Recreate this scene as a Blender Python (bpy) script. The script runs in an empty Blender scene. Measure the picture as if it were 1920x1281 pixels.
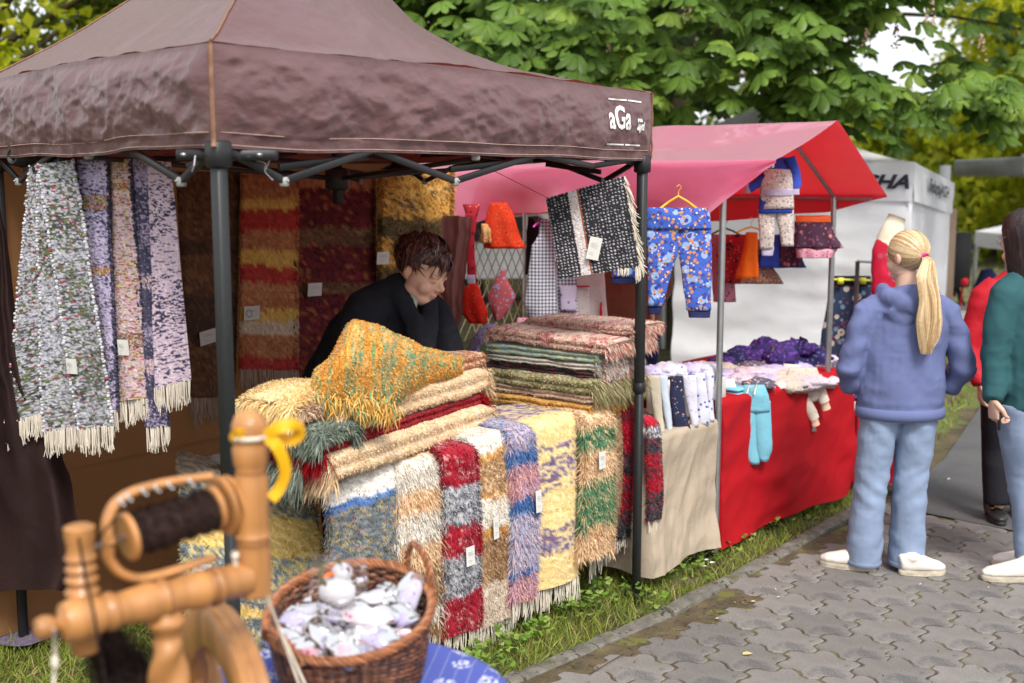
import bpy, math, random
import numpy as np
from mathutils import Vector, Matrix
R_ = math.radians
random.seed(7); rng = np.random.default_rng(7)
scn = bpy.context.scene
COL = scn.collection
# ------------------------------------------------ camera, sky, sun, exposure
PITCH = R_(7.7); FPX = 2218.0; CAMZ = 1.85
cam_d = bpy.data.cameras.new("camera"); cam = bpy.data.objects.new("camera", cam_d); COL.objects.link(cam)
cam.location = (0, 0, CAMZ); cam.rotation_euler = (R_(90) - PITCH, 0, 0)
cam_d.sensor_width = 36; cam_d.lens = FPX / 1920 * 36; cam_d.clip_end = 500; cam_d.clip_start = 0.05
cam_d.dof.use_dof = True; cam_d.dof.focus_distance = 4.6; cam_d.dof.aperture_fstop = 2.3
scn.camera = cam
world = bpy.data.worlds.new("World"); scn.world = world; world.use_nodes = True
wn = world.node_tree.nodes; wl = world.node_tree.links
SUN_EL, SUN_AZ = 50, 163     # azimuth clockwise from +Y
bg = wn['Background']
sky = wn.new('ShaderNodeTexSky'); sky.sky_type = 'NISHITA'; sky.sun_disc = False
sky.sun_elevation = R_(SUN_EL); sky.sun_rotation = R_(SUN_AZ); sky.dust_density = 4.0; sky.ozone_density = 1.0
hs = wn.new('ShaderNodeHueSaturation'); hs.inputs['Saturation'].default_value = 0.38
wl.new(sky.outputs[0], hs.inputs['Color']); mxw = wn.new('ShaderNodeMix'); mxw.data_type = 'RGBA'; mxw.inputs['Factor'].default_value = .6
wl.new(hs.outputs[0], mxw.inputs['A']); mxw.inputs['B'].default_value = (9.0, 9.2, 9.6, 1); wl.new(mxw.outputs['Result'], bg.inputs['Color'])   # thin white cloud over the whole sky
bg.inputs['Strength'].default_value = 0.105
sun_d = bpy.data.lights.new("sun", 'SUN'); sun_d.energy = 2.3; sun_d.angle = R_(18); sun_d.color = (1, .95, .88)
sun = bpy.data.objects.new("sun", sun_d); COL.objects.link(sun)
_sd = Vector((math.sin(R_(SUN_AZ)) * math.cos(R_(SUN_EL)), math.cos(R_(SUN_AZ)) * math.cos(R_(SUN_EL)), math.sin(R_(SUN_EL))))
sun.rotation_euler = (-_sd).to_track_quat('-Z', 'Y').to_euler(); sun.location = (0, 0, 12)
vs = scn.view_settings; vs.view_transform = 'Standard'; vs.look = 'None'; vs.exposure = 0.85; vs.gamma = 1; vs.use_curve_mapping = False
scn.render.film_transparent = False
scn.cycles.max_bounces = 7; scn.cycles.transparent_max_bounces = 10
scn.cycles.use_denoising = True

# ------------------------------------------------ helpers
cT, sT = math.cos(PITCH), math.sin(PITCH)
def ray(px, py):
    x = (px - 960) / FPX; u = (640.5 - py) / FPX
    return np.array([x, u * sT + cT, u * cT - sT])
def W(px, py, Y):
    d = ray(px, py); return np.array([0, 0, CAMZ]) + d * (Y / d[1])
def G(px, py, z=0.0):
    d = ray(px, py); return np.array([0, 0, CAMZ]) + d * ((z - CAMZ) / d[2])
def lin(c):
    if isinstance(c, str):
        c = [int(c[i:i + 2], 16) / 255 for i in (0, 2, 4)]
        return tuple((v / 12.92 if v <= .04045 else ((v + .055) / 1.055) ** 2.4) for v in c)
    return tuple(c)
def C4(c): return (*lin(c)[:3], 1.0)

def _h(ix, iy, iz, s):
    n = (ix.astype(np.int64) * 73856093) ^ (iy.astype(np.int64) * 19349663) ^ (iz.astype(np.int64) * 83492791) ^ (s * 2654435)
    n = (n ^ (n >> 13)) * 1274126177 & 0x7fffffff
    n = (n ^ (n >> 15)) * 2246822519 & 0x7fffffff
    return ((n ^ (n >> 16)) & 0xffff) / 65535.0
def noise(p, s=0):
    """value noise in -1..1, p (...,3)"""
    p = np.asarray(p, float); f = np.floor(p); t = p - f; t = t * t * (3 - 2 * t); f = f.astype(np.int64)
    r = 0
    for dx in (0, 1):
        for dy in (0, 1):
            for dz in (0, 1):
                w = (t[..., 0] if dx else 1 - t[..., 0]) * (t[..., 1] if dy else 1 - t[..., 1]) * (t[..., 2] if dz else 1 - t[..., 2])
                r = r + w * _h(f[..., 0] + dx, f[..., 1] + dy, f[..., 2] + dz, s)
    return r * 2 - 1
def fbm(p, s=0, o=3):
    r = 0; a = 1; p = np.asarray(p, float)
    for k in range(o):
        r = r + a * noise(p * (2 ** k) + k * 7.3, s + k); a *= .5
    return r
def ridge(p, s=0, o=3):
    r = 0; a = 1; p = np.asarray(p, float)
    for k in range(o):
        r = r + a * (1 - 2 * np.abs(noise(p * (2 ** k) + k * 3.1, s + k))); a *= .5
    return r
def unit(v): v = np.asarray(v, float); return v / (np.linalg.norm(v, axis=-1, keepdims=True) + 1e-12)

class MB:
    """collects shapes into one mesh (numpy)"""
    def __init__(s): s.V = []; s.Q = []; s.T = []; s.N = []; s.C = []; s.n = 0
    def add(s, V, Q=None, T=None, N=None, col=None):
        V = np.asarray(V, float).reshape(-1, 3)
        if Q is not None and len(Q): s.Q.append(np.asarray(Q, np.int64).reshape(-1, 4) + s.n)
        if T is not None and len(T): s.T.append(np.asarray(T, np.int64).reshape(-1, 3) + s.n)
        if N:
            for f in N: s.N.append([i + s.n for i in f])
        c = np.ones((len(V), 4)) * .5; c[:, 3] = 1
        if col is not None:
            cc = np.asarray(col, float)
            if cc.ndim == 1: c[:, :3] = cc[:3]
            else: c[:, :3] = cc.reshape(-1, cc.shape[-1])[:, :3]
        s.C.append(c); s.V.append(V); s.n += len(V); return s
    def box(s, c, size, M=None, col=None, bev=0.0):
        hx, hy, hz = [v / 2 for v in size]; c = np.asarray(c, float)
        if bev <= 0:
            v = np.array([[x, y, z] for x in (-hx, hx) for y in (-hy, hy) for z in (-hz, hz)], float)
            q = [(0, 1, 3, 2), (4, 6, 7, 5), (0, 4, 5, 1), (2, 3, 7, 6), (0, 2, 6, 4), (1, 5, 7, 3)]
        else:
            b = min(bev, hx * .9, hy * .9, hz * .9)
            a = [(hx - b, hy), (hx, hy - b), (hx, -hy + b), (hx - b, -hy), (-hx + b, -hy), (-hx, -hy + b), (-hx, hy - b), (-hx + b, hy)]
            v = []; lv = [(-hz, b), (-hz + b, 0), (hz - b, 0), (hz, b)]
            for z, ins in lv:
                for (x, y) in a: v.append((x * (1 - ins / hx) if ins else x, y * (1 - ins / hy) if ins else y, z))
            v = np.array(v); q = []
            for k in range(3):
                for j in range(8):
                    j2 = (j + 1) % 8; q.append((k * 8 + j2, k * 8 + j, (k + 1) * 8 + j, (k + 1) * 8 + j2))
            if M is not None: v = v @ np.asarray(M).T
            s.add(v + c, Q=q, N=[list(range(8)), [24 + 7 - j for j in range(8)]], col=col); return s
        if M is not None: v = v @ np.asarray(M).T
        return s.add(v + c, Q=q, col=col)
    def grid(s, P, col=None, cu=False, cv=False):
        P = np.asarray(P, float); nu, nv = P.shape[:2]
        i = np.arange(nu - (0 if cu else 1)); j = np.arange(nv - (0 if cv else 1)); I, J = np.meshgrid(i, j, indexing='ij')
        I2 = (I + 1) % nu; J2 = (J + 1) % nv
        q = np.stack([I * nv + J, I2 * nv + J, I2 * nv + J2, I * nv + J2], -1).reshape(-1, 4)
        if col is not None:
            col = np.asarray(col, float)
            if col.ndim == 3: col = col.reshape(-1, col.shape[-1])
        return s.add(P.reshape(-1, 3), Q=q, col=col)
    def loft(s, pts, rx, ry=None, n=12, side=None, cap=True, col=None, tw=None):
        """tube through pts; rx along 'side', ry along the other axis; scalars or arrays"""
        pts = np.asarray(pts, float); m = len(pts)
        rx = np.broadcast_to(np.asarray(rx, float), (m,)); ry = rx if ry is None else np.broadcast_to(np.asarray(ry, float), (m,))
        t = unit(np.gradient(pts, axis=0)) if m > 1 else None
        sd = np.array([1., 0, 0]) if side is None else np.asarray(side, float)
        if side is None and abs(np.dot(unit(t.mean(0)), sd)) > .9: sd = np.array([0, 1., 0])
        out = []; a = np.linspace(0, 2 * np.pi, n, endpoint=False)
        for k in range(m):
            e1 = unit(sd - t[k] * np.dot(sd, t[k])); e2 = np.cross(t[k], e1)
            if side is None: sd = e1
            aa = a + (tw[k] if tw is not None else 0)
            out.append(pts[k] + rx[k] * np.cos(aa)[:, None] * e1 + ry[k] * np.sin(aa)[:, None] * e2)
        n0 = s.n; c = col
        if col is not None and np.ndim(col) == 2: c = np.repeat(np.asarray(col)[:, None, :], n, 1)
        s.grid(np.array(out), col=c, cv=True)
        if cap: s.N.append([n0 + j for j in range(n)][::-1]); s.N.append([n0 + (m - 1) * n + j for j in range(n)])
        if cap and True:
            pass
        return s
    def tube(s, pts, r, n=8, col=None, cap=True): return s.loft(pts, r, None, n, None, cap, col)
    def bar(s, a, b, w, h=None, col=None, up=(0, 0, 1)):
        a = np.asarray(a, float); b = np.asarray(b, float); h = w if h is None else h
        t = unit(b - a); u = np.asarray(up, float)
        if abs(np.dot(t, u)) > .95: u = np.array([0.6, 0.8, 0])
        e1 = unit(np.cross(t, u)); e2 = np.cross(e1, t); M = np.stack([e1, t, e2], 1)
        return s.box((a + b) / 2, (w, np.linalg.norm(b - a), h), M, col, bev=min(w, h) * .12)
    def sph(s, c, r, n=12, m=8, col=None, M=None):
        r = np.broadcast_to(np.asarray(r, float), (3,)); th = np.linspace(0, np.pi, m + 1)[1:-1]; ph = np.linspace(0, 2 * np.pi, n, endpoint=False)
        P = np.stack([np.sin(th)[:, None] * np.cos(ph), np.sin(th)[:, None] * np.sin(ph), np.cos(th)[:, None] * np.ones(n)], -1) * r
        if M is not None: P = P @ np.asarray(M).T
        top = np.array([0, 0, r[2]]); bot = -top
        if M is not None: top = np.asarray(M) @ top; bot = -top
        k = (m - 1) * n; V = np.concatenate([P.reshape(-1, 3), [top], [bot]]) + np.asarray(c, float)
        q = []; t = []
        for i in range(m - 2):
            for j in range(n): j2 = (j + 1) % n; q.append((i * n + j, (i + 1) * n + j, (i + 1) * n + j2, i * n + j2))
        for j in range(n): j2 = (j + 1) % n; t.append((k, j, j2)); t.append((k + 1, (m - 2) * n + j2, (m - 2) * n + j))
        return s.add(V, Q=q, T=t, col=col)
    def lathe(s, prof, o, axis=(0, 0, 1), n=16, col=None):
        """prof: (r, h) pairs along axis from o"""
        ax = unit(np.asarray(axis, float)); o = np.asarray(o, float)
        pts = [o + ax * h for _, h in prof]; sd = np.array([1., 0, 0]) if abs(ax[0]) < .9 else np.array([0, 1., 0])
        e1 = unit(sd - ax * np.dot(sd, ax)); e2 = np.cross(ax, e1); a = np.linspace(0, 2 * np.pi, n, endpoint=False)
        P = np.array([p + r * (np.cos(a)[:, None] * e1 + np.sin(a)[:, None] * e2) for (r, _), p in zip(prof, pts)])
        n0 = s.n; s.grid(P, cv=True, col=col); s.N.append([n0 + j for j in range(n)][::-1]); s.N.append([n0 + (len(prof) - 1) * n + j for j in range(n)])
        return s
    def mesh(s, name, smooth=True, origin=None):
        me = bpy.data.meshes.new(name); V = np.concatenate(s.V) if s.V else np.zeros((0, 3))
        if origin is not None: V = V - np.asarray(origin, float)
        Q = np.concatenate(s.Q) if s.Q else np.zeros((0, 4), np.int64); T = np.concatenate(s.T) if s.T else np.zeros((0, 3), np.int64)
        me.vertices.add(len(V)); me.vertices.foreach_set('co', V.astype(np.float32).ravel())
        N = s.N; idx = np.concatenate([Q.ravel(), T.ravel()] + ([np.array([i for f in N for i in f], np.int64)] if N else []))
        tot = np.concatenate([np.full(len(Q), 4), np.full(len(T), 3), np.array([len(f) for f in N], np.int64)]).astype(np.int64)
        st = np.concatenate([[0], np.cumsum(tot)[:-1]]) if len(tot) else np.zeros(0)
        me.loops.add(len(idx)); me.loops.foreach_set('vertex_index', idx.astype(np.int32))
        me.polygons.add(len(tot)); me.polygons.foreach_set('loop_start', st.astype(np.int32))
        me.update(calc_edges=True)
        me.polygons.foreach_set('use_smooth', np.full(len(tot), bool(smooth)))
        ca = me.color_attributes.new('Col', 'FLOAT_COLOR', 'POINT')
        ca.data.foreach_set('color', np.concatenate(s.C).astype(np.float32).ravel() if s.C else [])
        return me
    def obj(s, name, mat, parent=None, smooth=True, autos=None, origin=None):
        org = origin
        if parent is not None: org = np.array(parent.get('_o', [0, 0, 0]), float)
        me = s.mesh(name, smooth, org); me.materials.append(mat)
        if autos is not None:
            try: me.set_sharp_from_angle(angle=R_(autos))
            except Exception: pass
        o = bpy.data.objects.new(name, me); COL.objects.link(o)
        if parent is not None: o.parent = parent; o['_o'] = [float(v) for v in org]
        elif origin is not None: o.location = origin; o['_o'] = [float(v) for v in origin]
        else: o['_o'] = [0., 0., 0.]
        return o
def tag(o, label=None, cat=None, group=None, kind=None):
    if label: o['label'] = label
    if cat: o['category'] = cat
    if group: o['group'] = group
    if kind: o['kind'] = kind
    return o
def thing(name, label, cat, loc=(0, 0, 0), group=None):
    o = bpy.data.objects.new(name, None); COL.objects.link(o); o.location = [float(v) for v in loc]; o['_o'] = [float(v) for v in loc]
    o.empty_display_size = .1
    return tag(o, label, cat, group)
def lone(mb, name, mat, label, cat, group=None, base=None, **k):
    if base is None:
        V = np.concatenate(mb.V); base = [float(V[:, 0].mean()), float(V[:, 1].mean()), float(V[:, 2].min())]
    return tag(mb.obj(name, mat, origin=base, **k), label, cat, group)
def remesh(mb, vox=.01, smooth=4, disp=None, name='tmp', sfac=.5):
    me = mb.mesh(name); o = bpy.data.objects.new('tmp', me); COL.objects.link(o)
    m = o.modifiers.new('r', 'REMESH'); m.mode = 'VOXEL'; m.voxel_size = vox
    s = o.modifiers.new('s', 'SMOOTH'); s.iterations = smooth; s.factor = sfac
    dg = bpy.context.evaluated_depsgraph_get(); me2 = bpy.data.meshes.new_from_object(o.evaluated_get(dg))
    bpy.data.objects.remove(o); bpy.data.meshes.remove(me)
    n = len(me2.vertices); co = np.zeros(n * 3, np.float32); me2.vertices.foreach_get('co', co); co = co.reshape(-1, 3).astype(float)
    nr = np.zeros(n * 3, np.float32); me2.vertex_normals.foreach_get('vector', nr); nr = nr.reshape(-1, 3).astype(float)
    npol = len(me2.polygons); lt = np.zeros(npol, np.int32); me2.polygons.foreach_get('loop_total', lt)
    li = np.zeros(len(me2.loops), np.int32); me2.loops.foreach_get('vertex_index', li)
    bpy.data.meshes.remove(me2)
    out = MB(); st = np.concatenate([[0], np.cumsum(lt)[:-1]])
    q = st[lt == 4]; t = st[lt == 3]
    Q = li[q[:, None] + np.arange(4)] if len(q) else None; T = li[t[:, None] + np.arange(3)] if len(t) else None
    if disp is not None: co = disp(co, nr)
    out.add(co, Q=Q, T=T); out.nr = nr
    return out

# ------------------------------------------------ materials
def mat(name, col=(.5, .5, .5), rough=.7, attr=False, var=.12, vscale=6, bump=0., bscale=40, transl=0., metal=0., spec=.4, sheen=0., stretch=None, bdist=.01, detail=4, tcol=None, obj=True, speck=None, coat=0., outer=None, mixn=None):
    m = bpy.data.materials.new(name); m.use_nodes = True; nt = m.node_tree; N = nt.nodes; L = nt.links
    b = N['Principled BSDF']; out = N['Material Output']
    tc = N.new('ShaderNodeTexCoord'); mp = N.new('ShaderNodeMapping'); L.new(tc.outputs['Object'], mp.inputs[0])
    if stretch: mp.inputs['Scale'].default_value = stretch
    if attr:
        a = N.new('ShaderNodeAttribute'); a.attribute_name = 'Col'; src = a.outputs['Color']
    else:
        a = N.new('ShaderNodeRGB'); a.outputs[0].default_value = C4(col); src = a.outputs[0]
    if outer is not None:   # outside face paler, with sky glare put into its colour; deeper inside
        ge = N.new('ShaderNodeNewGeometry'); mo = N.new('ShaderNodeMix'); mo.data_type = 'RGBA'; L.new(ge.outputs['Backfacing'], mo.inputs['Factor']); mo.inputs['A'].default_value = C4(outer); L.new(src, mo.inputs['B']); src = mo.outputs['Result']
    if var > 0:
        nz = N.new('ShaderNodeTexNoise'); nz.inputs['Scale'].default_value = vscale; nz.inputs['Detail'].default_value = detail; L.new(mp.outputs[0], nz.inputs['Vector'])
        mr = N.new('ShaderNodeMapRange'); mr.inputs['From Min'].default_value = .25; mr.inputs['From Max'].default_value = .75
        mr.inputs['To Min'].default_value = 1 - var; mr.inputs['To Max'].default_value = 1 + var; L.new(nz.outputs[0], mr.inputs['Value'])
        mx = N.new('ShaderNodeVectorMath'); mx.operation = 'SCALE'; L.new(src, mx.inputs[0]); L.new(mr.outputs[0], mx.inputs['Scale']); src = mx.outputs[0]
    for (mc, ms_, mt) in (mixn or []):   # soft-edged patches of another colour
        nn = N.new('ShaderNodeTexNoise'); nn.inputs['Scale'].default_value = ms_; nn.inputs['Detail'].default_value = 6; L.new(mp.outputs[0], nn.inputs['Vector'])
        m2 = N.new('ShaderNodeMapRange'); m2.inputs['From Min'].default_value = mt; m2.inputs['From Max'].default_value = mt + .06; L.new(nn.outputs[0], m2.inputs['Value'])
        mi = N.new('ShaderNodeMix'); mi.data_type = 'RGBA'; L.new(m2.outputs[0], mi.inputs['Factor']); L.new(src, mi.inputs['A']); mi.inputs['B'].default_value = C4(mc); src = mi.outputs['Result']
    if speck:   # (colour, scale, threshold)
        for (sc, ss, th) in speck:
            v = N.new('ShaderNodeTexVoronoi'); v.inputs['Scale'].default_value = ss; L.new(mp.outputs[0], v.inputs['Vector'])
            lt = N.new('ShaderNodeMath'); lt.operation = 'LESS_THAN'; lt.inputs[1].default_value = th; L.new(v.outputs['Distance'], lt.inputs[0])
            mi = N.new('ShaderNodeMix'); mi.data_type = 'RGBA'; L.new(lt.outputs[0], mi.inputs['Factor']); L.new(src, mi.inputs['A']); mi.inputs['B'].default_value = C4(sc); src = mi.outputs['Result']
    L.new(src, b.inputs['Base Color']); b.inputs['Roughness'].default_value = rough; b.inputs['Metallic'].default_value = metal
    b.inputs['Specular IOR Level'].default_value = spec; b.inputs['Sheen Weight'].default_value = sheen; b.inputs['Coat Weight'].default_value = coat
    if bump > 0:
        n2 = N.new('ShaderNodeTexNoise'); n2.inputs['Scale'].default_value = bscale; n2.inputs['Detail'].default_value = 5; L.new(mp.outputs[0], n2.inputs['Vector'])
        bp = N.new('ShaderNodeBump'); bp.inputs['Strength'].default_value = bump; bp.inputs['Distance'].default_value = bdist
        L.new(n2.outputs[0], bp.inputs['Height']); L.new(bp.outputs[0], b.inputs['Normal'])
    if transl > 0:
        t = N.new('ShaderNodeBsdfTranslucent'); ms = N.new('ShaderNodeMixShader'); ms.inputs[0].default_value = transl
        if tcol is not None: t.inputs['Color'].default_value = C4(tcol)
        else: L.new(src, t.inputs['Color'])
        L.new(b.outputs[0], ms.inputs[1]); L.new(t.outputs[0], ms.inputs[2]); L.new(ms.outputs[0], out.inputs['Surface'])
    return m
def pal(cols, wts=None):
    c = np.array([lin(x)[:3] for x in cols]); w = np.ones(len(c)) if wts is None else np.asarray(wts, float); return c, w / w.sum()
def pick(p, n): c, w = p; return c[rng.choice(len(c), n, p=w)]

# surface helpers -----------------------------------
def gsample(P, u, v):
    """bilinear sample of grid P (nu,nv,3) at u,v in 0..1"""
    nu, nv = P.shape[:2]; x = np.clip(u, 0, 1) * (nu - 1.0001); y = np.clip(v, 0, 1) * (nv - 1.0001)
    i = x.astype(int); j = y.astype(int); a = (x - i)[:, None]; b = (y - j)[:, None]
    p00, p10, p01, p11 = P[i, j], P[i + 1, j], P[i, j + 1], P[i + 1, j + 1]
    p = p00 * (1 - a) * (1 - b) + p10 * a * (1 - b) + p01 * (1 - a) * b + p11 * a * b
    du = p10 - p00; dv = p01 - p00; return p, unit(np.cross(du, dv)), unit(du), unit(dv)
def blades(mb, p, d, L, w, col, bend=None, seg=2):
    """thin blades from p in direction d (unit), length L, width w; bend = extra tip offset vector"""
    n = len(p); L = np.broadcast_to(L, (n,))[:, None]; w = np.broadcast_to(w, (n,))[:, None]
    r = unit(rng.normal(size=(n, 3))); s = unit(np.cross(d, r)) * w / 2
    bend = np.zeros((n, 3)) if bend is None else bend
    mid = p + d * L * .55 + bend * .35; tip = p + d * L + bend
    if seg == 1:
        V = np.stack([p - s, p + s, tip], 1).reshape(-1, 3); T = np.arange(n * 3).reshape(-1, 3); c = np.repeat(col, 3, 0)
        mb.add(V, T=T, col=c)
    else:
        V = np.stack([p - s, p + s, mid + s * .9, mid - s * .9, tip], 1).reshape(-1, 3); b = np.arange(n)[:, None] * 5
        mb.add(V, Q=b + np.array([0, 1, 2, 3]), T=b + np.array([3, 2, 4]), col=np.repeat(col, 5, 0))
# ================================================= GROUND
KERB = np.array([[-3.2, 1.0], [-1.5, 2.68], [-.02, 4.21], [.67, 4.92], [1.3, 5.69], [2.1, 6.75], [2.86, 7.8], [3.75, 9.5], [5.5, 13], [10, 21]])
def kerb_d(x, y):
    """signed distance to kerb polyline, >0 on the grass side (left)"""
    x = np.asarray(x, float); y = np.asarray(y, float); best = np.full(x.shape, 1e9); sg = np.ones(x.shape)
    for a, b in zip(KERB[:-1], KERB[1:]):
        d = b - a; L2 = d @ d; t = np.clip(((x - a[0]) * d[0] + (y - a[1]) * d[1]) / L2, 0, 1)
        dx = x - a[0] - t * d[0]; dy = y - a[1] - t * d[1]; ds = np.hypot(dx, dy); s = np.sign(d[0] * (y - a[1]) - d[1] * (x - a[0]))
        m = ds < best; best = np.where(m, ds, best); sg = np.where(m, s, sg)
    return best * sg
PAVED = np.array([2.16, 6.62]); PAVN = unit(np.array([.69, .72]))      # end of the paved stretch, path direction
def paved_side(x, y): return (x - PAVED[0]) * PAVN[0] + (y - PAVED[1]) * PAVN[1]   # <0 paved, >0 asphalt
m_soil = mat('soil', (.085, .065, .035), .95, var=.5, vscale=3, bump=.8, bscale=25, bdist=.02, mixn=[((.10, .12, .03), 2.2, .5)])
mb = MB(); g = 160
xs = np.concatenate([[-220, -60], np.linspace(-14, 16, 60), [60, 220]]); ys = np.concatenate([[-120, -30], np.linspace(-4, 34, 70), [90, 260]])
X, Y = np.meshgrid(xs, ys, indexing='ij'); Z = -.035 + .012 * noise(np.stack([X * 1.3, Y * 1.3, X * 0], -1), 3)
mb.grid(np.stack([X, Y, Z], -1)[:, ::1]); tag(mb.obj('ground', m_soil), kind='structure')
# joint bed under the stones: moss and grit
m_bed = mat('moss_bed', (.085, .065, .035), .95, var=.6, vscale=7, bump=1, bscale=60, mixn=[((.12, .115, .03), 9, .56), ((.03, .02, .014), 35, .6)])
def strip_poly(pts, z, name, m, kind='structure'):
    b = MB(); V = np.array([[p[0], p[1], z] for p in pts]); b.add(V, N=[list(range(len(V)))]); return tag(b.obj(name, m, smooth=False), kind=kind)
off = np.array([PAVN[1], -PAVN[0]]) * 6
kp = [KERB[i] for i in range(6)]
strip_poly([KERB[0] + (0, -3)] + kp[:5] + [PAVED, PAVED + off, np.array([5., -2])], -.0052, 'joint_bed', m_bed)
m_asph = mat('asphalt', (.075, .075, .078), .9, var=.2, vscale=4, bump=.7, bscale=220, bdist=.004, speck=[((.13, .13, .125), 140, .25)])
left = [np.array([2.16, 6.6]), np.array([2.9, 7.76]), np.array([3.79, 9.46]), np.array([5.54, 12.96]), np.array([10, 21])]
strip_poly([PAVED, ] + left[1:] + [np.array([16, 19.]), np.array([12, 10.]), PAVED + off], .004, 'asphalt_path', m_asph)
# paving stones, wavy six-sided
m_stone = mat('concrete_stone', (.155, .142, .132), .85, var=.22, vscale=5, bump=.7, bscale=180, bdist=.004, speck=[((.22, .215, .21), 150, .26)], mixn=[((.105, .10, .098), 5, .56), ((.095, .088, .06), 14, .66)], detail=6)
_n = m_stone.node_tree.nodes; _l = m_stone.node_tree.links; _oi = _n.new('ShaderNodeObjectInfo'); _mr = _n.new('ShaderNodeMapRange'); _mr.inputs['To Min'].default_value = .78; _mr.inputs['To Max'].default_value = 1.25; _l.new(_oi.outputs['Random'], _mr.inputs['Value'])
_pb = _n['Principled BSDF']; _sc = _n.new('ShaderNodeVectorMath'); _sc.operation = 'SCALE'; _l.new(_pb.inputs['Base Color'].links[0].from_socket, _sc.inputs[0]); _l.new(_mr.outputs[0], _sc.inputs['Scale']); _l.new(_sc.outputs[0], _pb.inputs['Base Color'])
ANG = R_(-15); ea = np.array([math.cos(ANG), math.sin(ANG)]); eb = np.array([-ea[1], ea[0]])
A_, B_ = .275, .215
def wave_edge(p, q, amp, n=5):
    t = np.arange(n) / n; d = q - p; nn = np.array([-d[1], d[0]])
    return p + t[:, None] * d + (amp * np.sin(2 * np.pi * t))[:, None] * nn
hx = [np.array([A_ / 2, -B_ * .33]), np.array([A_ / 2, B_ * .33]), np.array([0, B_ * .67]), np.array([-A_ / 2, B_ * .33]), np.array([-A_ / 2, -B_ * .33]), np.array([0, -B_ * .67])]
amps = [.2, .17, -.17, -.2, -.17, .17]
def fix(i):   # opposite edges run the other way round: same curve needs the sign kept so that tiles mate
    return [.17, .16, .16, .17, .16, .16][i]
outl = np.concatenate([wave_edge(hx[i], hx[(i + 1) % 6], fix(i)) for i in range(6)])
outl[:, 1] += 0
def stone_mesh(k):
    r = np.random.default_rng(k); b = MB(); s = .972 - .012 * r.random(); n = len(outl)
    o = outl * s; o = o + r.normal(size=o.shape) * .0012
    o3 = lambda sc, z: np.concatenate([(o * sc) @ np.stack([ea, eb]), np.full((n, 1), z)], 1)
    top, mid, bot = o3(.955, 0), o3(.99, -.0045), o3(1, -.03); top[:, 2] += r.normal() * .0006
    b.grid(np.stack([top, mid, bot]), cv=True); b.N.append(list(range(n))[::-1] if False else list(range(n)))
    return b
sm = []
for k in range(6):
    me = stone_mesh(k).mesh('paving_stone', smooth=False); me.materials.append(m_stone); sm.append(me)
pav = thing('paved_path', None, None, (1.5, 5, 0)); pav['kind'] = 'structure'
cands = []
for i in range(-30, 40):
    for j in range(-30, 40):
        c = ea * (i + .5 * (j % 2)) * A_ + eb * j * B_ + np.array([1.0, 4.2])
        if kerb_d(c[0], c[1]) < -.115 and paved_side(*c) < .02 and -1 < c[0] < 5.5 and c[1] > .8: cands.append(c)
def inview(c):
    zc = c[1] * cT - (0 - CAMZ) * sT
    px = 960 + FPX * c[0] / zc; yy = (c[1] * sT * 1 + (0 - CAMZ) * cT) / zc; py = 640.5 - FPX * yy
    return -80 < px < 2000 and py < 1340
vis = [c for c in cands if inview(c)]; hid = [c for c in cands if not inview(c)]
vis.sort(key=lambda c: c[1]); more = vis[290:]; vis = vis[:290]
for c in vis:
    o = bpy.data.objects.new('paving_stone', sm[rng.integers(6)]); COL.objects.link(o)
    o.parent = pav; o.location = (c[0] - 1.5, c[1] - 5, rng.normal() * .0012); o.rotation_euler = (rng.normal() * .006, rng.normal() * .006, rng.normal() * .008)
rest = MB()
for c in hid + more:
    b = stone_mesh(rng.integers(6)); V = np.concatenate(b.V) + np.array([c[0], c[1], 0]); rest.add(V, Q=np.concatenate(b.Q), N=b.N)
if rest.n: tag(rest.obj('farther_stones', m_stone, pav, smooth=False), kind='stuff')
# kerb blocks
m_kerb = mat('kerb_concrete', (.14, .13, .11), .95, var=.45, vscale=14, bump=1, bscale=90, bdist=.01, mixn=[((.10, .095, .035), 12, .6), ((.05, .04, .03), 30, .6)])
kb = thing('kerb', None, None, (.6, 4.9, 0)); kb['kind'] = 'structure'
segs = np.concatenate([[0], np.cumsum(np.hypot(*np.diff(KERB[:6], axis=0).T))]); tot = segs[-1]
def kpt(s): return np.array([np.interp(s, segs, KERB[:6, 0]), np.interp(s, segs, KERB[:6, 1])])
s = 0; k = 0
while s < tot - .2:
    L = .5 + .0 * k; a, b_ = kpt(s + .006), kpt(min(s + L, tot) - .006); d = unit(b_ - a); nn = np.array([-d[1], d[0]]); nseg = 9
    prof = [(-.042, -.05), (-.041, .0), (-.03, .010), (.0, .012), (.03, .010), (.041, -.002), (.042, -.05)]
    P = np.array([[np.array([*(a + (b_ - a) * t + nn * u), z]) for (u, z) in prof] for t in np.linspace(0, 1, nseg)])
    P += .007 * noise(P * 18, 5)[..., None]; P += .005 * noise(P * 60, 8)[..., None]; P[..., 2] += rng.normal() * .003
    mm = MB(); mm.grid(P); q = len(prof); mm.N.append(list(range(q))); mm.N.append([(nseg - 1) * q + i for i in range(q)][::-1])
    mm.obj('kerb_block', m_kerb, kb, smooth=True, autos=40); s += L; k += 1
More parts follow.
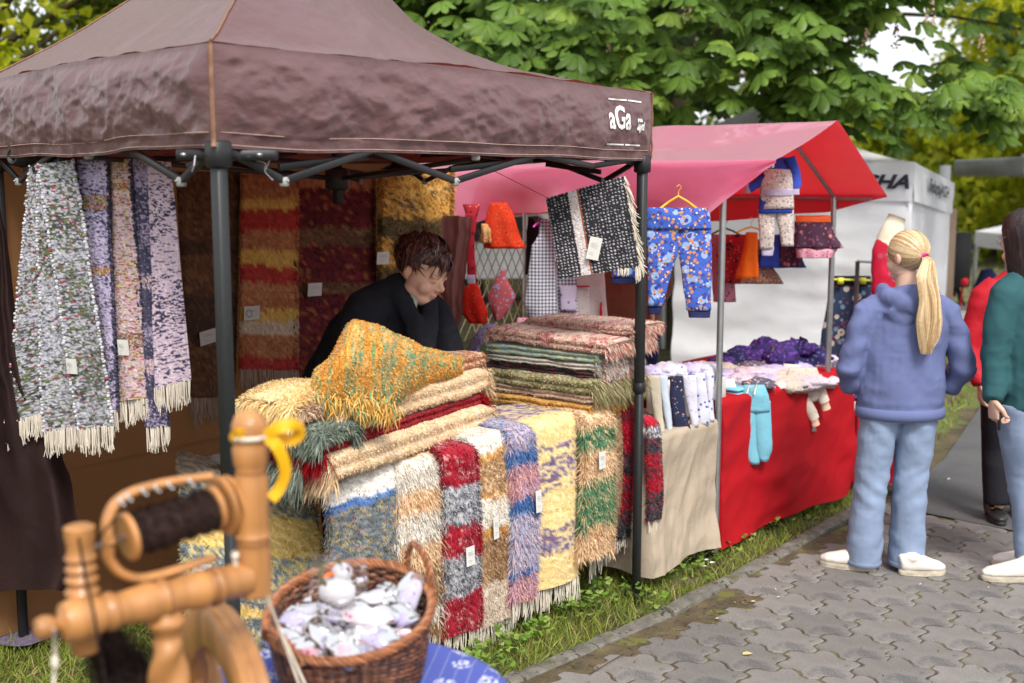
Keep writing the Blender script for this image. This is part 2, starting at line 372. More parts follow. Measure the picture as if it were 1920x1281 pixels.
# ---------------------------------------- grass, weeds, litter
m_grass = mat('grass', attr=True, rough=.6, var=.15, vscale=3, transl=.35, spec=.3)
def scatter(n, box, cond):
    x = rng.uniform(box[0], box[1], n); y = rng.uniform(box[2], box[3], n); m = cond(x, y); return x[m], y[m]
gcol = pal([(.19, .25, .035), (.25, .31, .045), (.14, .19, .03), (.35, .35, .09), (.44, .37, .16)], [3, 3, 2, 1.5, .8])
dry = pal([(.10, .15, .03), (.16, .17, .05), (.2, .17, .09), (.13, .1, .05), (.24, .2, .12)], [1, 1.4, 1.4, 1, .8])
mb = MB()
def put_grass(n, box, cond, L0, L1, w, pl, lean=.5, seg=2):
    x, y = scatter(n, box, cond); k = len(x)
    z = np.full(k, -.03); p = np.stack([x, y, z], 1); d = unit(np.stack([rng.normal(size=k) * lean, rng.normal(size=k) * lean, np.ones(k)], 1))
    c = pick(pl, k) * rng.uniform(.75, 1.2, (k, 1)); L = rng.uniform(L0, L1, k) * (.6 + .55 * (noise(np.stack([x * 2.2, y * 2.2, x * 0], 1), 4) * .5 + .5))
    blades(mb, p, d, L, w, c, bend=np.stack([rng.normal(size=k) * .02, rng.normal(size=k) * .02, -.006 * np.ones(k)], 1), seg=seg)
def cond_edge(x, y):
    d = kerb_d(x, y); m = fbm(np.stack([x * 5, y * 5, x * 0], 1), 11, 2)
    return (d > .03 + .05 * rng.random(len(x))) & (d < 1.0) & (m > -.75)
put_grass(60000, (-.5, 3.3, 3.6, 7.6), cond_edge, .04, .105, .0042, gcol)
put_grass(30000, (-2.9, -.3, 3.2, 5.3), lambda x, y: kerb_d(x, y) > .05, .05, .11, .0045, gcol, .6)
put_grass(9000, (2.2, 6, 6.6, 14), lambda x, y: (kerb_d(x, y) > .05) & (kerb_d(x, y) < 1.6), .05, .11, .009, gcol)
put_grass(16000, (-2, 6, 6, 16), lambda x, y: kerb_d(x, y) > .4, .03, .09, .012, dry, .7, 1)
put_grass(9000, (-16, 18, 14, 32), lambda x, y: kerb_d(x, y) > 0, .05, .12, .03, gcol, .7, 1)
# stray tufts on the path side and moss in the joints
put_grass(2600, (-.3, 2.6, 3.8, 7), lambda x, y: (kerb_d(x, y) < -.03) & (kerb_d(x, y) > -.2) & (noise(np.stack([x * 4, y * 4, x * 0], 1), 21) > .15), .01, .03, .004, dry, 1.0, 1)
put_grass(60000, (0, 4.2, 3.8, 6.8), lambda x, y: (kerb_d(x, y) < -.05) & (paved_side(x, y) < 0), .022, .036, .004, pal([(.2, .21, .02), (.26, .24, .03), (.12, .12, .03)]), .9, 1)
tag(mb.obj('grass', m_grass, smooth=False), 'short green grass along the kerb and under the stalls', 'grass', kind='stuff')
# leafy weeds: rosettes of lobed leaves
mb = MB()
def lobed_leaf(c, dirv, size, col):
    d = unit(dirv); up = unit(np.array([0, 0, 1.]) + .3 * rng.normal(size=3)); e2 = unit(np.cross(up, d)); e3 = np.cross(d, e2)
    a = np.linspace(-2.5, 2.5, 19); r = size * (.62 + .3 * np.abs(np.cos(a * 1.9)) + .08 * rng.random(19)) * (1 - .08 * np.abs(a))
    V = [c] + [c + d * (size * .35 + r[i] * math.cos(a[i])) * 1 + e2 * r[i] * math.sin(a[i]) + e3 * size * (.12 * math.cos(3 * a[i]) - .1 * abs(math.sin(a[i]))) for i in range(19)]
    cc = np.repeat(np.array(col)[None], 20, 0); cc[0] *= .8; mb.add(np.array(V), T=[(0, i, i + 1) for i in range(1, 19)], col=cc)
wp = pal([(.16, .28, .035), (.23, .36, .055), (.12, .21, .03), (.3, .4, .1)])
spots = [(905, 1240, 26), (960, 1215, 30), (1010, 1190, 22), (1060, 1150, 34), (1105, 1135, 30), (880, 1262, 16), (1120, 1115, 16), (1230, 1085, 18), (1290, 1065, 16), (1330, 1045, 16), (1260, 1155, 5), (1380, 1020, 12), (1450, 990, 12), (1500, 960, 14), (1180, 1120, 10), (1570, 930, 10), (930, 1265, 14)]
for (px, py, n) in spots:
    c0 = G(px, py, 0); 
    for i in range(n):
        r = abs(rng.normal()) * .06; a = rng.uniform(0, 2 * np.pi); c = c0 + np.array([r * math.cos(a) * 1.3, r * math.sin(a), rng.uniform(.01, .075)])
        if kerb_d(c[0], c[1]) < .04: c[:2] += np.array([-.7, .7]) * (.06 - float(kerb_d(c[0], c[1])))
        lobed_leaf(c, np.array([math.cos(a), math.sin(a), .25]), rng.uniform(.014, .028), pick(wp, 1)[0])
        blades(mb, np.array([[c0[0], c0[1], -.02]]), unit(c - np.array([c0[0], c0[1], -.02]))[None], np.linalg.norm(c - np.array([c0[0], c0[1], -.02])), .002, np.array([[.12, .2, .04]]), seg=1)
tag(mb.obj('leafy_weeds', m_grass, smooth=False), 'bright green lobed weeds growing beside the kerb', 'weeds', kind='stuff')
# litter: soil crumbs, petals, dry bits
mb = MB(); m_litter = mat('litter', attr=True, rough=.9, var=.2)
n = 9000; x = rng.uniform(-.3, 4.5, n); y = rng.uniform(3.7, 7.5, n); d = kerb_d(x, y)
keep = ((d < -.02) & (d > -.26)) | ((d < -.2) & (rng.random(n) < .12)) | ((d > 0) & (rng.random(n) < .25)); x, y = x[keep], y[keep]; k = len(x)
p = np.stack([x, y, np.where(kerb_d(x, y) > -.16, -.012, .003) + rng.random(k) * .004], 1); s = rng.uniform(.002, .008, k)[:, None]
a = rng.uniform(0, 6.28, k); e1 = np.stack([np.cos(a), np.sin(a), rng.normal(size=k) * .3], 1); e2 = np.stack([-np.sin(a), np.cos(a), rng.normal(size=k) * .3], 1)
V = np.stack([p - e1 * s, p - e2 * s * .5, p + e1 * s, p + e2 * s * .6 + [0, 0, .002]], 1).reshape(-1, 3)
c = np.repeat(pick(pal([(.12, .06, .035), (.2, .12, .07), (.08, .05, .03), (.45, .35, .25), (.3, .24, .05)], [4, 3, 3, .8, 1]), k), 4, 0)
mb.add(V, Q=np.arange(k * 4).reshape(-1, 4), col=c)
for (px, py, sz, cc) in [(1402, 1226, .022, (.5, .42, .2)), (1345, 1160, .008, (.6, .5, .3)), (1413, 1128, .012, (.6, .45, .35)), (1460, 1120, .01, (.55, .4, .3)), (1780, 898, .012, (.6, .6, .55)), (1325, 1050, .012, (.8, .78, .85)), (1336, 1055, .014, (.8, .8, .85)), (1322, 1062, .01, (.75, .75, .8))]:
    q = G(px, py, .004); mb.add(q + np.array([[-sz, -sz * .4, 0], [sz * .2, -sz * .6, .003], [sz, sz * .2, 0], [0, sz * .7, .004], [-sz * .8, sz * .5, .001]]), N=[[0, 1, 2, 3, 4]], col=cc)
mb.tube([G(1105, 1265, .006), G(1145, 1240, .012), G(1170, 1226, .006)], .0018, 5, col=(.05, .03, .02))
tag(mb.obj('litter', m_litter, smooth=False), 'dry crumbs, petals and twigs scattered on the paving', 'litter', kind='stuff')
# ================================================= BROWN POP-UP TENT
PN = np.array([-.82, 3.3, 0]); PR = np.array([.595, 5.15, 0]); PL = np.array([-2.02, 4.60, 0]); PB = PL + PR - PN
CT = (PN + PB) / 2; ZE, ZB = 2.225, 1.945
tent = thing('brown_gazebo', 'dark brown pop-up gazebo sheltering the woman and the shaggy rugs', 'gazebo', (CT[0], CT[1], 0))
m_can = mat('brown_canopy', (.14, .07, .073), .45, coat=.12, var=.1, vscale=2, bump=.5, bscale=11, bdist=.02, transl=.22, spec=.55, tcol=(.28, .05, .03), sheen=.15, stretch=(1, 1, 1.6))
m_hem = mat('stitching', (.5, .36, .3), .8, var=.1)
m_seam = mat('seam_tape', (.2, .1, .06), .7, var=.25, vscale=40)
m_blk = mat('black_frame', (.010, .010, .012), .5, var=.2, vscale=30, bump=.15, bscale=300, bdist=.001, spec=.5)
m_post = mat('speckled_post', (.012, .014, .015), .5, var=.2, vscale=90, bump=.25, bscale=400, bdist=.001, spec=.5)
m_steel = mat('galvanised_steel', (.42, .43, .44), .38, metal=.9, var=.12, vscale=20)
m_plast = mat('grey_plastic', (.3, .3, .29), .5, var=.1)
# corner order (a,b): near(-1,-1) right(1,-1) left(-1,1) back(1,1)
hip = {'n': ([0, .04, .1, .2, .4, .7, 1], [0, .03, .1, .2, .36, .6, .82]),
       'r': ([0, .2, .41, .63, .85, .95, 1], [0, .018, .05, .13, .33, .55, .82]),
       'l': ([0, .06, .144, .285, .4, .7, 1], [.0, .04, .11, .21, .31, .55, .82]),
       'b': ([0, .06, .144, .285, .4, .7, 1], [.0, .03, .08, .18, .3, .55, .82])}
g = 121; a = np.linspace(-1, 1, g); A, B = np.meshgrid(a, a, indexing='ij'); mmax = np.maximum(np.abs(A), np.abs(B)); r = 1 - mmax
wa, wb = A / np.maximum(mmax, 1e-6), B / np.maximum(mmax, 1e-6); wa = np.where(mmax < 1e-6, 0, wa); wb = np.where(mmax < 1e-6, 0, wb)
w = {'n': (1 - wa) * (1 - wb) / 4, 'r': (1 + wa) * (1 - wb) / 4, 'l': (1 - wa) * (1 + wb) / 4, 'b': (1 + wa) * (1 + wb) / 4}
z = sum(w[k] * np.interp(r, *hip[k]) for k in hip)
mid = 1 - np.minimum(np.abs(wa), np.abs(wb)) if False else np.where(np.abs(np.abs(wa) - 1) < 1e-6, 1 - np.abs(wb), 1 - np.abs(wa))
z = z - .035 * mid * np.sin(np.pi * np.clip(r / .8, 0, 1)) + .015 * mid * np.clip(1 - r / .1, 0, 1)
uA, uB = (A + 1) / 2, (B + 1) / 2
P = PN * ((1 - uA) * (1 - uB))[..., None] + PR * (uA * (1 - uB))[..., None] + PL * ((1 - uA) * uB)[..., None] + PB * (uA * uB)[..., None]
P[..., 2] = ZE + z + .006 * fbm(P * [4, 4, 1], 31, 3) + .004 * ridge(np.stack([P[..., 0] * 5, P[..., 1] * 5, z * 3], -1), 33, 3) * np.clip(1 - r * 1.3, .25, 1)
mb = MB(); mb.grid(P); mb.obj('canopy_roof', m_can, tent)
def side_surf(A0, A1, s, zz, seed, amp=1.0):
    d = A1 - A0; L = np.linalg.norm(d[:2]); t = d / L; n = np.array([t[1], -t[0], 0]); s = np.asarray(s, float); zz = np.asarray(zz, float)
    h = np.clip((ZE - zz) / (ZE - ZB), 0, 1.2)
    q = np.stack([s * L * 3.2 + seed, zz * 5.5 + s * L * 1.6, s * 0 + seed], -1)
    wr = ridge(q, 41, 4) * .009 + fbm(q * .6, 43, 3) * .007 + ridge(np.stack([s * L * 9 + zz * 5 + seed, zz * 13 - s * L * 3, s * 0], -1), 45, 3) * .0055 + ridge(np.stack([s * L * 6 - zz * 7 + seed, zz * 8, s * 0], -1), 47, 2) * .004
    k = np.minimum(np.clip(s * L / .07, 0, 1), np.clip((1 - s) * L / .07, 0, 1)) * np.clip(h * 6, .1, 1) * np.where(h > .88, .45, 1)
    belly = .022 * np.sin(np.pi * np.clip(h, 0, 1)) - .012 * h
    return A0 + d * s[..., None] + n * (wr * k * amp + belly * np.minimum(1, k + .3))[..., None] + np.stack([s * 0, s * 0, zz], -1)
sides = [(PN, PR, 3.), (PL, PN, 9.), (PB, PL, 15.), (PR, PB, 23.)]
for (A0, A1, sd) in sides:
    S, H = np.meshgrid(np.linspace(0, 1, 300), np.linspace(0, 1, 48), indexing='ij')
    zb = ZB - .006 * np.sin(np.pi * S) + .008 * noise(np.stack([S * 7 + sd, S * 0, S * 0], -1), 51)
    zt = ZE + np.interp(np.minimum(S, 1 - S), [0, .5], [0, .015]); ZZ = zt + (zb - zt) * H
    mb = MB(); mb.grid(side_surf(A0, A1, S, ZZ, sd)[::-1]); v = mb.obj('valance', m_can, tent)
    s = np.linspace(.01, .99, 160)
    for k, dz in enumerate((.042, .008)):
        zz = np.interp(s, S[:, 0], zb[:, 0]) + dz; n = unit(np.cross(A1 - A0, [0, 0, 1])); st = MB(); st.tube(side_surf(A0, A1, s, zz, sd) + n * .0015, .0011, 4); st.obj('stitching', m_hem, v)
for c in (PN, PR, PL, PB):     # corner seams
    o = unit(c - CT) ; pts = [c + [0, 0, zz] + o * (.004 + .004 * noise(np.array([zz * 30, c[0], 0]), 3)) for zz in np.linspace(ZE + .004, ZB, 24)]
    mb = MB(); mb.loft(pts, .0075, .004, 8, side=np.cross(o, [0, 0, 1])); mb.obj('corner_seam', m_seam, tent)
hp = []   # hip seam piping
for (ci, cj) in ((0, 0), (g - 1, 0), (0, g - 1), (g - 1, g - 1)):
    idx = np.linspace(0, 1, 61); i = (ci + (60 - ci) * idx).round().astype(int); j = (cj + (60 - cj) * idx).round().astype(int)
    mb = MB(); mb.tube(P[i, j] + [0, 0, .002], .004, 5); mb.obj('hip_seam', m_seam, tent)
# print on the valance by the far post
def text_mesh(txt, size, bold=0., shear=0., sx=1.):
    cu = bpy.data.curves.new('t', 'FONT'); cu.body = txt; cu.size = size; cu.offset = bold; cu.shear = shear; cu.resolution_u = 3
    o = bpy.data.objects.new('t', cu); COL.objects.link(o); dg = bpy.context.evaluated_depsgraph_get()
    me = bpy.data.meshes.new_from_object(o.evaluated_get(dg)); bpy.data.objects.remove(o)
    V = np.zeros(len(me.vertices) * 3, np.float32); me.vertices.foreach_get('co', V); V = V.reshape(-1, 3).astype(float); V[:, 0] *= sx
    F = [list(p.vertices) for p in me.polygons]; bpy.data.meshes.remove(me); return V, F
Ls = np.linalg.norm(PR - PN); nV = unit(np.cross(PR - PN, [0, 0, 1]))
def val_print(V2, F, s0, z0, m, name):
    s = s0 + V2[:, 0] / Ls; zz = z0 + V2[:, 1]; Q = side_surf(PN, PR, s, zz, 3.) + nV * .0035
    b = MB(); b.add(Q, N=F); return b.obj(name, m, tent, smooth=False)
m_print = mat('white_print', (.72, .7, .68), .7, var=.05)
V, F = text_mesh('aGa', .13, .0032, 0, .74); val_print(V, F, .845, 2.065, m_print, 'printed_word')
V, F = text_mesh('agd', .045, .003, 0, .9); val_print(V, F, .935, 2.065, m_print, 'printed_small_word')
V, F = text_mesh('pro', .022, .002, 0, .9); val_print(V, F, .935, 2.098, m_print, 'printed_small_word')
for (zz) in (2.178, 1.998):
    for ds in (0, .058):
        n = 12; x = np.linspace(0, .066 * 2 * .5 * 1.9, n); V = np.concatenate([np.stack([x, x * 0], 1), np.stack([x, x * 0 + .006], 1)]); val_print(V, [[i, i + 1, n + i + 1, n + i] for i in range(n - 1)], .845 + ds, zz, m_print, 'printed_line')
# frame
def leg(c, gap=True):
    L = MB(); x = unit(PR - PN); y = unit(PL - PN); R = np.stack([x, np.cross([0, 0, 1], x), [0, 0, 1]], 1)
    L.box(c + [0, 0, 1.44], (.039, .039, 1.02), R, bev=.006); L.box(c + [0, 0, .49], (.033, .033, .96), R, bev=.005)
    l = L.obj('leg', m_post, tent)
    for (zz, ww, hh) in ((1.925, .058, .075), (.95, .046, .05)):
        k = MB(); k.box(c + [0, 0, zz], (ww, ww, hh), R, bev=.006); k.obj('collar', m_blk, l)
    f = MB(); f.box(c + [0, 0, .004], (.1, .1, .008), R, bev=.002); f.obj('foot_plate', m_blk, l)
inn = lambda c, k=.035: c + unit(CT - c) * k
for c in (PN, PR, PL, PB): leg(inn(c))
def bolt(p, r=.008):
    b = MB(); b.sph(p, (r, r, r * .6)); b.obj('bolt', m_steel, tent)
def joint(p, s=.03):
    b = MB(); b.box(p, (s, s, s * 1.1), None, bev=.004); b.obj('joint', m_plast, tent)
for (A0, A1, _) in sides:
    A0, A1 = inn(A0), inn(A1); nin = -unit(np.cross(A1 - A0, [0, 0, 1])); zt, zl = 1.935, 1.80
    q = lambda s, z, o=0: A0 + (A1 - A0) * s + [0, 0, z] + nin * o
    zl = 1.852; zt = 1.95; kn = [0, .105, .27, .45, .66, .83, 1.0] if A0[1] < 4 and A1[1] > 5 else [0, .13, .33, .5, .68, .87, 1.0]
    hs_ = [zt, zl, zt, zl, zt, zl + .06, zt] if A0[1] < 4 and A1[1] > 5 else [zt, zl, zt, zt, zt, zl, zt]
    for k in range(6):
        b = MB(); b.bar(q(kn[k], hs_[k]), q(kn[k + 1], hs_[k + 1]), .022, .014, up=nin); b.obj('truss_bar', m_blk, tent)
        lo = lambda h: zt + .03 if h < zt else zt - .03
        b = MB(); b.bar(q(kn[k], hs_[k] if k else 1.97, .022) + [0, 0, .04 if k else 0], q(kn[k + 1], min(1.985, lo(hs_[k + 1]) + .01), .022), .022, .014, up=nin); b.obj('truss_bar', m_blk, tent)
        if hs_[k] == zl: joint(q(kn[k], zl - .003), .026); bolt(q(kn[k], zl, -.016), .006)
    joint(q(.5, zt - .01), .03); bolt(q(.04, zt - .03, -.02), .006)
# bars to the centre and the peak pole
hubz = 1.86
for e in sides:
    m_ = (inn(e[0]) + inn(e[1])) / 2
    b = MB(); b.bar(m_ + [0, 0, 1.93], CT + [0, 0, hubz], .026, .016); b.obj('truss_bar', m_blk, tent)
    b = MB(); b.bar(m_ + [0, 0, 1.96] + unit(CT - m_) * .03, CT + [0, 0, hubz + .16], .026, .016); b.obj('truss_bar', m_blk, tent)
b = MB(); b.bar(CT + [0, 0, 1.76], CT + [0, 0, 3.0], .034); b.box(CT + [0, 0, hubz], (.09, .09, .09), bev=.01); b.obj('peak_pole', m_blk, tent)
# eye holes and brackets at the near post, open tube end at the left corner
b = MB(); b.bar(PN + [-.13, .10, 1.925], PN + [.15, .12, 1.925], .05, .03); b.obj('bracket', m_blk, tent)
for dx in (-.1, .11): bolt(PN + np.array([dx, .0 + abs(dx) * .75, 1.925]) + [0, -.02, 0], .01)
tb = MB(); p0 = W(22, 293, 4.4); d = unit(np.array([-.5, -.86, .1])); a = np.linspace(0, 2 * np.pi, 16, endpoint=False); e1 = unit(np.cross(d, [0, 0, 1])); e2 = np.cross(e1, d)
ring = lambda r, h: p0 + d * h + r * (np.cos(a)[:, None] * e1 + np.sin(a)[:, None] * e2)
tb.grid(np.array([ring(.03, -.3), ring(.03, .0), ring(.024, .0), ring(.024, -.25)]), cv=True); tb.obj('open_tube_end', m_blk, tent)
# strings
def string(pts, name='string', r=.0016, m=None, lab=None):
    pts = np.array(pts); t = np.linspace(0, 1, 30); k = np.linspace(0, 1, len(pts)); pp = np.stack([np.interp(t, k, pts[:, i]) for i in range(3)], 1)
    for _ in range(3): pp[1:-1] = (pp[:-2] + 2 * pp[1:-1] + pp[2:]) / 4
    b = MB(); b.tube(pp, r, 5); return b.obj(name, m or m_strw, tent)
m_strw = mat('white_string', (.55, .5, .55), .8); m_strr = mat('red_string', (.3, .02, .05), .8)
string([W(490, 283, 3.45), W(468, 285, 3.45), W(470, 300, 3.45), W(500, 305, 3.45), W(495, 322, 3.45), W(512, 338, 3.45)])
string([W(366, 292, 3.3), W(364, 310, 3.28), W(360, 322, 3.3)])
string([W(500, 283, 3.45), W(506, 300, 3.45), W(498, 318, 3.45)])
# back wall sheets: golden brown, lit through
m_wall = mat('tan_wall', (.22, .11, .04), .7, var=.14, vscale=3, bump=.25, bscale=30, transl=.22, tcol=(.34, .14, .06))
dW = unit(PB - PL); nW = np.array([dW[1], -dW[0], 0])
def wall(a0, a1, z0, z1, m, name, sd=0., amp=.012, push=0.):
    S, Z = np.meshgrid(np.linspace(0, 1, 90), np.linspace(0, 1, 40), indexing='ij'); Pq = a0 + (a1 - a0) * S[..., None]; Pq[..., 2] = z0 + (z1 - z0) * Z
    n = unit(np.cross(a1 - a0, [0, 0, 1])); L = np.linalg.norm(a1 - a0)
    Pq = Pq + n * (amp * fbm(np.stack([S * L * 3 + sd, Z * 2, S * 0], -1), 61, 3) + push)[..., None]
    b = MB(); b.grid(Pq); return b.obj(name, m, tent)
w0 = PL - dW * .75 - nW * .02
wall(w0, PB - dW * .03 , .66, 1.96, m_wall, 'back_wall'); wall(w0, PB - dW * .03, .02, .655, m_wall, 'back_wall', 5, .012, -.03)
# dark side curtain, gathered on the left post
m_dark = mat('dark_brown_cloth', (.02, .009, .008), .7, var=.2, vscale=5, bump=.3, bscale=25, spec=.2)
rows = [(372, -60, 8), (470, -80, 18), (600, -120, 40), (720, -160, 66), (820, -200, 104), (900, -220, 128), (980, -230, 152), (1060, -230, 160), (1100, -230, 150)]
ys = np.linspace(372, 1104, 50); xl = np.interp(ys, [r[0] for r in rows], [r[1] for r in rows]); xr = np.interp(ys, [r[0] for r in rows], [r[2] for r in rows])
S = np.linspace(0, 1, 70); Pc = np.zeros((50, 70, 3))
for i in range(50):
    for j in range(70):
        Pc[i, j] = W(xl[i] + (xr[i] - xl[i]) * S[j], ys[i], 4.42 + .07 * math.sin(S[j] * 13 + .8 * math.sin(i * .08)) * (.4 + i / 60) * .6 + .02 * math.sin(S[j] * 31 + i * .06))
Pc += .015 * fbm(Pc * 5, 71, 3)[..., None]; b = MB(); b.grid(Pc); b.obj('side_curtain', m_dark, tent)
# mauve-brown curtain tied at the back right post
m_mau = mat('mauve_cloth', (.26, .10, .09), .55, var=.15, vscale=5, bump=.3, bscale=25, transl=.25, sheen=.1)
rows = [(408, 826, 884), (430, 826, 882), (500, 828, 876), (580, 830, 868), (640, 832, 856), (668, 838, 850)]
ys = np.linspace(408, 668, 34); xl = np.interp(ys, [r[0] for r in rows], [r[1] for r in rows]); xr = np.interp(ys, [r[0] for r in rows], [r[2] for r in rows])
Pc = np.array([[W(xl[i] + (xr[i] - xl[i]) * s, ys[i], 6.25 + .012 * math.sin(s * 9 + i * .05) + .004 * math.sin(s * 21)) for s in np.linspace(0, 1, 34)] for i in range(34)])
Pc += .02 * fbm(Pc * 6, 73, 3)[..., None]; b = MB(); b.grid(Pc); b.obj('side_curtain', m_mau, tent)

# ================================================= RED STALL
l2 = unit(np.array([.65, .76, 0])); n2 = unit(np.array([-.76, .65, 0])); SA = np.array([1.016, 5.73, 0]); SB = np.array([1.80, 6.66, 0]); OV = -n2 * .29
hw = np.linalg.norm(SB - SA) / 2; SM = (SA + SB) / 2
stall = thing('red_stall', 'market stall with a pink-topped red gable awning hung with clothes', 'stall', SM)
m_red = mat('red_awning', (.62, .02, .035), .38, var=.05, vscale=2, bump=.2, bscale=14, bdist=.02, transl=.42, tcol=(.72, .012, .02), spec=.7, sheen=.8, coat=1., outer=(.72, .13, .27))  # outer pink lightened to stand in for sky glare on the slope
LEN = 3.05
def roof_pt(q, t):
    """q 0..1 across (left hem to right hem), t metres inward along the ridge from the front edge"""
    q = np.asarray(q, float); t = np.asarray(t, float)
    kq = [0, .13, .5, .93, 1.0]; lat = np.interp(q, kq, [-hw - .05, -hw - .02, 0, hw + .02, hw + .03]); z = np.interp(q, kq, [1.715, 1.95, 2.155, 1.775, 1.67])
    return lat, z
Q, T = np.meshgrid(np.linspace(0, 1, 90), np.linspace(0, LEN, 100), indexing='ij'); lat, z = roof_pt(Q, T)
sag = np.where(Q < .13, 0, -.018 * np.sin(np.pi * np.clip((Q - .13) / .37, 0, 1))) * (.5 + .5 * np.sin(T * 2.1)); vz = np.clip(1 - Q / .13, 0, 1)
Pq = SM + OV + l2 * lat[..., None] + n2 * T[..., None]; Pq[..., 2] = z + sag
# left hem: droops at the post, scalloped farther in, front corner cut away; swings inward
cut = np.clip(1 - T / .38, 0, 1); Pq[..., 2] += vz * (.235 * cut ** .8 - .055 * np.abs(np.sin(T * 1.9 + .6)) + .03 * noise(np.stack([T * 3, T * 0, T * 0], -1), 5) + np.where(T > 1.5, -.0, 0))
Pq -= l2 * (vz * (.035 * np.sin(T * 7) * (1 - cut) * vz - .035 * fbm(np.stack([T * 2.5, Q * 8, T * 0], -1), 6, 3)))[..., None]
Pq[..., 2] -= .10 * np.clip((T - 1.0) / 1.6, 0, 1) * np.clip(1 - Q / .5, 0, 1)
Pq[..., 2] += .006 * fbm(np.stack([T * 3, Q * 5, T * 0], -1), 9, 3)
vr = np.clip((Q - .93) / .07, 0, 1); Pq[..., 2] += vr * (.09 * np.clip(1 - T / .35, 0, 1) - .035 * np.clip(T / .8, 0, 1) + .02 * np.sin(T * 4))
b = MB(); b.grid(Pq); b.obj('awning', m_red, stall)
def tubeobj(a, b_, r, name, m, par): t = MB(); t.tube([a, (np.asarray(a) + b_) / 2, b_], r, 14); return t.obj(name, m, par, autos=50)
up = lambda p, z: np.array([p[0], p[1], z])
for k, off in enumerate((0, LEN - .8)):
    o = n2 * off
    tubeobj(up(SA + o, 0), up(SA + o, 1.93 - .05 * k), .0165, 'post', m_steel, stall); tubeobj(up(SB + o, 0), up(SB + o, 1.765), .0165, 'post', m_steel, stall)
    tubeobj(up(SA + o, 1.93 - .05 * k), up(SM + o, 2.12), .012, 'rafter', m_steel, stall); tubeobj(up(SM + o, 2.12), up(SB + o, 1.765), .012, 'rafter', m_steel, stall)
tubeobj(up(SB + OV * .75, 1.757), up(SB + n2 * (LEN - .5), 1.757), .011, 'eave_rail', m_steel, stall)
tubeobj(up(SM + OV * .8, 2.125), up(SM + n2 * (LEN - .5), 2.125), .012, 'ridge_rail', m_steel, stall)
tubeobj(up(SA + OV * .9, 1.925), up(SA + n2 * (LEN - .5), 1.80), .012, 'eave_rail', m_steel, stall)

# ================================================= WHITE TENT
WC = W(1712, 345, 9.2); WC[2] = 0; wl_ = unit(np.array([-.9, .44, 0])); wr_ = unit(np.array([.44, .9, 0])); wz1 = 2.0; wz0 = 1.70
wt = thing('white_gazebo', 'white pop-up gazebo with lettered fascia behind the red stall', 'gazebo', WC)
m_white = mat('white_canvas', (.86, .86, .9), .6, var=.03, vscale=2, bump=.2, bscale=9, bdist=.03, transl=.35)
m_ink = mat('black_print', (.02, .02, .04), .7)
LL, LR = 3.0, 2.9; k_ = MB()
def face(o, d, L, z0, z1, name, amp=.01, dn=0., sd=0., nx=60, nz=16):
    S, Z = np.meshgrid(np.linspace(0, L, nx), np.linspace(0, 1, nz), indexing='ij'); n = np.cross(d, [0, 0, 1]); n = n if n[1] < 0 else -n
    Pp = o + d * S[..., None]; Pp[..., 2] = z0 + (z1 - z0) * Z; Pp = Pp + n * (dn + amp * fbm(np.stack([S * 1.2 + sd, Z * 5 * (z1 - z0), S * 0], -1), 81, 3) + amp * .5 * ridge(np.stack([S * 2 + Z * 2, Z * 3, S * 0 + sd], -1), 83, 2))[..., None]
    Pp[..., 2] -= .057 * np.clip((Pp - WC) @ wr_, 0, 9) * np.clip(Pp[..., 2], 0, 1)
    b = MB(); b.grid(Pp); return b.obj(name, m_white, wt)
face(WC, wl_, LL, wz0, wz1, 'fascia'); face(WC, wr_, LR, wz0, wz1, 'fascia', sd=4); face(WC + wl_ * LL, wr_, LR, wz0, wz1, 'fascia', sd=7); face(WC + wr_ * LR, wl_, LL, wz0, wz1, 'fascia', sd=9)
face(WC, wl_, 1.92, .02, wz0 + .02, 'side_wall', .03, -.03, 3, 70, 50); face(WC, wr_, LR, .02, wz0 + .02, 'side_wall', .012, -.03, 8, 40, 40)
cs = [WC, WC + wl_ * LL, WC + wl_ * LL + wr_ * LR, WC + wr_ * LR]; cc = sum(cs) / 4
g = 41; a = np.linspace(-1, 1, g); A, B = np.meshgrid(a, a, indexing='ij'); r = 1 - np.maximum(abs(A), abs(B)); u, v = (A + 1) / 2, (B + 1) / 2
Pw = cs[0] * ((1 - u) * (1 - v))[..., None] + cs[1] * (u * (1 - v))[..., None] + cs[3] * ((1 - u) * v)[..., None] + cs[2] * (u * v)[..., None]
Pw[..., 2] = wz1 + .68 * (.35 * r + .65 * r ** 1.7); Pw[..., 2] -= .057 * ((Pw - WC) @ wr_); b = MB(); b.grid(Pw); b.obj('canopy_roof', m_white, wt)
for c in cs:
    b = MB(); b.bar(up(c + unit(cc - c) * .05, 0), up(c + unit(cc - c) * .05, wz0 + .1), .04); b.obj('leg', mat('pale_frame', (.6, .6, .62), .4, metal=.3) if c is cs[0] else bpy.data.materials['pale_frame'], wt)
b = MB(); b.sph(up(cc, wz1 + .69), (.03, .03, .06)); b.obj('finial', m_white, wt)
def wtext(txt, size, o, d, n, z, bold, shear, sx, name):
    V, F = text_mesh(txt, size, bold, shear, sx); Q = o + d * V[:, :1] + n * .03; Q[:, 2] = z + V[:, 1] - .057 * np.clip((Q - WC) @ wr_, 0, 9); b = MB(); b.add(Q, N=F); b.obj(name, m_ink, wt, smooth=False)
nF = np.cross(wl_, [0, 0, 1]); nF = nF if nF[1] < 0 else -nF; nS = np.cross(wr_, [0, 0, 1]); nS = nS if nS[0] > 0 else -nS
wtext('KUCHA', .145, WC + wl_ * .66, -wl_, nF, 1.80, .006, .35, 1.25, 'printed_lettering')
wtext('SebraJACH', .15, WC + wr_ * .75, wr_, nS, 1.82, .004, .25, 2.2, 'printed_lettering')
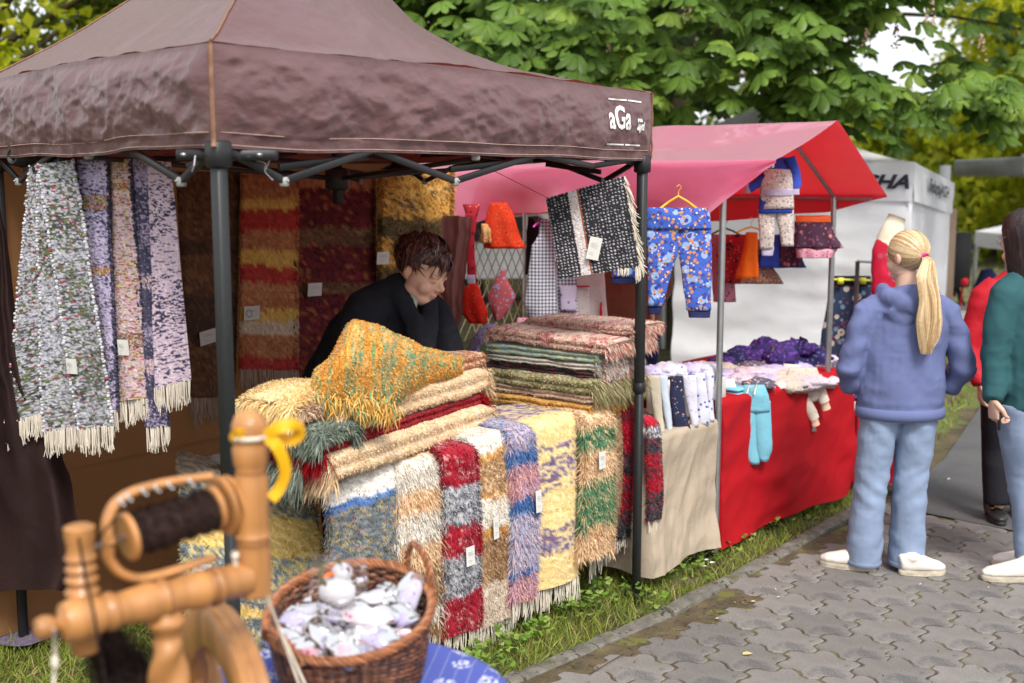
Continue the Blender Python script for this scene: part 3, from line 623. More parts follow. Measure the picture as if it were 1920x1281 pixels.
# ================================================= TREES
m_bark = mat('bark', (.075, .06, .035), .95, var=.5, vscale=10, bump=1, bscale=30, bdist=.03, stretch=(1, 1, .3), speck=[((.07, .09, .02), 7, .3)])
m_leaf = mat('leaf', attr=True, rough=.45, var=.1, vscale=2, transl=.45, spec=.35)
def limb(mb, a, b, r0, r1, bend=.15, n=9):
    a, b = np.asarray(a, float), np.asarray(b, float); t = np.linspace(0, 1, n)[:, None]; L = np.linalg.norm(b - a)
    p = a + (b - a) * t + bend * L * (rng.normal(size=3) * .5 * np.sin(np.pi * t) + np.array([0, 0, .35]) * np.sin(np.pi * t)); mb.tube(p, np.linspace(r0, r1, n), 9); return p
def palm_leaf(rg, size=1.0):
    """one hand-shaped chestnut leaf: 7 leaflets hanging from a common point; returns V, T; +x is the way it points"""
    V = []; T = []; n = 0
    for k, a in enumerate(np.radians([-118, -78, -38, 0, 38, 78, 118])):
        L = size * [.42, .72, .93, 1, .93, .72, .42][k] * rg.uniform(.9, 1.08) * .17; w = L * .44; a += rg.normal() * .07; drp = rg.uniform(.25, .6)
        d = np.array([math.cos(a), math.sin(a), 0]); s = np.array([-math.sin(a), math.cos(a), 0])
        pr = [(0, .02), (.35, .55), (.68, 1.0), (.86, .72), (1.0, .04)]
        for (t, ww) in pr:
            c = d * L * t; z = -drp * L * t * t
            V += [c - s * w / 2 * ww + [0, 0, z - .02 * ww * size * .6], c + [0, 0, z + .012 * size], c + s * w / 2 * ww + [0, 0, z - .02 * ww * size * .6]]
        for i in range(4):
            b = n + i * 3
            T += [(b, b + 1, b + 4), (b, b + 4, b + 3), (b + 1, b + 2, b + 5), (b + 1, b + 5, b + 4)]
        n += 15
    return np.array(V), np.array(T)
lv = [palm_leaf(np.random.default_rng(i)) for i in range(8)]
def leafM(d, up):
    x = unit(d); y = unit(np.cross(up, x)); z = np.cross(x, y); return np.stack([x, y, z], 1)
ch_pal = pal([(.12, .21, .03), (.165, .28, .045), (.075, .14, .022), (.25, .36, .06)], [3, 3, 2.5, 1])
leafmeshes = []
for i, (V, T) in enumerate(lv):
    for j in range(3):
        b = MB(); base = pick(ch_pal, 1)[0]; cc = base * (1 + .12 * np.sin(np.arange(len(V)) * 1.7))[:, None]; b.add(V, T=T, col=cc); me = b.mesh('leaf', True); me.materials.append(m_leaf); leafmeshes.append(me)
def chestnut(name, label, base, spread, n_clump, seed_pts, zlo, rmax=(.55, .75), nobj=300, branches=16, trunk=(.2, 6.)):
    root = thing(name, label, 'tree', base, None)
    mb = MB(); limb(mb, base, np.asarray(base) + [.1, .2, trunk[1]], trunk[0], trunk[0] * .55, .04, 14); tr = mb.obj('trunk', m_bark, root)
    top = np.asarray(base) + [0, .1, 0]
    pts = seed_pts
    mb = MB()
    for k in range(branches):
        q = pts[rng.integers(len(pts))]; p = limb(mb, top + [0, 0, min(max(1.9, q[2] - 1.0), trunk[1] - .2)], q, .05, .012, .1)
    br = mb.obj('branches', m_bark, root); br['kind'] = 'stuff'
    allL = []   # (pos, M, scale, dist)
    for q in pts:
        for i in range(n_clump):
            o = rng.normal(size=3) * np.array([.2, .2, .13]); p = q + o; out = unit(np.array([p[0] - top[0], p[1] - top[1] , 0]) + rng.normal(size=3) * .7 + [0, 0, -.15]); out[2] = -abs(out[2]) * .6 - .12
            M = leafM(unit(out), unit(np.array([0, 0, 1.]) + np.array([rng.normal() * .35, -.35 + rng.normal() * .35, 0]))); allL.append((p, M, rng.uniform(.7, 1.15)))
    return root, allL
def to_pix(p):
    zc = p[1] * cT - (p[2] - CAMZ) * sT; u = p[1] * sT + (p[2] - CAMZ) * cT; return 960 + FPX * p[0] / zc, 640.5 - FPX * u / zc, zc
def inside_view(p): x, y, zc = to_pix(p); return zc > 0 and -40 < x < 1960 and -40 < y < 1321
# crown of the big chestnut: clumps of leaves laid in drooping tiers around the trunk, denser on the outside
base = G(1256, 648, 0); base[2] = -.04
pts = []
for k in range(1350):
    th = rng.uniform(0, 2 * np.pi); ph = rng.uniform(-.25, 1.2); rr = rng.uniform(.5, 1.0) ** .5
    R = np.array([5.6, 3.9, 3.6]); c = np.array([base[0] + .6, base[1] - .3, 4.35])
    p = c + R * rr * np.array([math.cos(th) * math.cos(ph), math.sin(th) * math.cos(ph), math.sin(ph)]) * (1 + .2 * noise(np.array([th * 2, ph * 3, 0.]), 90))
    if p[2] > 7.5: continue
    _x, _y, _z = to_pix(p)
    if 1590 < _x < 1920 and 20 < _y < 260 and rng.random() < .85: continue
    if 1400 < _x <= 1590 and -20 < _y < 230 and rng.random() < .5: continue
    g_ = noise(p * .9, 91)
    if g_ < -.3 + .25 * (p[0] > 3.5): continue
    pts.append(p)
# drooping sprays on the near side
for k in range(260):
    px = rng.uniform(820, 1930); py = rng.uniform(-60, 245) if px < 1560 else rng.uniform(-60, 230); Y = rng.uniform(8.8, 11.2)
    lim = 250 - 55 * noise(np.array([px / 90., 3., 0]), 92)
    if py > lim or noise(np.array([px / 75., py / 60., 5.]), 97) < -.02: continue
    if px > 1580 and rng.random() < .6: continue
    pts.append(W(px, py, Y))
pts = np.array(pts)
root, LL_ = chestnut('chestnut_tree', 'big horse chestnut with hand-shaped leaves and mossy trunk behind the red stall', base, None, 11, pts, 0, branches=40)
vis_, rest_ = [], []
for e in LL_:
    (vis_ if (inside_view(e[0]) and e[0][1] < 11.5) else rest_).append(e)
vis_.sort(key=lambda e: -e[2] / e[0][1]); objs = vis_[:300]; rest_ += vis_[300:]
for (p, M, s) in objs:
    o = bpy.data.objects.new('leaf', leafmeshes[rng.integers(len(leafmeshes))]); COL.objects.link(o); o.parent = root
    MM = Matrix.Translation(Vector(p - base)) @ Matrix([[*(M[i] * s * 1.15), 0] for i in range(3)] + [[0, 0, 0, 1]]); o.matrix_local = MM
mb = MB()
def join_leaves(mb, L, pl, sc=1., simple=False):
    byk = {}
    for e in L: byk.setdefault(rng.integers(8), []).append(e)
    for k, es in byk.items():
        V, T = lv[k]; P0 = np.array([e[0] for e in es]); Ms = np.array([e[1] * e[2] * 1.15 * sc for e in es])
        Vs = np.einsum('nij,vj->nvi', Ms, V) + P0[:, None, :]; n, v = Vs.shape[:2]
        c = pick(pl, n) * rng.uniform(.8, 1.2, (n, 1)); mb.add(Vs.reshape(-1, 3), T=(T[None] + (np.arange(n) * v)[:, None, None]).reshape(-1, 3), col=np.repeat(c, v, 0))
join_leaves(mb, rest_, ch_pal); fo = mb.obj('farther_leaves', m_leaf, root); fo['kind'] = 'stuff'
# blossom candles
m_blos = mat('blossom', (.62, .45, .34), .8, var=.3, vscale=40, transl=.3)
for (px, py, Y) in [(1306, 100, 9.4), (1141, 110, 9.6), (983, 88, 9.8), (1370, 140, 10), (1290, 22, 9.5), (1680, 70, 9.5), (1745, 18, 9), (1550, 60, 10), (1625, 75, 9.8), (985, 150, 10), (1840, 90, 9.2)]:
    p = W(px, py, Y); b = MB()
    for k in range(34):
        t = rng.random(); a = rng.uniform(0, 6.28); r = .035 * (1 - t) + .008; b.sph(p + [r * math.cos(a), r * math.sin(a), (t - .5) * .2], rng.uniform(.007, .012), 5, 3)
    b.obj('blossom_candle', m_blos, root)['kind'] = 'stuff'

# ---- generic broadleaf tree with small leaves
m_leaf2 = mat('small_leaf', attr=True, rough=.5, var=.12, vscale=1, transl=.6, spec=.3)
def broadleaf(name, label, base, R, zc, n, size, pl, trunk=.16, holes=.0, seed=0, low=-.7, th0=None):
    base = np.array([*base, -.04]) if len(base) == 2 else np.asarray(base)
    root = thing(name, label, 'tree', base, 'trees behind the market'); c = base + [0, 0, zc]; R = np.array(R)
    mb = MB(); limb(mb, base, c + [0, 0, R[2] * .3], trunk, trunk * .4, .03, 12); mb.obj('trunk', m_bark, root)
    mb = MB()
    for k in range(14): 
        d = unit(rng.normal(size=3) + [0, -.4, .3]); limb(mb, c + [0, 0, rng.uniform(-.6, .2) * R[2]], c + d * R * .8, trunk * .35, .02, .15)
    mb.obj('branches', m_bark, root)['kind'] = 'stuff'
    m = int(n * 1.6); d = unit(rng.normal(size=(m, 3))); d[:, 2] = np.maximum(d[:, 2], low); rr = rng.uniform(.35, 1, m) ** .45
    lob = 1 + .22 * noise(d * 2.6 + seed, 95) + .12 * noise(d * 6 + seed, 96); p = c + d * R * (rr * lob)[:, None]
    den = fbm(p / (R.max() * .16) + seed, 98, 2); p = p[den > -.25 + holes][:n]; k = len(p)
    a = unit(rng.normal(size=(k, 3)) + [0, 0, -.5]); b = unit(np.cross(a, rng.normal(size=(k, 3)) * .6 + [0, -.3, 1])); s = size * rng.uniform(.6, 1.3, k)[:, None]
    nn = np.cross(a, b) * s * .12
    V = np.stack([p - a * s * .5, p - b * s * .34 - nn, p + a * s * .55, p + b * s * .34 - nn], 1).reshape(-1, 3)
    cl = pick(pl, k) * (1 + .3 * noise(p / (R.max() * .22) + 4, 99))[:, None]
    mb = MB(); mb.add(V, Q=np.arange(k * 4).reshape(-1, 4), col=np.repeat(cl, 4, 0)); mb.obj('crown', m_leaf2, root)['kind'] = 'stuff'
    return root
yl = pal([(.42, .46, .02), (.54, .56, .03), (.26, .32, .02), (.62, .6, .06)], [3, 2.5, 2, 1])
mg = pal([(.17, .24, .03), (.24, .3, .035), (.11, .16, .02), (.34, .38, .05)], [3, 2, 2, 1])
dk = pal([(.05, .085, .018), (.07, .11, .022), (.035, .06, .014)])
broadleaf('maple_tree', 'yellow-green maple showing above the left end of the brown gazebo', (-6.4, 14.5), (3.6, 3, 3.4), 4.6, 26000, .16, yl, seed=1, holes=.08)
broadleaf('maple_tree', 'mid-green maple just left of the gazebo peak, behind the yellow-green one', (-3.6, 17.5), (3.2, 3, 3.6), 5.0, 20000, .17, mg, seed=2)
broadleaf('maple_tree', 'mid-green leafy tree filling the gap between gazebo roof and chestnut', (-.6, 19), (3.6, 3, 4.0), 5.0, 15000, .18, mg, seed=3, holes=.2)
broadleaf('linden_tree', 'bright yellow-green tree right of the white gazebo', (13.6, 26.5), (4.3, 4, 5.2), 4.6, 34000, .22, yl, seed=4, holes=.08, low=-.95)
broadleaf('linden_tree', 'olive bushy tree between the white gazebo and the small white canopy', (10.4, 33), (4.2, 4, 2.3), 1.9, 22000, .25, yl, seed=5, low=-1)
broadleaf('linden_tree', 'yellowish tree at the right edge behind the dark-haired woman', (16.8, 30), (4.6, 4, 5.4), 4.8, 26000, .25, yl, seed=6, low=-1)
broadleaf('linden_tree', 'green tree behind the red stall and white gazebo roof', (3.0, 22), (3.2, 3, 3.2), 3.4, 13000, .19, mg, seed=8, low=-1, holes=.15)
broadleaf('bush', 'low green bush under the trees at the stage', (12.6, 36), (5.4, 2.6, 2.6), 1.6, 18000, .26, yl, trunk=.05, seed=9, low=-.8)['category'] = 'bush'
broadleaf('bush', 'green hedge bush seen between the two stalls', (-1.2, 26), (5, 2, 1.9), 1.2, 16000, .2, mg, trunk=.05, seed=10, low=-.8)['category'] = 'bush'
# ================================================= RUGS
m_rug = mat('rag_weave', attr=True, rough=.95, var=.25, vscale=90, bump=.6, bscale=160, bdist=.006, spec=.1, sheen=.2)
m_pile = mat('rag_pile', attr=True, rough=.9, var=.1, vscale=30, transl=.25, spec=.15)
m_cord = mat('fringe_cord', (.62, .56, .47), .95, var=.15, vscale=30)
m_paper = mat('paper_tag', (.58, .57, .54), .8, var=.04)
m_ink2 = mat('tag_ink', (.08, .08, .09), .8)
tT = unit(np.array([.72, .694, 0])); nT = np.array([-tT[1], tT[0], 0]); T0 = np.array([-.52, 4.15, 0])
def TP(s, n, z): return T0 + tT * s + nT * n + np.array([0, 0, z])
# colour pattern = list of (u_end, palette); palettes chosen per blade
def band_cols(u, v, bands, wob=.02, sd=0):
    u = u + wob * noise(np.stack([v * 3, u * 6, u * 0 + sd], 1), 7) + wob * .5 * rng.normal(size=len(u)); out = np.zeros((len(u), 3)); done = np.zeros(len(u), bool)
    for k, (ue, pl) in enumerate(bands):
        m = (~done) & ((u <= ue) | (k == len(bands) - 1))
        if m.any():
            c, w = pl; q = noise(np.stack([u[m] * 110, v[m] * 2.6, u[m] * 0 + sd], 1), 8) * .5 + .5; q = np.clip(q * .62 + rng.random(m.sum()) * .38, 0, .9999)
            cw = np.cumsum(w); q2 = (np.argsort(np.argsort(q)) + .5) / m.sum(); out[m] = c[np.searchsorted(cw, q2).clip(0, len(c) - 1)]
        done |= m
    return out * rng.uniform(.85, 1.15, (len(u), 1))
def weave(root, P, bands, name='weave', sd=0, amp=.002, th=.008):
    """closed ribbon with thickness from a grid P (u along, v across)"""
    nu, nv = P.shape[:2]; U, V = np.meshgrid(np.linspace(0, 1, nu), np.linspace(0, 1, nv), indexing='ij')
    du = np.gradient(P, axis=0); dv = np.gradient(P, axis=1); N = unit(np.cross(du, dv)); c = band_cols(U.ravel(), V.ravel(), bands, .01, sd).reshape(nu, nv, 3)
    top = P + N * (amp * rng.normal(size=(nu, nv, 1))); bot = P - N * th
    ring = np.concatenate([top, bot[:, ::-1]], 1); rc = np.concatenate([c, c[:, ::-1] * .8], 1); b = MB(); b.grid(ring, col=rc, cv=True); return b.obj(name, m_rug, root)
def pile(root, P, bands, n, L, w, mess=.7, grav=.4, sd=0, edge=0., seg=2, name='pile', flow=0., elong=1.9):
    n = int(n * 1.6); mess = mess * 1.35; L = L * (.55 if L > .03 else .62); w = w * .82; u = rng.random(n); v = rng.random(n)
    if edge > 0:   # extra tufts at the long edges
        m = rng.random(n) < edge; v = np.where(m, np.where(rng.random(n) < .5, rng.random(n) * .05, 1 - rng.random(n) * .05), v)
    p, N, du, dv = gsample(P, u, v); d = unit(N + mess * rng.normal(size=(n, 3)) + dv * (np.where(v < .06, -1.1, 0) + np.where(v > .94, 1.1, 0))[:, None] + du * flow)
    c = band_cols(u, v, bands, .02, sd); LL = L * rng.uniform(.5, 1.3, n) * np.where((v < .05) | (v > .95), elong, 1.); b = MB()
    blades(b, p - N * .003, d, LL, w * rng.uniform(.6, 1.3, n), c, bend=np.array([0, 0, -1.]) * (grav * LL)[:, None], seg=seg); o = b.obj(name, m_pile, root, smooth=False); o['kind'] = 'stuff'; return o
def fringe(root, a, b_, n, L, down=(0, 0, -1), m=None, out=None, r=.0028, tang=.25, name='fringe'):
    mb = MB(); a, b_ = np.asarray(a), np.asarray(b_); dn = np.asarray(down, float); out = np.zeros(3) if out is None else out
    for i in range(n):
        p = a + (b_ - a) * ((i + .5 + rng.normal() * .25) / n); l = L * rng.uniform(.75, 1.15)
        for k in range(3):
            j = rng.normal(size=3) * tang * .22 * l; q = rng.normal(size=3) * .003
            mb.tube([p + q, p + dn * l * .35 + out * .3 * l + j * .3 + q, p + dn * l * .7 + j * .8 + q + out * .2 * l, p + dn * l + j * 1.4], [r, r * .9, r * .8, r * .5], 4, cap=False)
    o = mb.obj(name, m or m_cord, root); o['kind'] = 'stuff'; return o
def ptag(root, c, n, up, w=.05, h=.075, lines=True, rot=0., emblem=False):
    n = unit(n); upv = unit(np.asarray(up, float) - n * np.dot(n, up)); x = np.cross(upv, n); x, upv = x * math.cos(rot) + upv * math.sin(rot), upv * math.cos(rot) - x * math.sin(rot)
    g = 5; P = np.array([[c + x * w * (a - .5) + upv * h * (b - .5) + n * (.004 * math.cos(a * 3) + .004 * b) for a in np.linspace(0, 1, g)] for b in np.linspace(0, 1, g)])
    b = MB(); b.grid(P); b.grid((P - n * .0012)[:, ::-1]); t = b.obj('price_tag', m_paper, root)
    if lines:
        k = MB()
        for i, (y, l) in enumerate([(.72, .5), (.62, .6), (.3, .35)]):
            c0 = c + x * w * (-.32) + upv * h * (y - .5) + n * .0095; k.bar(c0, c0 + x * w * l, .0012, .0008)
        if emblem:
            a = np.linspace(0, 2 * np.pi, 22); k.tube([c + x * (-.22 * w + h * .26 * math.cos(i)) + upv * h * .28 * math.sin(i) + n * .0085 for i in a], .0011, 4)
        k.obj('tag_print', m_ink2, t)
    return t
# palettes
CREAM = pal([(.72, .62, .46), (.62, .50, .33), (.78, .70, .56)]); PEACH = pal([(.70, .50, .30), (.78, .60, .42), (.62, .40, .22)]); WHITE = pal([(.66, .61, .53), (.56, .51, .44), (.72, .68, .62)])
GREYB = pal([(.11, .12, .13), (.2, .21, .2), (.34, .28, .14), (.07, .12, .17), (.3, .18, .17)], [3, 3, 2, 2, 1]); BLUE = pal([(.06, .14, .36), (.12, .22, .42)]); CRIM = pal([(.34, .012, .03), (.26, .01, .02), (.5, .22, .22)], [4, 3, .9])
GREY = pal([(.3, .3, .33), (.5, .5, .52), (.1, .1, .12)]); TAN = pal([(.36, .2, .09), (.52, .33, .17), (.24, .13, .06), (.62, .47, .32)]); PINK = pal([(.56, .27, .28), (.66, .42, .42), (.46, .3, .4)]); LILAC = pal([(.36, .34, .48), (.55, .4, .42), (.22, .3, .46)])
YEL = pal([(.72, .52, .22), (.78, .6, .3), (.66, .48, .2)]); PURP = pal([(.16, .1, .18), (.62, .48, .25), (.3, .22, .26), (.1, .08, .2)], [2, 3, 1, 1]); GRN = pal([(.05, .19, .1), (.1, .28, .16), (.5, .4, .22), (.3, .34, .2)], [2, 2, 2, 1])
BLKR = pal([(.03, .03, .035), (.07, .07, .08), (.3, .01, .03)], [4, 2, 1]); REDB = pal([(.42, .01, .03), (.3, .01, .02), (.05, .04, .05)], [3, 2, 1.4]); BROWN = pal([(.25, .14, .07), (.36, .22, .12)]); CARAM = pal([(.5, .25, .06), (.62, .34, .1)])
# ---- draped rugs on the table front
def draped(label, s0, width, ztop, zbot, bands, inner=.28, L=.02, w=.0045, n=9000, mess=.7, grav=.5, n_off=0., fr=True, lean=0., sd=0, edge=.15, bulge=.03, wave=.008, slant=0., bottom_slant=0., frL=.07, frm=None, tilt=0.):
    b0 = TP(s0, n_off, 0); root = thing('draped_rug', label, 'rug', b0, 'rugs draped over the front of the table')
    R = .05; Ltot = inner + R * 1.57 + (ztop - R - zbot); nu = 90; nv = 22; u = np.linspace(0, 1, nu) * Ltot
    nn = np.where(u < inner, inner - u + R, np.where(u < inner + 1.57 * R, R * (1 - np.sin(np.clip((u - inner) / R, 0, 1.57))), 0)); z = np.where(u < inner, ztop, np.where(u < inner + 1.57 * R, ztop - R * (1 - np.cos(np.clip((u - inner) / R, 0, 1.57))), ztop - R - (u - inner - 1.57 * R)))
    P = np.zeros((nu, nv, 3)); h = np.clip((ztop - z) / (ztop - zbot), 0, 1)
    for j in range(nv):
        v = j / (nv - 1); s = s0 + (v - .5) * width * (1 + .06 * h) + lean * h + .01 * noise(np.stack([u * 5, u * 0 + sd, u * 0], 1), 3)
        off = nn + n_off - bulge * np.sin(np.pi * h) * (1 - (2 * v - 1) ** 2 * .8) - wave * np.sin(v * 9 + sd + h * 3) * h + .02 * (abs(2 * v - 1) ** 4) + tilt * h
        zz = z + (v - .5) * (slant * (1 - h) + bottom_slant * h) + .006 * noise(np.stack([u * 8, u * 0 + v * 4, u * 0 + sd], 1), 4) - .012 * (abs(2 * v - 1) ** 3) * (1 - h)
        P[:, j] = T0 + tT * s[:, None] + nT * off[:, None] + np.stack([u * 0, u * 0, zz], 1)
    P = P[:, ::-1]
    du = np.gradient(P, axis=0); dv = np.gradient(P, axis=1)
    if np.cross(du, dv)[nu - 5, nv // 2] @ (-nT) < 0: P = P[:, ::-1]
    fu = inner / Ltot * .8; bb = [(fu + (1 - fu) * ue, pl) for ue, pl in bands]
    weave(root, P, bb, sd=sd); pile(root, P, bb, n, L, w, mess, grav, sd, edge)
    if fr: fringe(root, P[-1, 0], P[-1, -1], int(width / .012), frL, m=frm, out=-nT * .1)
    return root, P
def tag_on(root, P, u, v, rot=0., w=.05, h=.075):
    i, j = int(u * (P.shape[0] - 1)), int(v * (P.shape[1] - 1)); du = P[i + 1, j] - P[i - 1, j]; ptag(root, P[i, j] - nT * .022, -nT + np.array([0, 0, .1]), (0, 0, 1), w, h, rot=rot)
r_, P_ = draped('grey-blue multicoloured rug with a fluffy white band on top, leftmost beside the basket', 0, .33, .81, .22, [(.24, pal([(.78, .74, .68), (.7, .66, .6)])), (.285, BLUE), (1, GREYB)], L=.016, n=11000, sd=1, slant=.03, fr=False)
# side tuft of its end
r_, P_ = draped('peach and white shaggy rug behind the basket handle, between grey-blue and crimson rugs', .235, .215, .83, .12, [(.1, PEACH), (.25, WHITE), (.36, PEACH), (.5, WHITE), (.62, PEACH), (.8, TAN), (.9, WHITE), (1, TAN)], L=.04, w=.006, n=9500, mess=.9, grav=.8, sd=2, edge=.3, bulge=.04); tag_on(r_, P_, .86, .4, .25)
r_, P_ = draped('crimson rug with two grey shaggy bands and a white tag', .435, .175, .845, .10, [(.28, CRIM), (.47, GREY), (.62, CRIM), (.8, GREY), (1, CRIM)], L=.02, n=9500, sd=3, edge=.25, bulge=.02, n_off=-.025, frm=None); tag_on(r_, P_, .70, .5)
r_, P_ = draped('cream and tan shaggy rug with white tufted left edge, between crimson and pink-blue rugs', .635, .23, .86, .085, [(.17, WHITE), (.2, CARAM), (.36, TAN), (.38, CARAM), (.53, WHITE), (.565, CARAM), (.60, TAN), (.79, pal([(.3, .17, .09), (.42, .27, .15), (.2, .11, .05)])), (1, pal([(.62, .52, .42), (.55, .45, .36)]))], L=.022, n=12000, sd=4, edge=.3, bulge=.03, frL=.11, bottom_slant=.03); tag_on(r_, P_, .62, .3, 0, .035, .09)
# dark red underlay seen under its fringe
r_, P_ = draped('narrow shaggy rug in pink, lilac and blue blocks with a hanging tag', .765, .13, .875, .16, [(.2, LILAC), (.29, BLUE), (.47, PINK), (.55, BLUE), (.84, pal([(.5, .4, .5), (.36, .42, .56), (.6, .46, .5)])), (.87, BLUE), (1, PINK)], L=.034, w=.005, n=9000, mess=.9, grav=.6, sd=5, edge=.3, n_off=-.035, frL=.1, lean=.0); tag_on(r_, P_, .6, .7, 0, .04, .09)
r_, P_ = draped('large pale yellow rug with two purple-flecked bands and a long white fringe', .985, .35, .875, .14, [(.04, PURP), (.24, YEL), (.27, PURP), (.30, YEL), (.42, PURP), (.45, YEL), (.47, PURP), (.67, YEL), (.83, PURP), (1, YEL)], L=.009, w=.004, n=11000, sd=6, edge=.05, bulge=.015, wave=.006, frL=.1, n_off=.015); tag_on(r_, P_, .66, .15, -.35, .055, .085)
r_, P_ = draped('green and peach shaggy rug with a white tag, right of the pale yellow rug', 1.235, .18, .88, .23, [(.2, PEACH), (.33, GRN), (.5, PEACH), (.8, GRN), (1, PEACH)], L=.036, w=.0055, n=10500, mess=.9, grav=.6, sd=7, edge=.35, n_off=-.02, lean=.0, fr=False); tag_on(r_, P_, .55, .35, 0, .05, .075)
r_, P_ = draped('brown rug with a long white fringe hanging behind the green and peach rug', 1.38, .22, .86, .26, [(1, BROWN)], L=.02, n=5000, sd=8, n_off=.05, bottom_slant=.10, frL=.12)
r_, P_ = draped('black and red shaggy rug just left of the tent post', 1.49, .13, .99, .24, [(.12, REDB), (.2, GREY), (.5, REDB), (.62, BLKR), (.82, REDB), (1, BLKR)], inner=.2, L=.035, w=.005, n=10000, mess=.85, grav=.5, sd=9, edge=.25, n_off=.06, frL=.05)
r_, P_ = draped('charcoal and red striped rug hanging just right of the tent post', 1.575, .085, .80, .33, [(.2, REDB), (.28, GREY), (.42, BLKR), (.75, REDB), (1, BLKR)], inner=.2, L=.014, w=.004, n=6000, sd=10, n_off=-.05, frL=.06)
# ---- table under the rugs
m_tabletop = mat('folding_table', (.35, .34, .33), .6, var=.1)
tb = thing('rug_table', 'folding table almost hidden under the draped and stacked rugs', 'table', TP(.75, .4, 0))
b = MB(); R = np.stack([tT, nT, [0, 0, 1]], 1); b.box(TP(.72, .46, .745), (1.74, .78, .03), R, bev=.006); b.obj('tabletop', m_tabletop, tb)
for (s, n) in ((.08, .3), (1.37, .14), (.08, .78), (1.37, .78)): b = MB(); b.bar(TP(s, n, 0), TP(s, n, .73), .03); b.obj('leg', m_steel, tb)
# ---- folded rugs stacked on the table
def folded(label, c, axis, L, wd, th, bands, tuft=.014, n=6000, w=.004, fold=True, ends=True, sd=0, sag=0., group=None, endc=None, endL=.045, nend=900, mess=.7, bend=0., arch=0., endside=None):
    """folded rug: rounded slab along axis; bands run across its width cross-section or along it"""
    ax = unit(np.asarray(axis, float)); sdv = unit(np.cross([0, 0, 1], ax)); upv = np.cross(ax, sdv); c = np.asarray(c, float)
    root = thing('folded_rug', label, 'rug', c - [0, 0, th / 2], group or 'folded rugs stacked on the table'); nl = 46; nr = 34
    a = np.linspace(0, 2 * np.pi, nr, endpoint=False); ca, sa = np.cos(a), np.sin(a)
    ex = .45; cx = np.sign(ca) * np.abs(ca) ** ex; cz = np.sign(sa) * np.abs(sa) ** .7
    if fold: cz = cz * (1 - .16 * np.exp(-((np.abs(sa)) / .16) ** 2)); cx = cx * (1 - .10 * np.exp(-(sa / .2) ** 2))
    P = np.zeros((nl, nr, 3)); t = np.linspace(-.5, .5, nl)
    for i in range(nl):
        k = (1 - .25 * max(0, (abs(t[i]) - .42) / .08) ** 2); wob = 1 + .05 * noise(np.array([t[i] * 7, sd, 0.]), 12)
        P[i] = c + ax * (t[i] * L) + upv * (sag * (4 * t[i] ** 2) * -1 + arch * math.cos(t[i] * 3.1) + bend * t[i]) + sdv[None] * (cx * wd / 2 * wob)[:, None] + upv[None] * (cz * th / 2 * k)[:, None]
    P += .004 * fbm(P * 14 + sd, 13, 2)[..., None] * upv
    b = MB(); U, V = np.meshgrid(np.linspace(0, 1, nl), np.linspace(0, 1, nr), indexing='ij'); col = band_cols(U.ravel(), V.ravel(), bands, .01, sd).reshape(nl, nr, 3)
    n0 = b.n; b.grid(P, col=col * .85, cv=True); b.N += [list(range(nr))[::-1], [(nl - 1) * nr + j for j in range(nr)]]; b.obj('weave', m_rug, root)
    n = int(n * 1.6); tuft = tuft * .58; mess = mess * 1.4; w = w * .9; u = rng.random(n); v = rng.random(n); Pw = np.concatenate([P, P[:, :1]], 1); p, N, du, dv = gsample(Pw, u, v)
    mid_ = np.einsum('ij,ij->i', N, p - (c + ax * ((p - c) @ ax)[:, None])); N = N * np.sign(mid_)[:, None]
    d = unit(N + mess * rng.normal(size=(n, 3))); cc = band_cols(u, v, bands, .02, sd); LL = tuft * rng.uniform(.5, 1.4, n); m = MB()
    blades(m, p - N * .002, d, LL, w * rng.uniform(.7, 1.3, n), cc, bend=np.array([0, 0, -1.]) * (LL * .35)[:, None])
    if ends:
        for sgn in ((-1, 1) if endside is None else (endside,)):
            k = nend; y = rng.uniform(-.5, .5, k); zz = rng.uniform(-.5, .5, k); i = 0 if sgn < 0 else nl - 1; ce = P[i].mean(0)
            p = ce + sdv * (y * wd * .95)[:, None] + upv * (zz * th * .8)[:, None]; d = unit(ax * sgn + .5 * rng.normal(size=(k, 3)) + [0, 0, -.25]); l = endL * .8 * rng.uniform(.5, 1.4, k)
            blades(m, p - ax * sgn * .015, d, l, w * 1.3 * rng.uniform(.7, 1.3, k), pick(endc or bands[0][1], k) * rng.uniform(.8, 1.15, (k, 1)), bend=np.array([0, 0, -1.]) * (l * .7)[:, None])
    o = m.obj('pile', m_pile, root, smooth=False); o['kind'] = 'stuff'; return root, P
# left stack runs along the table front
A1, A2 = np.array([-.60, 3.92, 0]), np.array([-.085, 4.86, 0]); axL = unit(A2 - A1); LLk = np.linalg.norm(A2 - A1); inL = np.array([-axL[1], axL[0], 0])
def LP(f, n, z): return A1 + (A2 - A1) * f + inL * n + np.array([0, 0, z])
RUST = pal([(.5, .18, .08), (.6, .42, .26), (.4, .13, .07), (.7, .55, .38)]); PCREAM = pal([(.76, .57, .36), (.68, .48, .28), (.8, .64, .45)]); OLIVE = pal([(.28, .24, .11), (.42, .36, .2), (.18, .2, .08), (.55, .47, .3)]); SAGE = pal([(.2, .24, .19), (.28, .32, .26), (.14, .18, .15)]); GOLD = pal([(.55, .29, .07), (.66, .38, .1)]); PBEI = pal([(.55, .38, .27), (.62, .46, .34)])
PYEL = pal([(.84, .64, .30), (.88, .74, .44), (.78, .56, .26)])
folded('cream shaggy folded rug at the bottom of the left stack, above the draped rugs', LP(.50, .16, .885), axL, LLk * 1.02, .34, .115, [(1, PCREAM)], n=15000, tuft=.016, w=.004, sd=1, endL=.07, nend=2200, bend=0)
folded('thin crimson folded rug pressed between the two cream rugs', LP(.47, .18, .955), axL, LLk * 1.02, .33, .055, [(1, pal([(.32, .005, .012), (.24, .004, .01)]))], n=8000, tuft=.015, sd=2, endL=.085, nend=2600)
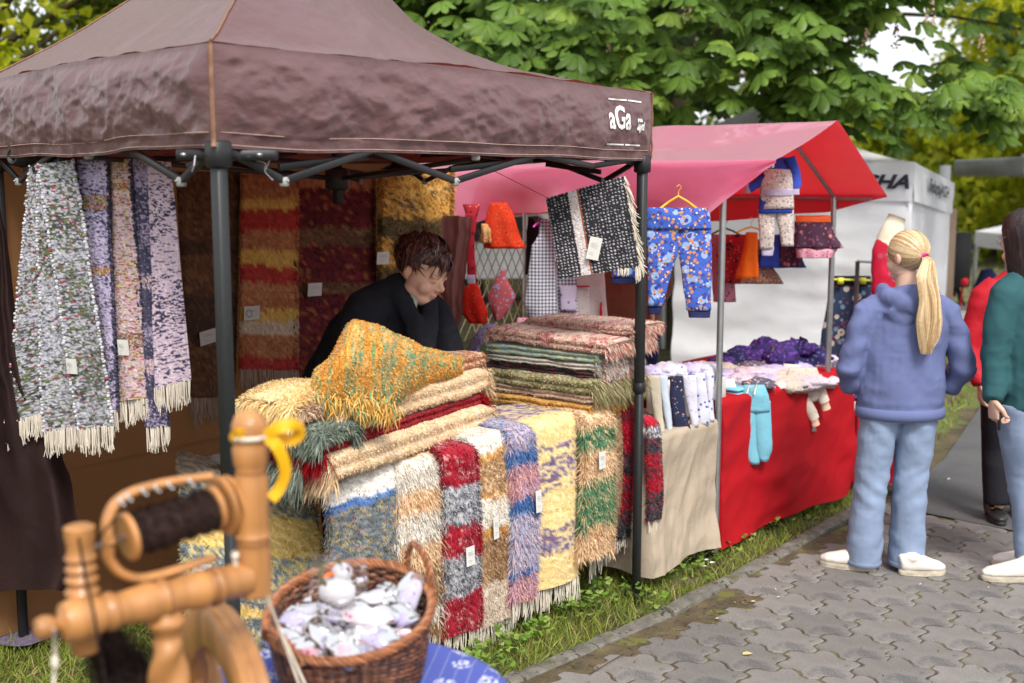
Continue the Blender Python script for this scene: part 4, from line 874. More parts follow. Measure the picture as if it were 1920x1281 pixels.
folded('cream shaggy folded rug above the crimson one', LP(.54, .18, 1.03), axL, LLk * .98, .34, .11, [(1, PCREAM)], n=15000, tuft=.016, sd=3, endL=.055, nend=1600)
folded('rust and cream flecked folded rug on top of the left stack', LP(.70, .22, 1.115), axL, LLk * .66, .36, .07, [(1, RUST)], n=10000, tuft=.014, sd=4, endL=.04)
folded('sage green shaggy rug end curling out above the crimson tufts', W(600, 806, 3.98), axL, .20, .18, .06, [(1, SAGE)], n=2600, tuft=.028, w=.005, sd=5, endL=.06, nend=1500, endc=SAGE)
folded('sage green shaggy rug end hanging lowest at the left of the stack', W(560, 868, 4.02), axL, .20, .18, .08, [(1, SAGE)], n=3000, tuft=.03, w=.005, sd=25, endL=.07, nend=1800, endc=SAGE)
folded('dark red shaggy rug end at the far left, under the pale yellow tufts', W(536, 800, 4.08), axL, .16, .12, .05, [(1, CRIM)], n=1500, tuft=.025, w=.005, sd=6, endL=.05, nend=900, endc=pal([(.32, .01, .02), (.22, .01, .02)]))
folded('dark red shaggy rug end at the bottom left beside the lowest sage one', W(528, 892, 4.08), axL, .16, .14, .07, [(1, CRIM)], n=1500, tuft=.025, w=.005, sd=26, endL=.05, nend=900, endc=pal([(.32, .01, .02), (.22, .01, .02)]))
folded('pale yellow shaggy rug bunched at the left end under the orange rug', W(560, 752, 4.05), axL, .36, .24, .075, [(1, PYEL)], n=11000, tuft=.026, w=.005, sd=7, endL=.08, nend=2600, arch=.03, endc=PYEL)
folded('small brown tufted rug end among the pale yellow tufts', W(566, 768, 3.93), axL, .10, .09, .045, [(1, pal([(.42, .23, .14), (.5, .32, .2), (.7, .55, .4)]))], n=3500, tuft=.025, w=.005, sd=8, endL=.05, nend=900)
# thrown orange and green rug: a crumpled sheet laid over the stack
root = thing('crumpled_rug', 'orange and green shaggy rug thrown in a peaked heap on the left stack', 'rug', LP(.5, .2, 1.12))
prof_px = [  # ridge pixel, depth, half-height in px above the lower edge
    (585, 745, 3.98, 700, 775), (620, 735, 4.0, 672, 785), (655, 700, 4.05, 598, 792), (690, 690, 4.12, 603, 790), (725, 690, 4.2, 615, 782), (765, 700, 4.3, 640, 745), (800, 705, 4.42, 652, 722), (835, 700, 4.55, 660, 716), (868, 695, 4.68, 672, 706)]
xs = np.array([p[0] for p in prof_px]); nu, nv = 60, 36; Pg = np.zeros((nu, nv, 3)); uu = np.linspace(0, 1, nu)
xx = np.interp(uu, np.linspace(0, 1, len(xs)), xs); Yc = np.interp(xx, xs, [p[2] for p in prof_px]); yt = np.interp(xx, xs, [p[3] for p in prof_px]); yb = np.interp(xx, xs, [p[4] for p in prof_px])
ker = np.array([1, 2, 3, 2, 1]) / 9; sm_ = lambda a: np.convolve(np.pad(a, 2, 'edge'), ker, 'valid'); yt = sm_(sm_(yt)); yb = sm_(sm_(yb))
for i in range(nu):
    for j in range(nv):
        a = 2 * np.pi * j / nv; yc = (yt[i] + yb[i]) / 2; hh = (yb[i] - yt[i]) / 2; e = 1 if 0 < i < nu - 1 else .6
        Pg[i, j] = W(xx[i], yc - hh * e * math.sin(a), Yc[i] + .10 - .15 * math.cos(a) * (.5 + hh / 130) - .02 * math.sin(a))
Pg += (.022 * fbm(Pg * 7, 15, 2) + .012 * ridge(Pg * 6, 17, 2))[..., None] * np.array([.3, -.8, .5])
ORG = pal([(.68, .31, .05), (.74, .40, .09), (.78, .52, .2), (.1, .32, .17), (.16, .38, .24)], [3, 3, 2, 1.1, .9])
Pw = np.concatenate([Pg, Pg[:, :1]], 1)
def closed_shag(root, Pw, pl, n, L, w, mess=.7, grav=.4, bands=None, name='pile', scale=9.):
    nl, nr = Pw.shape[:2]; ctr = Pw[:, :-1].mean(1); b = MB(); bands = bands or [(1, pl)]
    U, V = np.meshgrid(np.linspace(0, 1, nl), np.linspace(0, 1, nr - 1), indexing='ij'); col = band_cols(U.ravel(), V.ravel(), bands, .01).reshape(nl, nr - 1, 3)
    b.grid(Pw[:, :-1], col=col * .8, cv=True); b.N += [list(range(nr - 1))[::-1], [(nl - 1) * (nr - 1) + j for j in range(nr - 1)]]; b.obj('weave', m_rug, root)
    u = rng.random(n); v = rng.random(n); p, N, du, dv = gsample(Pw, u, v); ci = ctr[np.clip((u * (nl - 1)).astype(int), 0, nl - 1)]; N = N * np.sign(np.einsum('ij,ij->i', N, p - ci))[:, None]
    d = unit(N + mess * rng.normal(size=(n, 3))); LL = L * rng.uniform(.5, 1.4, n); m = MB(); cc = band_cols(u, v, bands, .02)
    blades(m, p - N * .003, d, LL, w * rng.uniform(.6, 1.3, n), cc, bend=np.array([0, 0, -1.]) * (LL * grav)[:, None]); o = m.obj(name, m_pile, root, smooth=False); o['kind'] = 'stuff'; return m
closed_shag(root, Pw, ORG, 34000, .0105, .0044, 1.1, .25)
m = MB(); k = 1500; a0 = W(600, 740, 3.97); a1 = W(735, 768, 4.10); t = rng.random(k)[:, None]; p = a0 + (a1 - a0) * t + rng.normal(size=(k, 3)) * .018; l = rng.uniform(.02, .045, k)
blades(m, p, unit(np.array([0, -.5, -.7]) + .45 * rng.normal(size=(k, 3))), l, .005, pick(pal([(.68, .38, .08), (.75, .5, .18), (.12, .34, .18)], [3, 3, 1]), k), bend=np.array([0, 0, -1.]) * (l * .5)[:, None]); m.obj('loose_tufts', m_pile, root, smooth=False)['kind'] = 'stuff'
# right stack: rugs folded across the table
axR = unit(np.array([.80, -.60, 0])); R0 = np.array([.19, 5.24, 0]); inR = np.array([.60, .80, 0])
def RP(f, n, z): return R0 + axR * f + inR * n + np.array([0, 0, z - .025])
gr = 'folded rugs in the right stack'
folded('golden orange folded rug at the bottom of the right stack', RP(.0, .06, .905), axR, .56, .40, .05, [(1, GOLD)], n=9000, tuft=.012, sd=11, endL=.03, group=gr)
folded('pinkish beige folded rug above the golden one', RP(.0, .08, .95), axR, .58, .40, .045, [(1, PBEI)], n=7000, tuft=.012, sd=12, endL=.03, group=gr)
folded('olive green shaggy folded rug with tufts curling at its left end', RP(-.03, .08, 1.0), axR, .64, .42, .07, [(1, OLIVE)], n=14000, tuft=.018, w=.004, sd=13, endL=.07, nend=2400, group=gr)
folded('black folded rug with one bright red stripe at its edge', RP(-.05, .12, 1.045), axR, .60, .40, .035, [(1, pal([(.03, .03, .035), (.3, .01, .02), (.06, .06, .07)], [3, 1.2, 1]))], n=5000, tuft=.01, sd=14, group=gr)
folded('thin off-white folded rug under the teal one', RP(-.02, .12, 1.08), axR, .60, .42, .035, [(1, pal([(.6, .55, .48), (.5, .45, .38)]))], n=5000, tuft=.009, sd=15, endL=.03, group=gr)
folded('pale teal and yellow flecked folded rug', RP(-.02, .12, 1.12), axR, .60, .42, .055, [(1, pal([(.3, .42, .38), (.55, .48, .22), (.38, .5, .46), (.2, .3, .3)], [3, 2, 2, 1]))], n=9000, tuft=.009, sd=16, endL=.02, group=gr)
RDW = pal([(.62, .42, .33), (.7, .55, .44), (.45, .05, .08)], [3, 3, 1.6])
folded('red-speckled cream rug folded on top of the right stack', RP(.0, .12, 1.178), axR, .66, .42, .06, [(1, RDW)], n=12000, tuft=.017, sd=17, endL=.04, nend=1500, group=gr, bend=-.02)
folded('upper fold of a red-speckled rug tilted back on the right stack', RP(.04, .26, 1.225), axR, .58, .30, .045, [(1, RDW)], n=9000, tuft=.017, sd=18, endL=.035, group=gr)
folded('white and red tufted rug bundle at the right end beside the tent post', RP(.22, .12, 1.06), axR, .16, .34, .12, [(1, pal([(.68, .62, .55), (.5, .03, .05), (.6, .5, .42), (.1, .1, .12)], [4, 1.6, 2, .7]))], n=6000, tuft=.02, w=.004, sd=19, endL=.03, nend=1800, group=gr)
# ---- yellow and slate rug over a chest at the near left end
root = thing('chest_rug', 'slate-grey and yellow banded shaggy rug draped over a chest left of the table', 'rug', W(470, 1150, 4.2))
rows = [(338, 600, 846, 5.0), (334, 596, 858, 4.75), (334, 590, 885, 4.45), (336, 595, 930, 4.27), (337, 604, 985, 4.2), (338, 608, 1040, 4.17), (340, 606, 1100, 4.15), (345, 560, 1160, 4.14), (352, 520, 1200, 4.14)]
nu, nv = 70, 40; uu = np.linspace(0, 1, nu); kk = np.linspace(0, 1, len(rows)); f_ = lambda i: sm_(sm_(np.interp(uu, kk, [r[i] for r in rows])))
x0, x1, yy, Yd = f_(0), f_(1), f_(2), f_(3)
P = np.array([[W(x0[i] + (x1[i] - x0[i]) * v, yy[i] + 42 * v * (1 - uu[i] * .3) - 20 * (1 - uu[i]) * abs(2 * v - 1) ** 2 * 0, Yd[i] + .05 * v + .05 * abs(2 * v - 1) ** 3) for v in np.linspace(0, 1, nv)] for i in range(nu)])
P += .012 * fbm(P * 5, 21, 2)[..., None] * np.array([0, -1, .4])
du = np.gradient(P, axis=0); dv = np.gradient(P, axis=1)
if np.cross(du, dv)[30, 20] @ np.array([0, -1, .3]) < 0: P = P[:, ::-1]
SL = pal([(.10, .13, .17), (.16, .2, .23), (.55, .46, .22), (.3, .3, .2), (.42, .34, .15)], [3, 2, 2, 1, 1]); SLL = pal([(.2, .22, .24), (.5, .44, .28), (.32, .31, .24), (.6, .52, .33)]); YB = pal([(.66, .46, .14), (.74, .55, .22), (.6, .42, .14)])
bnd = [(.30, SLL), (.40, SL), (.58, YB), (.80, SL), (.84, YB), (1, SL)]
weave(root, P, bnd, sd=5); pile(root, P, bnd, 22000, .014, .0045, .7, .4, 5, .05); fringe(root, P[-1, 0], P[-1, -1], 30, .09)
ptag(root, W(378, 1068, 4.05), (0, -1, .2), (0, 0, 1), .06, .05, rot=-.3)
ch = thing('chest', 'dark storage chest hidden under the slate and yellow rug', 'chest', W(470, 1160, 4.6)); b = MB(); c = W(470, 1010, 4.72); b.box([c[0] - .02, 4.72, .33], (.44, .62, .62), np.array([[.95, -.3, 0], [.3, .95, 0], [0, 0, 1]]), bev=.03); b.obj('box_body', m_dark, ch)
b = MB(); b.sph(W(446, 852, 4.3), (.035, .02, .02)); lone(b, 'cloth_scrap', mat('blue_scrap', (.12, .18, .5), .8, speck=[((.7, .7, .8), 60, .3)]), 'small blue and white patterned cloth on the chest behind the near post', 'cloth')
# ================================================= HANGING RUGS
CAMP = np.array([0, 0, CAMZ])
def plane_pt(px, py, p0, n):
    d = ray(px, py); return CAMP + d * (np.dot(np.asarray(p0) - CAMP, n) / np.dot(d, n))
def px_quad(cor, nu, nv, p0, n, wave=.0, nw=2.2, sd=0., off=0.):
    """grid over a hanging sheet whose corners (TL, TR, BR, BL) lie on the plane"""
    TL, TR, BR, BL = [plane_pt(*c, p0, n) for c in cor]; u, v = np.meshgrid(np.linspace(0, 1, nu), np.linspace(0, 1, nv), indexing='ij'); u = u[..., None]; v = v[..., None]
    P = TL * (1 - u) * (1 - v) + TR * (1 - u) * v + BR * u * v + BL * u * (1 - v)
    n = unit(n) * (-1 if unit(n)[1] > 0 else 1)
    return P + n * (off + wave * (.25 + .75 * u) * np.sin(v * 6.28 * nw + sd + u * .8) + wave * .4 * noise(np.concatenate([u * 4, v * 4, u * 0 + sd], -1), 5)[..., None])
def woven(root, P, base, fl, prob, run=4, edge=None, stripes=None, sd=0, relief=.0012, th=.006):
    nu, nv = P.shape[:2]; N = unit(np.cross(np.gradient(P, axis=0), np.gradient(P, axis=1))); N = N * np.where((N[..., 1] > 0)[..., None], -1, 1)
    col = np.zeros((nu, nv, 3)); 
    for i in range(nu):
        u = i / nu; bp, fp, pr = base, fl, prob
        row = pick(bp, nv); row = row[np.repeat(np.arange(0, nv, 2), 2)[:nv]]; k = 0
        dens = pr * (1 + .9 * noise(np.array([u * 14, sd, 0.]), 6))
        while k < nv:
            if rng.random() < dens: L = rng.integers(2, run + 2); row[k:k + L] = pick(fp, 1)[0]; k += L
            else: k += rng.integers(1, 4)
        col[i] = row
    if stripes:
        for (a, b_, pl, ax, pr) in stripes:
            t = (np.arange(nu)[:, None] / nu + np.zeros(nv)) if ax == 0 else (np.arange(nv)[None] / nv + np.zeros((nu, 1)))
            m = (t >= a) & (t < b_) & (rng.random((nu, nv)) < pr); col[m] = pick(pl, int(m.sum()))
    rel = relief * (np.where(np.arange(nu) % 2, 1, -1)[:, None] + .8 * rng.normal(size=(nu, nv)))
    P1 = P + N * rel[..., None]; P2 = P - N * th
    ring = np.concatenate([P1, P2[:, ::-1]], 1); b = MB(); b.grid(ring, col=np.concatenate([col, col[:, ::-1]], 1), cv=True); b.obj('weave', m_rug, root)
    if edge is not None:
        b = MB()
        for j in (0, nv - 1):
            for i in range(0, nu, 2): b.sph(P[i, j] + rng.normal(size=3) * .002, np.array([.0068, .0065, .0062]) * rng.uniform(.7, 1.25), 6, 4, col=pick(edge, 1)[0])
        b.obj('beaded_edge', m_rug, root)['kind'] = 'stuff'
kp0 = np.array([-1.72, 4.3, 0]); kp1 = np.array([-1.05, 3.9, 0]); kn_ = unit(np.cross(kp1 - kp0, [0, 0, 1]))
LG = pal([(.42, .42, .47), (.30, .30, .35), (.50, .49, .53), (.16, .17, .2)], [3, 2.4, 2, 1.6]); FLK = pal([(.1, .12, .05), (.04, .04, .05), (.26, .03, .04), (.15, .17, .06)], [2.6, 3, .6, .8]); WHB = pal([(.48, .48, .52), (.38, .38, .42), (.22, .24, .1), (.3, .04, .05)], [8, 5, .8, .5])
LIL = pal([(.42, .36, .52), (.3, .25, .42), (.5, .44, .56)]); DKE = pal([(.03, .03, .06), (.06, .05, .1)]); PKL = pal([(.55, .38, .42), (.46, .32, .38), (.6, .46, .46)])
MIXF = pal([(.3, .16, .06), (.4, .05, .05), (.5, .4, .12), (.12, .12, .06)])
gk = 'woven rag rugs hung along the left side of the gazebo'
def knit(label, cor, sd, base, fl, prob, off=0., edge=None, wave=.012, stripes=None, frl=.085, tagp=None, nw=.6, rows=None):
    P = px_quad(cor, rows or 190, 34, kp0, kn_, wave, nw, sd, off); c = P[-1].mean(0); root = thing('woven_rug', label, 'rug', c, gk); woven(root, P, base, fl, prob, 4, edge, stripes, sd)
    fringe(root, P[-1, 0], P[-1, -1], max(6, int(np.linalg.norm(P[-1, -1] - P[-1, 0]) / .009)), frl, tang=.15, r=.0026)
    if tagp: i, j = int(tagp[0] * 189), int(tagp[1] * 33); n = np.array([kn_[0], kn_[1], 0]); n = n * (-1 if n[1] > 0 else 1); ptag(root, P[i, j] + n * .008, n, (0, 0, 1), .045, .055)
    return root
knit('grey-white flecked woven rug, leftmost of the hanging row, swinging outward', [(50, 312), (74, 312), (80, 772), (8, 800)], 1, LG, FLK, .28, -.02, WHB)
knit('narrow middle fold of grey-white flecked woven rug, second from the left', [(70, 312), (92, 312), (152, 798), (82, 812)], 2, LG, FLK, .28, .0, WHB)
knit('wide grey-white woven rug with olive and red flecks and a small paper tag', [(86, 308), (154, 300), (232, 792), (160, 806)], 3, LG, FLK, .32, .035, WHB, tagp=(.76, .15))
knit('pale lilac woven rug with orange bands and dark edges, behind the wide flecked one', [(148, 300), (206, 298), (228, 770), (180, 770)], 4, LIL, DKE, .16, .01, DKE, stripes=[(.14, .2, MIXF, 0, .7), (.42, .45, MIXF, 0, .8)])
knit('pinkish multicoloured woven rug with brown and orange flecks, fifth in the hanging row', [(196, 298), (244, 298), (280, 745), (222, 752)], 5, PKL, MIXF, .22, .0, DKE, stripes=[(.0, .05, MIXF, 0, .6), (.1, .13, MIXF, 0, .6), (.72, .78, pal([(.3, .15, .05), (.08, .06, .05)]), 0, .7)], tagp=(.78, .4))
knit('dark-speckled lilac woven rug with black edges, longest of the hanging row', [(238, 298), (290, 300), (310, 800), (274, 800)], 6, pal([(.3, .25, .38), (.16, .13, .2), (.38, .3, .42)]), DKE, .5, -.005, DKE, stripes=[(.42, .48, PKL, 0, .6), (.74, .8, PKL, 0, .7)], rows=200)
knit('light pink-lilac woven rug with sparse dark flecks, rightmost of the hanging row', [(280, 300), (322, 304), (356, 712), (300, 728)], 7, pal([(.6, .44, .52), (.52, .42, .56), (.62, .5, .54)]), DKE, .14, .01, None)
# ---- rugs on the back wall
def wallrug(label, cor, bands, n, L, w, sd, off=.03, fr=0., tagp=None, mess=.7, emblem=False, edge=.1):
    nrm = np.cross(dW, [0, 0, 1]); P = px_quad(cor, 60, 24, PL - nW * 0, nrm, .012, .8, sd, off); c = P[-1].mean(0); root = thing('hanging_rug', label, 'rug', c, 'rugs hung on the back wall of the gazebo')
    N = np.cross(P[1, 0] - P[0, 0], P[0, 1] - P[0, 0])
    if N[1] > 0: P = P[:, ::-1]
    weave(root, P, bands, sd=sd); pile(root, P, bands, n, L, w, mess, .5, sd, edge)
    if fr: fringe(root, P[-1, 0], P[-1, -1], 34, fr, m=mat('dim_fringe', (.42, .33, .26), .95) if 'dim_fringe' not in bpy.data.materials else bpy.data.materials['dim_fringe'])
    if tagp: nn = nrm * (-1 if nrm[1] > 0 else 1); q = plane_pt(*tagp[:2], PL + nn * (off + .035), nrm); ptag(root, q, nn, (0, 0, 1), .10, .065, rot=tagp[2], emblem=emblem)
    return root
BR1 = pal([(.14, .07, .035), (.2, .1, .05), (.1, .05, .03)]); BR2 = pal([(.06, .035, .025), (.1, .05, .03)]); RU = pal([(.42, .17, .07), (.36, .13, .06), (.48, .22, .1)]); OC = pal([(.6, .36, .07), (.66, .42, .12)]); RD = pal([(.45, .05, .04), (.38, .035, .03)]); MAR = pal([(.12, .015, .02), (.08, .01, .018), (.3, .1, .03), (.18, .02, .025)], [3, 3, 1, 2]); GD = pal([(.66, .37, .08), (.56, .3, .06), (.1, .06, .03), (.72, .46, .14)], [3, 3, 1.6, 1]); DKO = pal([(.1, .07, .03), (.15, .1, .04)])
wallrug('plain brown striped rug half hidden behind the near tent post', [(328, 322), (448, 322), (440, 742), (352, 746)], [(.3, BR1), (.36, BR2), (.55, BR1), (.75, BR2), (1, BR1)], 7000, .010, .0045, 31, .01, .11, (390, 632, .12))
wallrug('rust, ochre and red striped rug with a round-stamped card', [(440, 318), (548, 318), (548, 694), (434, 690)], [(.14, RU), (.2, OC), (.3, RD), (.4, RU), (.48, OC), (.56, RD), (.69, RU), (.75, OC), (.815, pal([(.6, .48, .36), (.5, .4, .3)])), (.93, RU), (1, RD)], 9000, .010, .0045, 32, .05, .1, (472, 587, -.03), emblem=True)
wallrug('dark maroon rug with brown bands and a white card, left of the woman', [(540, 322), (694, 322), (700, 720), (540, 720)], [(.08, RU), (.26, MAR), (.34, BR1), (.52, MAR), (.57, BR1), (1, MAR)], 11000, .014, .0055, 33, .03, 0, (590, 543, -.03))
wallrug('golden shaggy rug with a dark olive band, behind the head of the woman', [(692, 318), (832, 320), (830, 660), (690, 640)], [(.27, GD), (.39, DKO), (.56, GD), (.66, DKO), (1, GD)], 13000, .018, .006, 34, .07, 0, (718, 484, -.02), edge=.2)
# ---- black and white rug by the far post
bp0 = np.array([.3, 4.98, 0]); bn = unit(np.array([.15, -1, 0]))
P = px_quad([(1024, 372), (1170, 330), (1200, 500), (1050, 524)], 110, 90, bp0, bn, .006, .8, 3, 0.)
root = thing('placemat_rug', 'black and white woven rug hung aslant on a string beside the far post', 'rug', P[-1].mean(0))
BW = pal([(.014, .014, .018), (.03, .03, .035)]); WD = pal([(.5, .48, .5), (.4, .38, .42)])
dots = [(.13 * k, .13 * k + .13, BW, 1, 0) for k in range(1)]
nu, nv = P.shape[:2]; ii, jj = np.meshgrid(np.arange(nu), np.arange(nv), indexing='ij'); col = pick(BW, nu * nv).reshape(nu, nv, 3); d_ = ((ii // 2 + (jj // 2) * 1) % 2 == 0) & ((jj % 4) < 2); dn = d_ & (rng.random((nu, nv)) < (.5 + .3 * noise(np.stack([jj * .35, ii * .02, ii * 0.], -1), 3)))
col[dn] = pick(WD, int(dn.sum())); v = jj / nv
m = (v > .27) & (v < .385); col[m] = pick(pal([(.6, .57, .58), (.52, .48, .5), (.3, .16, .1), (.5, .35, .1)], [6, 4, .8, .6]), int(m.sum())); m = (v > .385) & (v < .41); col[m] = (.28, .08, .03)
N = unit(np.cross(np.gradient(P, axis=0), np.gradient(P, axis=1))); N *= np.where((N[..., 1] > 0)[..., None], -1, 1); P1 = P + N * (.0011 * rng.normal(size=(nu, nv)))[..., None]
b = MB(); b.grid(np.concatenate([P1, (P - N * .006)[:, ::-1]], 1), col=np.concatenate([col, col[:, ::-1]], 1), cv=True); b.obj('weave', m_rug, root)
fringe(root, P[0, -1], P[-1, -1], 34, .055, down=unit(np.array([.5, 0, -1.])), tang=.5, r=.0026); fringe(root, P[-1, -6], P[-1, -1], 8, .06); fringe(root, P[-3, 64], P[-1, 76], 8, .03)
ptag(root, plane_pt(1114, 466, bp0 + np.array([0, -.02, 0]), bn), bn, (0, 0, 1), .055, .095, rot=-.2)
tl, tr = P[0, 0], P[0, -1]
s_ = MB(); s_.tube([tr, W(1186, 312, 5.05)], .0015, 5); s_.obj('hanging_string', m_strr, root); s_ = MB(); s_.tube([tl + [.01, 0, 0], W(905, 310, 4.75)], .0013, 5); s_.obj('hanging_string', m_strr, root)

# ================================================= GARMENTS
def garment(rows, Y, dep=.03, pleat=0, pamp=.006, n=40, tilt=0., crumple=.005, sd=0., m=None):
    """puffed closed cloth shape from rows (py, xl, xr) at distance Y"""
    b = MB(); rows = sorted(rows); ys = np.array([r[0] for r in rows], float); k = max(10, int((ys[-1] - ys[0]) / 6)); yy = np.linspace(ys[0], ys[-1], k)
    xl = np.interp(yy, ys, [r[1] for r in rows]); xr = np.interp(yy, ys, [r[2] for r in rows]); G_ = np.zeros((k, n, 3)); a = np.linspace(0, 2 * np.pi, n, endpoint=False)
    for i in range(k):
        L, Rr = W(xl[i], yy[i], Y), W(xr[i], yy[i], Y); f = i / (k - 1); c = (L + Rr) / 2; hw_ = (Rr - L) / 2; d = dep * .75 * (.5 + .5 * min(1, f * 3)) + tilt * 0
        pl = 1 + (pamp / dep) * np.sin(a * pleat + sd + .3 * math.sin(f * 5)) * f if pleat else 1
        sgn = np.sign(np.sin(a)) * np.abs(np.sin(a)) ** .8
        G_[i] = c + np.cos(a)[:, None] * hw_ + np.array([0, 1., 0]) * (d * sgn * pl + tilt * np.cos(a))[:, None]
    G_ += crumple * (.7 * fbm(G_ * 12 + sd, 23, 3) + .8 * ridge(G_ * 9 + sd, 25, 3))[..., None] * np.array([.5, -1, .4]); n0 = b.n; b.grid(G_, cv=True); b.N += [list(range(n)), [(k - 1) * n + j for j in range(n)][::-1]]; return b
def gthing(name, label, cat, mbs, group=None):
    """mbs: list of (part name or None, MB, material)"""
    V = np.concatenate([v for _, b, _ in mbs for v in b.V]); base = [V[:, 0].mean(), V[:, 1].mean(), V[:, 2].min()]
    if len(mbs) == 1: return lone(mbs[0][1], name, mbs[0][2], label, cat, group)
    root = thing(name, label, cat, base, group)
    for pn, b, m in mbs: b.obj(pn, m, root)
    return root
def fab(name, col, speck=None, **k):
    k.setdefault('rough', .8); k.setdefault('bump', .25); k.setdefault('bscale', 60); k.setdefault('transl', .1); k.setdefault('spec', .2); return mat(name, col, speck=speck, **k)
def hanger_mb(cx, y, w, Y, drop=26, hook=True):
    b = MB(); c = W(cx, y, Y); l = W(cx - w / 2, y + drop, Y); r = W(cx + w / 2, y + drop, Y)
    b.tube([l, (l * .45 + c * .55) + [0, 0, .004], c, (r * .45 + c * .55) + [0, 0, .004], r], .006, 6)
    if hook: b.tube([c, c + [0, 0, .025], c + [.014, 0, .04], c + [.004, 0, .055], c + [-.01, 0, .045]], .0018, 5)
    return b
m_yel = mat('yellow_plastic', (.75, .42, .01), .4); m_hang = mat('dark_hanger', (.05, .05, .05), .5); m_lime = mat('lime_plastic', (.65, .68, .06), .45); m_orgp = mat('orange_plastic', (.8, .12, .02), .5); m_pkp = mat('pink_plastic', (.7, .05, .4), .45)
# leggings with a busy print (plain splotches)
m_leg = fab('busy_blue_print', (.05, .12, .5), [((.28, .42, .72), 17, .36), ((.04, .06, .3), 31, .33), ((.58, .26, .1), 36, .31), ((.1, .05, .04), 47, .24), ((.7, .62, .6), 43, .2), ((.4, .05, .12), 61, .16)], var=.2)
m_navy = fab('navy_ribbing', (.02, .025, .09))
gthing('leggings', 'blue brightly printed child leggings with navy cuffs on a yellow hanger', 'leggings', [
    ('waist', garment([(390, 1214, 1328), (402, 1212, 1331), (430, 1212, 1333)], 5.7, .03), m_leg),
    ('trouser_leg', garment([(424, 1212, 1272), (470, 1213, 1272), (510, 1214, 1258), (574, 1213, 1243)], 5.7, .028, sd=1), m_leg),
    ('trouser_leg', garment([(424, 1268, 1333), (470, 1271, 1334), (510, 1276, 1333), (582, 1286, 1332)], 5.7, .028, sd=2), m_leg),
    ('cuff', garment([(572, 1214, 1242), (589, 1215, 1237)], 5.7, .022), m_navy), ('cuff', garment([(580, 1288, 1332), (596, 1291, 1330)], 5.7, .022), m_navy)])
lone(hanger_mb(1272, 368, 76, 5.7, 26), 'hanger', m_yel, 'yellow hanger holding up the blue printed leggings', 'hanger')
gthing('leggings', 'blue printed leggings half hidden behind the far tent post', 'leggings', [('trouser_leg', garment([(400, 1146, 1200), (470, 1146, 1198), (520, 1146, 1196)], 5.9, .03, sd=4), m_leg), ('cuff', garment([(518, 1145, 1196), (532, 1146, 1196)], 5.9, .024), m_navy)])
# hooded set, blue with floral
m_royal = fab('royal_blue', (.03, .06, .36)); m_flo = fab('pale_floral', (.52, .45, .42), [((.3, .22, .24), 55, .32), ((.7, .62, .5), 47, .25), ((.12, .16, .1), 70, .2)]); m_lav = fab('lavender_rib', (.45, .4, .55))
gthing('sweatshirt', 'royal blue and floral child sweatshirt with lavender cuffs under the awning corner', 'sweatshirt', [
    ('body', garment([(318, 1432, 1486), (340, 1424, 1486), (392, 1426, 1488)], 5.95, .05, sd=1), m_flo), ('hood', garment([(296, 1436, 1478), (322, 1428, 1484), (334, 1434, 1478)], 5.98, .045, sd=2), m_royal),
    ('sleeve', (lambda b: b.loft([W(1436, 330, 5.95), W(1418, 345, 5.95), W(1404, 354, 5.95)], .024, .02, 10) or b)(MB()), m_royal), ('sleeve', (lambda b: b.loft([W(1480, 296, 5.95), W(1491, 325, 5.95), W(1492, 352, 5.95)], .028, .022, 10) or b)(MB()), m_royal),
    ('cuff', garment([(346, 1396, 1412), (362, 1394, 1407)], 5.95, .02), m_lav), ('cuff', garment([(350, 1484, 1499), (366, 1482, 1498)], 5.95, .02), m_lav), ('waistband', garment([(350, 1426, 1488), (368, 1428, 1486)], 5.95, .054), m_lav)])
gthing('child_trousers', 'royal blue and floral child trousers hung below the hooded sweatshirt', 'trousers', [
    ('waist', garment([(366, 1424, 1482), (400, 1422, 1484)], 5.95, .04), m_royal), ('trouser_leg', garment([(392, 1422, 1456), (430, 1422, 1452), (468, 1424, 1448)], 5.95, .03), m_flo), ('trouser_leg', garment([(392, 1452, 1486), (430, 1460, 1488), (462, 1464, 1488)], 5.95, .03), m_flo),
    ('cuff', garment([(462, 1426, 1450), (480, 1427, 1448)], 5.95, .025), m_lav)])
def skirt(label, rows, Y, m, pleat=7, cat='skirt', name='skirt', group='skirts hung under the red awning', waist=None, hem=None, sd=0., tilt=0.):
    parts = [('skirt_cloth', garment(rows, Y, .05, pleat, .012, 56, sd=sd), m)]
    if waist: parts.append(('waistband', garment(waist[0], Y, .03), waist[1]))
    if hem: parts.append(('hem', garment(hem[0], Y, .055, pleat, .012, 56, sd=sd), hem[1]))
    return gthing(name, label, cat, parts, group)
m_dkfl = fab('dark_floral', (.07, .03, .06), [((.45, .16, .16), 24, .3), ((.55, .35, .32), 24, .12), ((.2, .08, .12), 44, .3)]); m_pkhem = fab('pink_hem', (.6, .3, .38), [((.4, .03, .06), 50, .25)])
m_org = fab('orange_cotton', (.75, .13, .01)); m_rdfl = fab('red_floral', (.4, .02, .03), [((.06, .02, .03), 30, .34), ((.55, .25, .2), 52, .2)]); m_brfl = fab('brown_floral', (.3, .15, .1), [((.08, .03, .04), 45, .3), ((.6, .5, .4), 56, .2)]); m_green = fab('green_cotton', (.1, .16, .03)); m_pkd = fab('dusty_pink_print', (.5, .2, .26), [((.25, .05, .1), 34, .25), ((.2, .08, .3), 52, .15)])
skirt('dark floral skirt with orange clip waistband under the right awning end', [(414, 1490, 1556), (440, 1489, 1566), (466, 1486, 1580)], 6.55, m_dkfl, waist=([(404, 1492, 1556), (417, 1491, 1557)], m_orgp), hem=([(464, 1490, 1572), (484, 1494, 1560)], m_pkhem), sd=1)
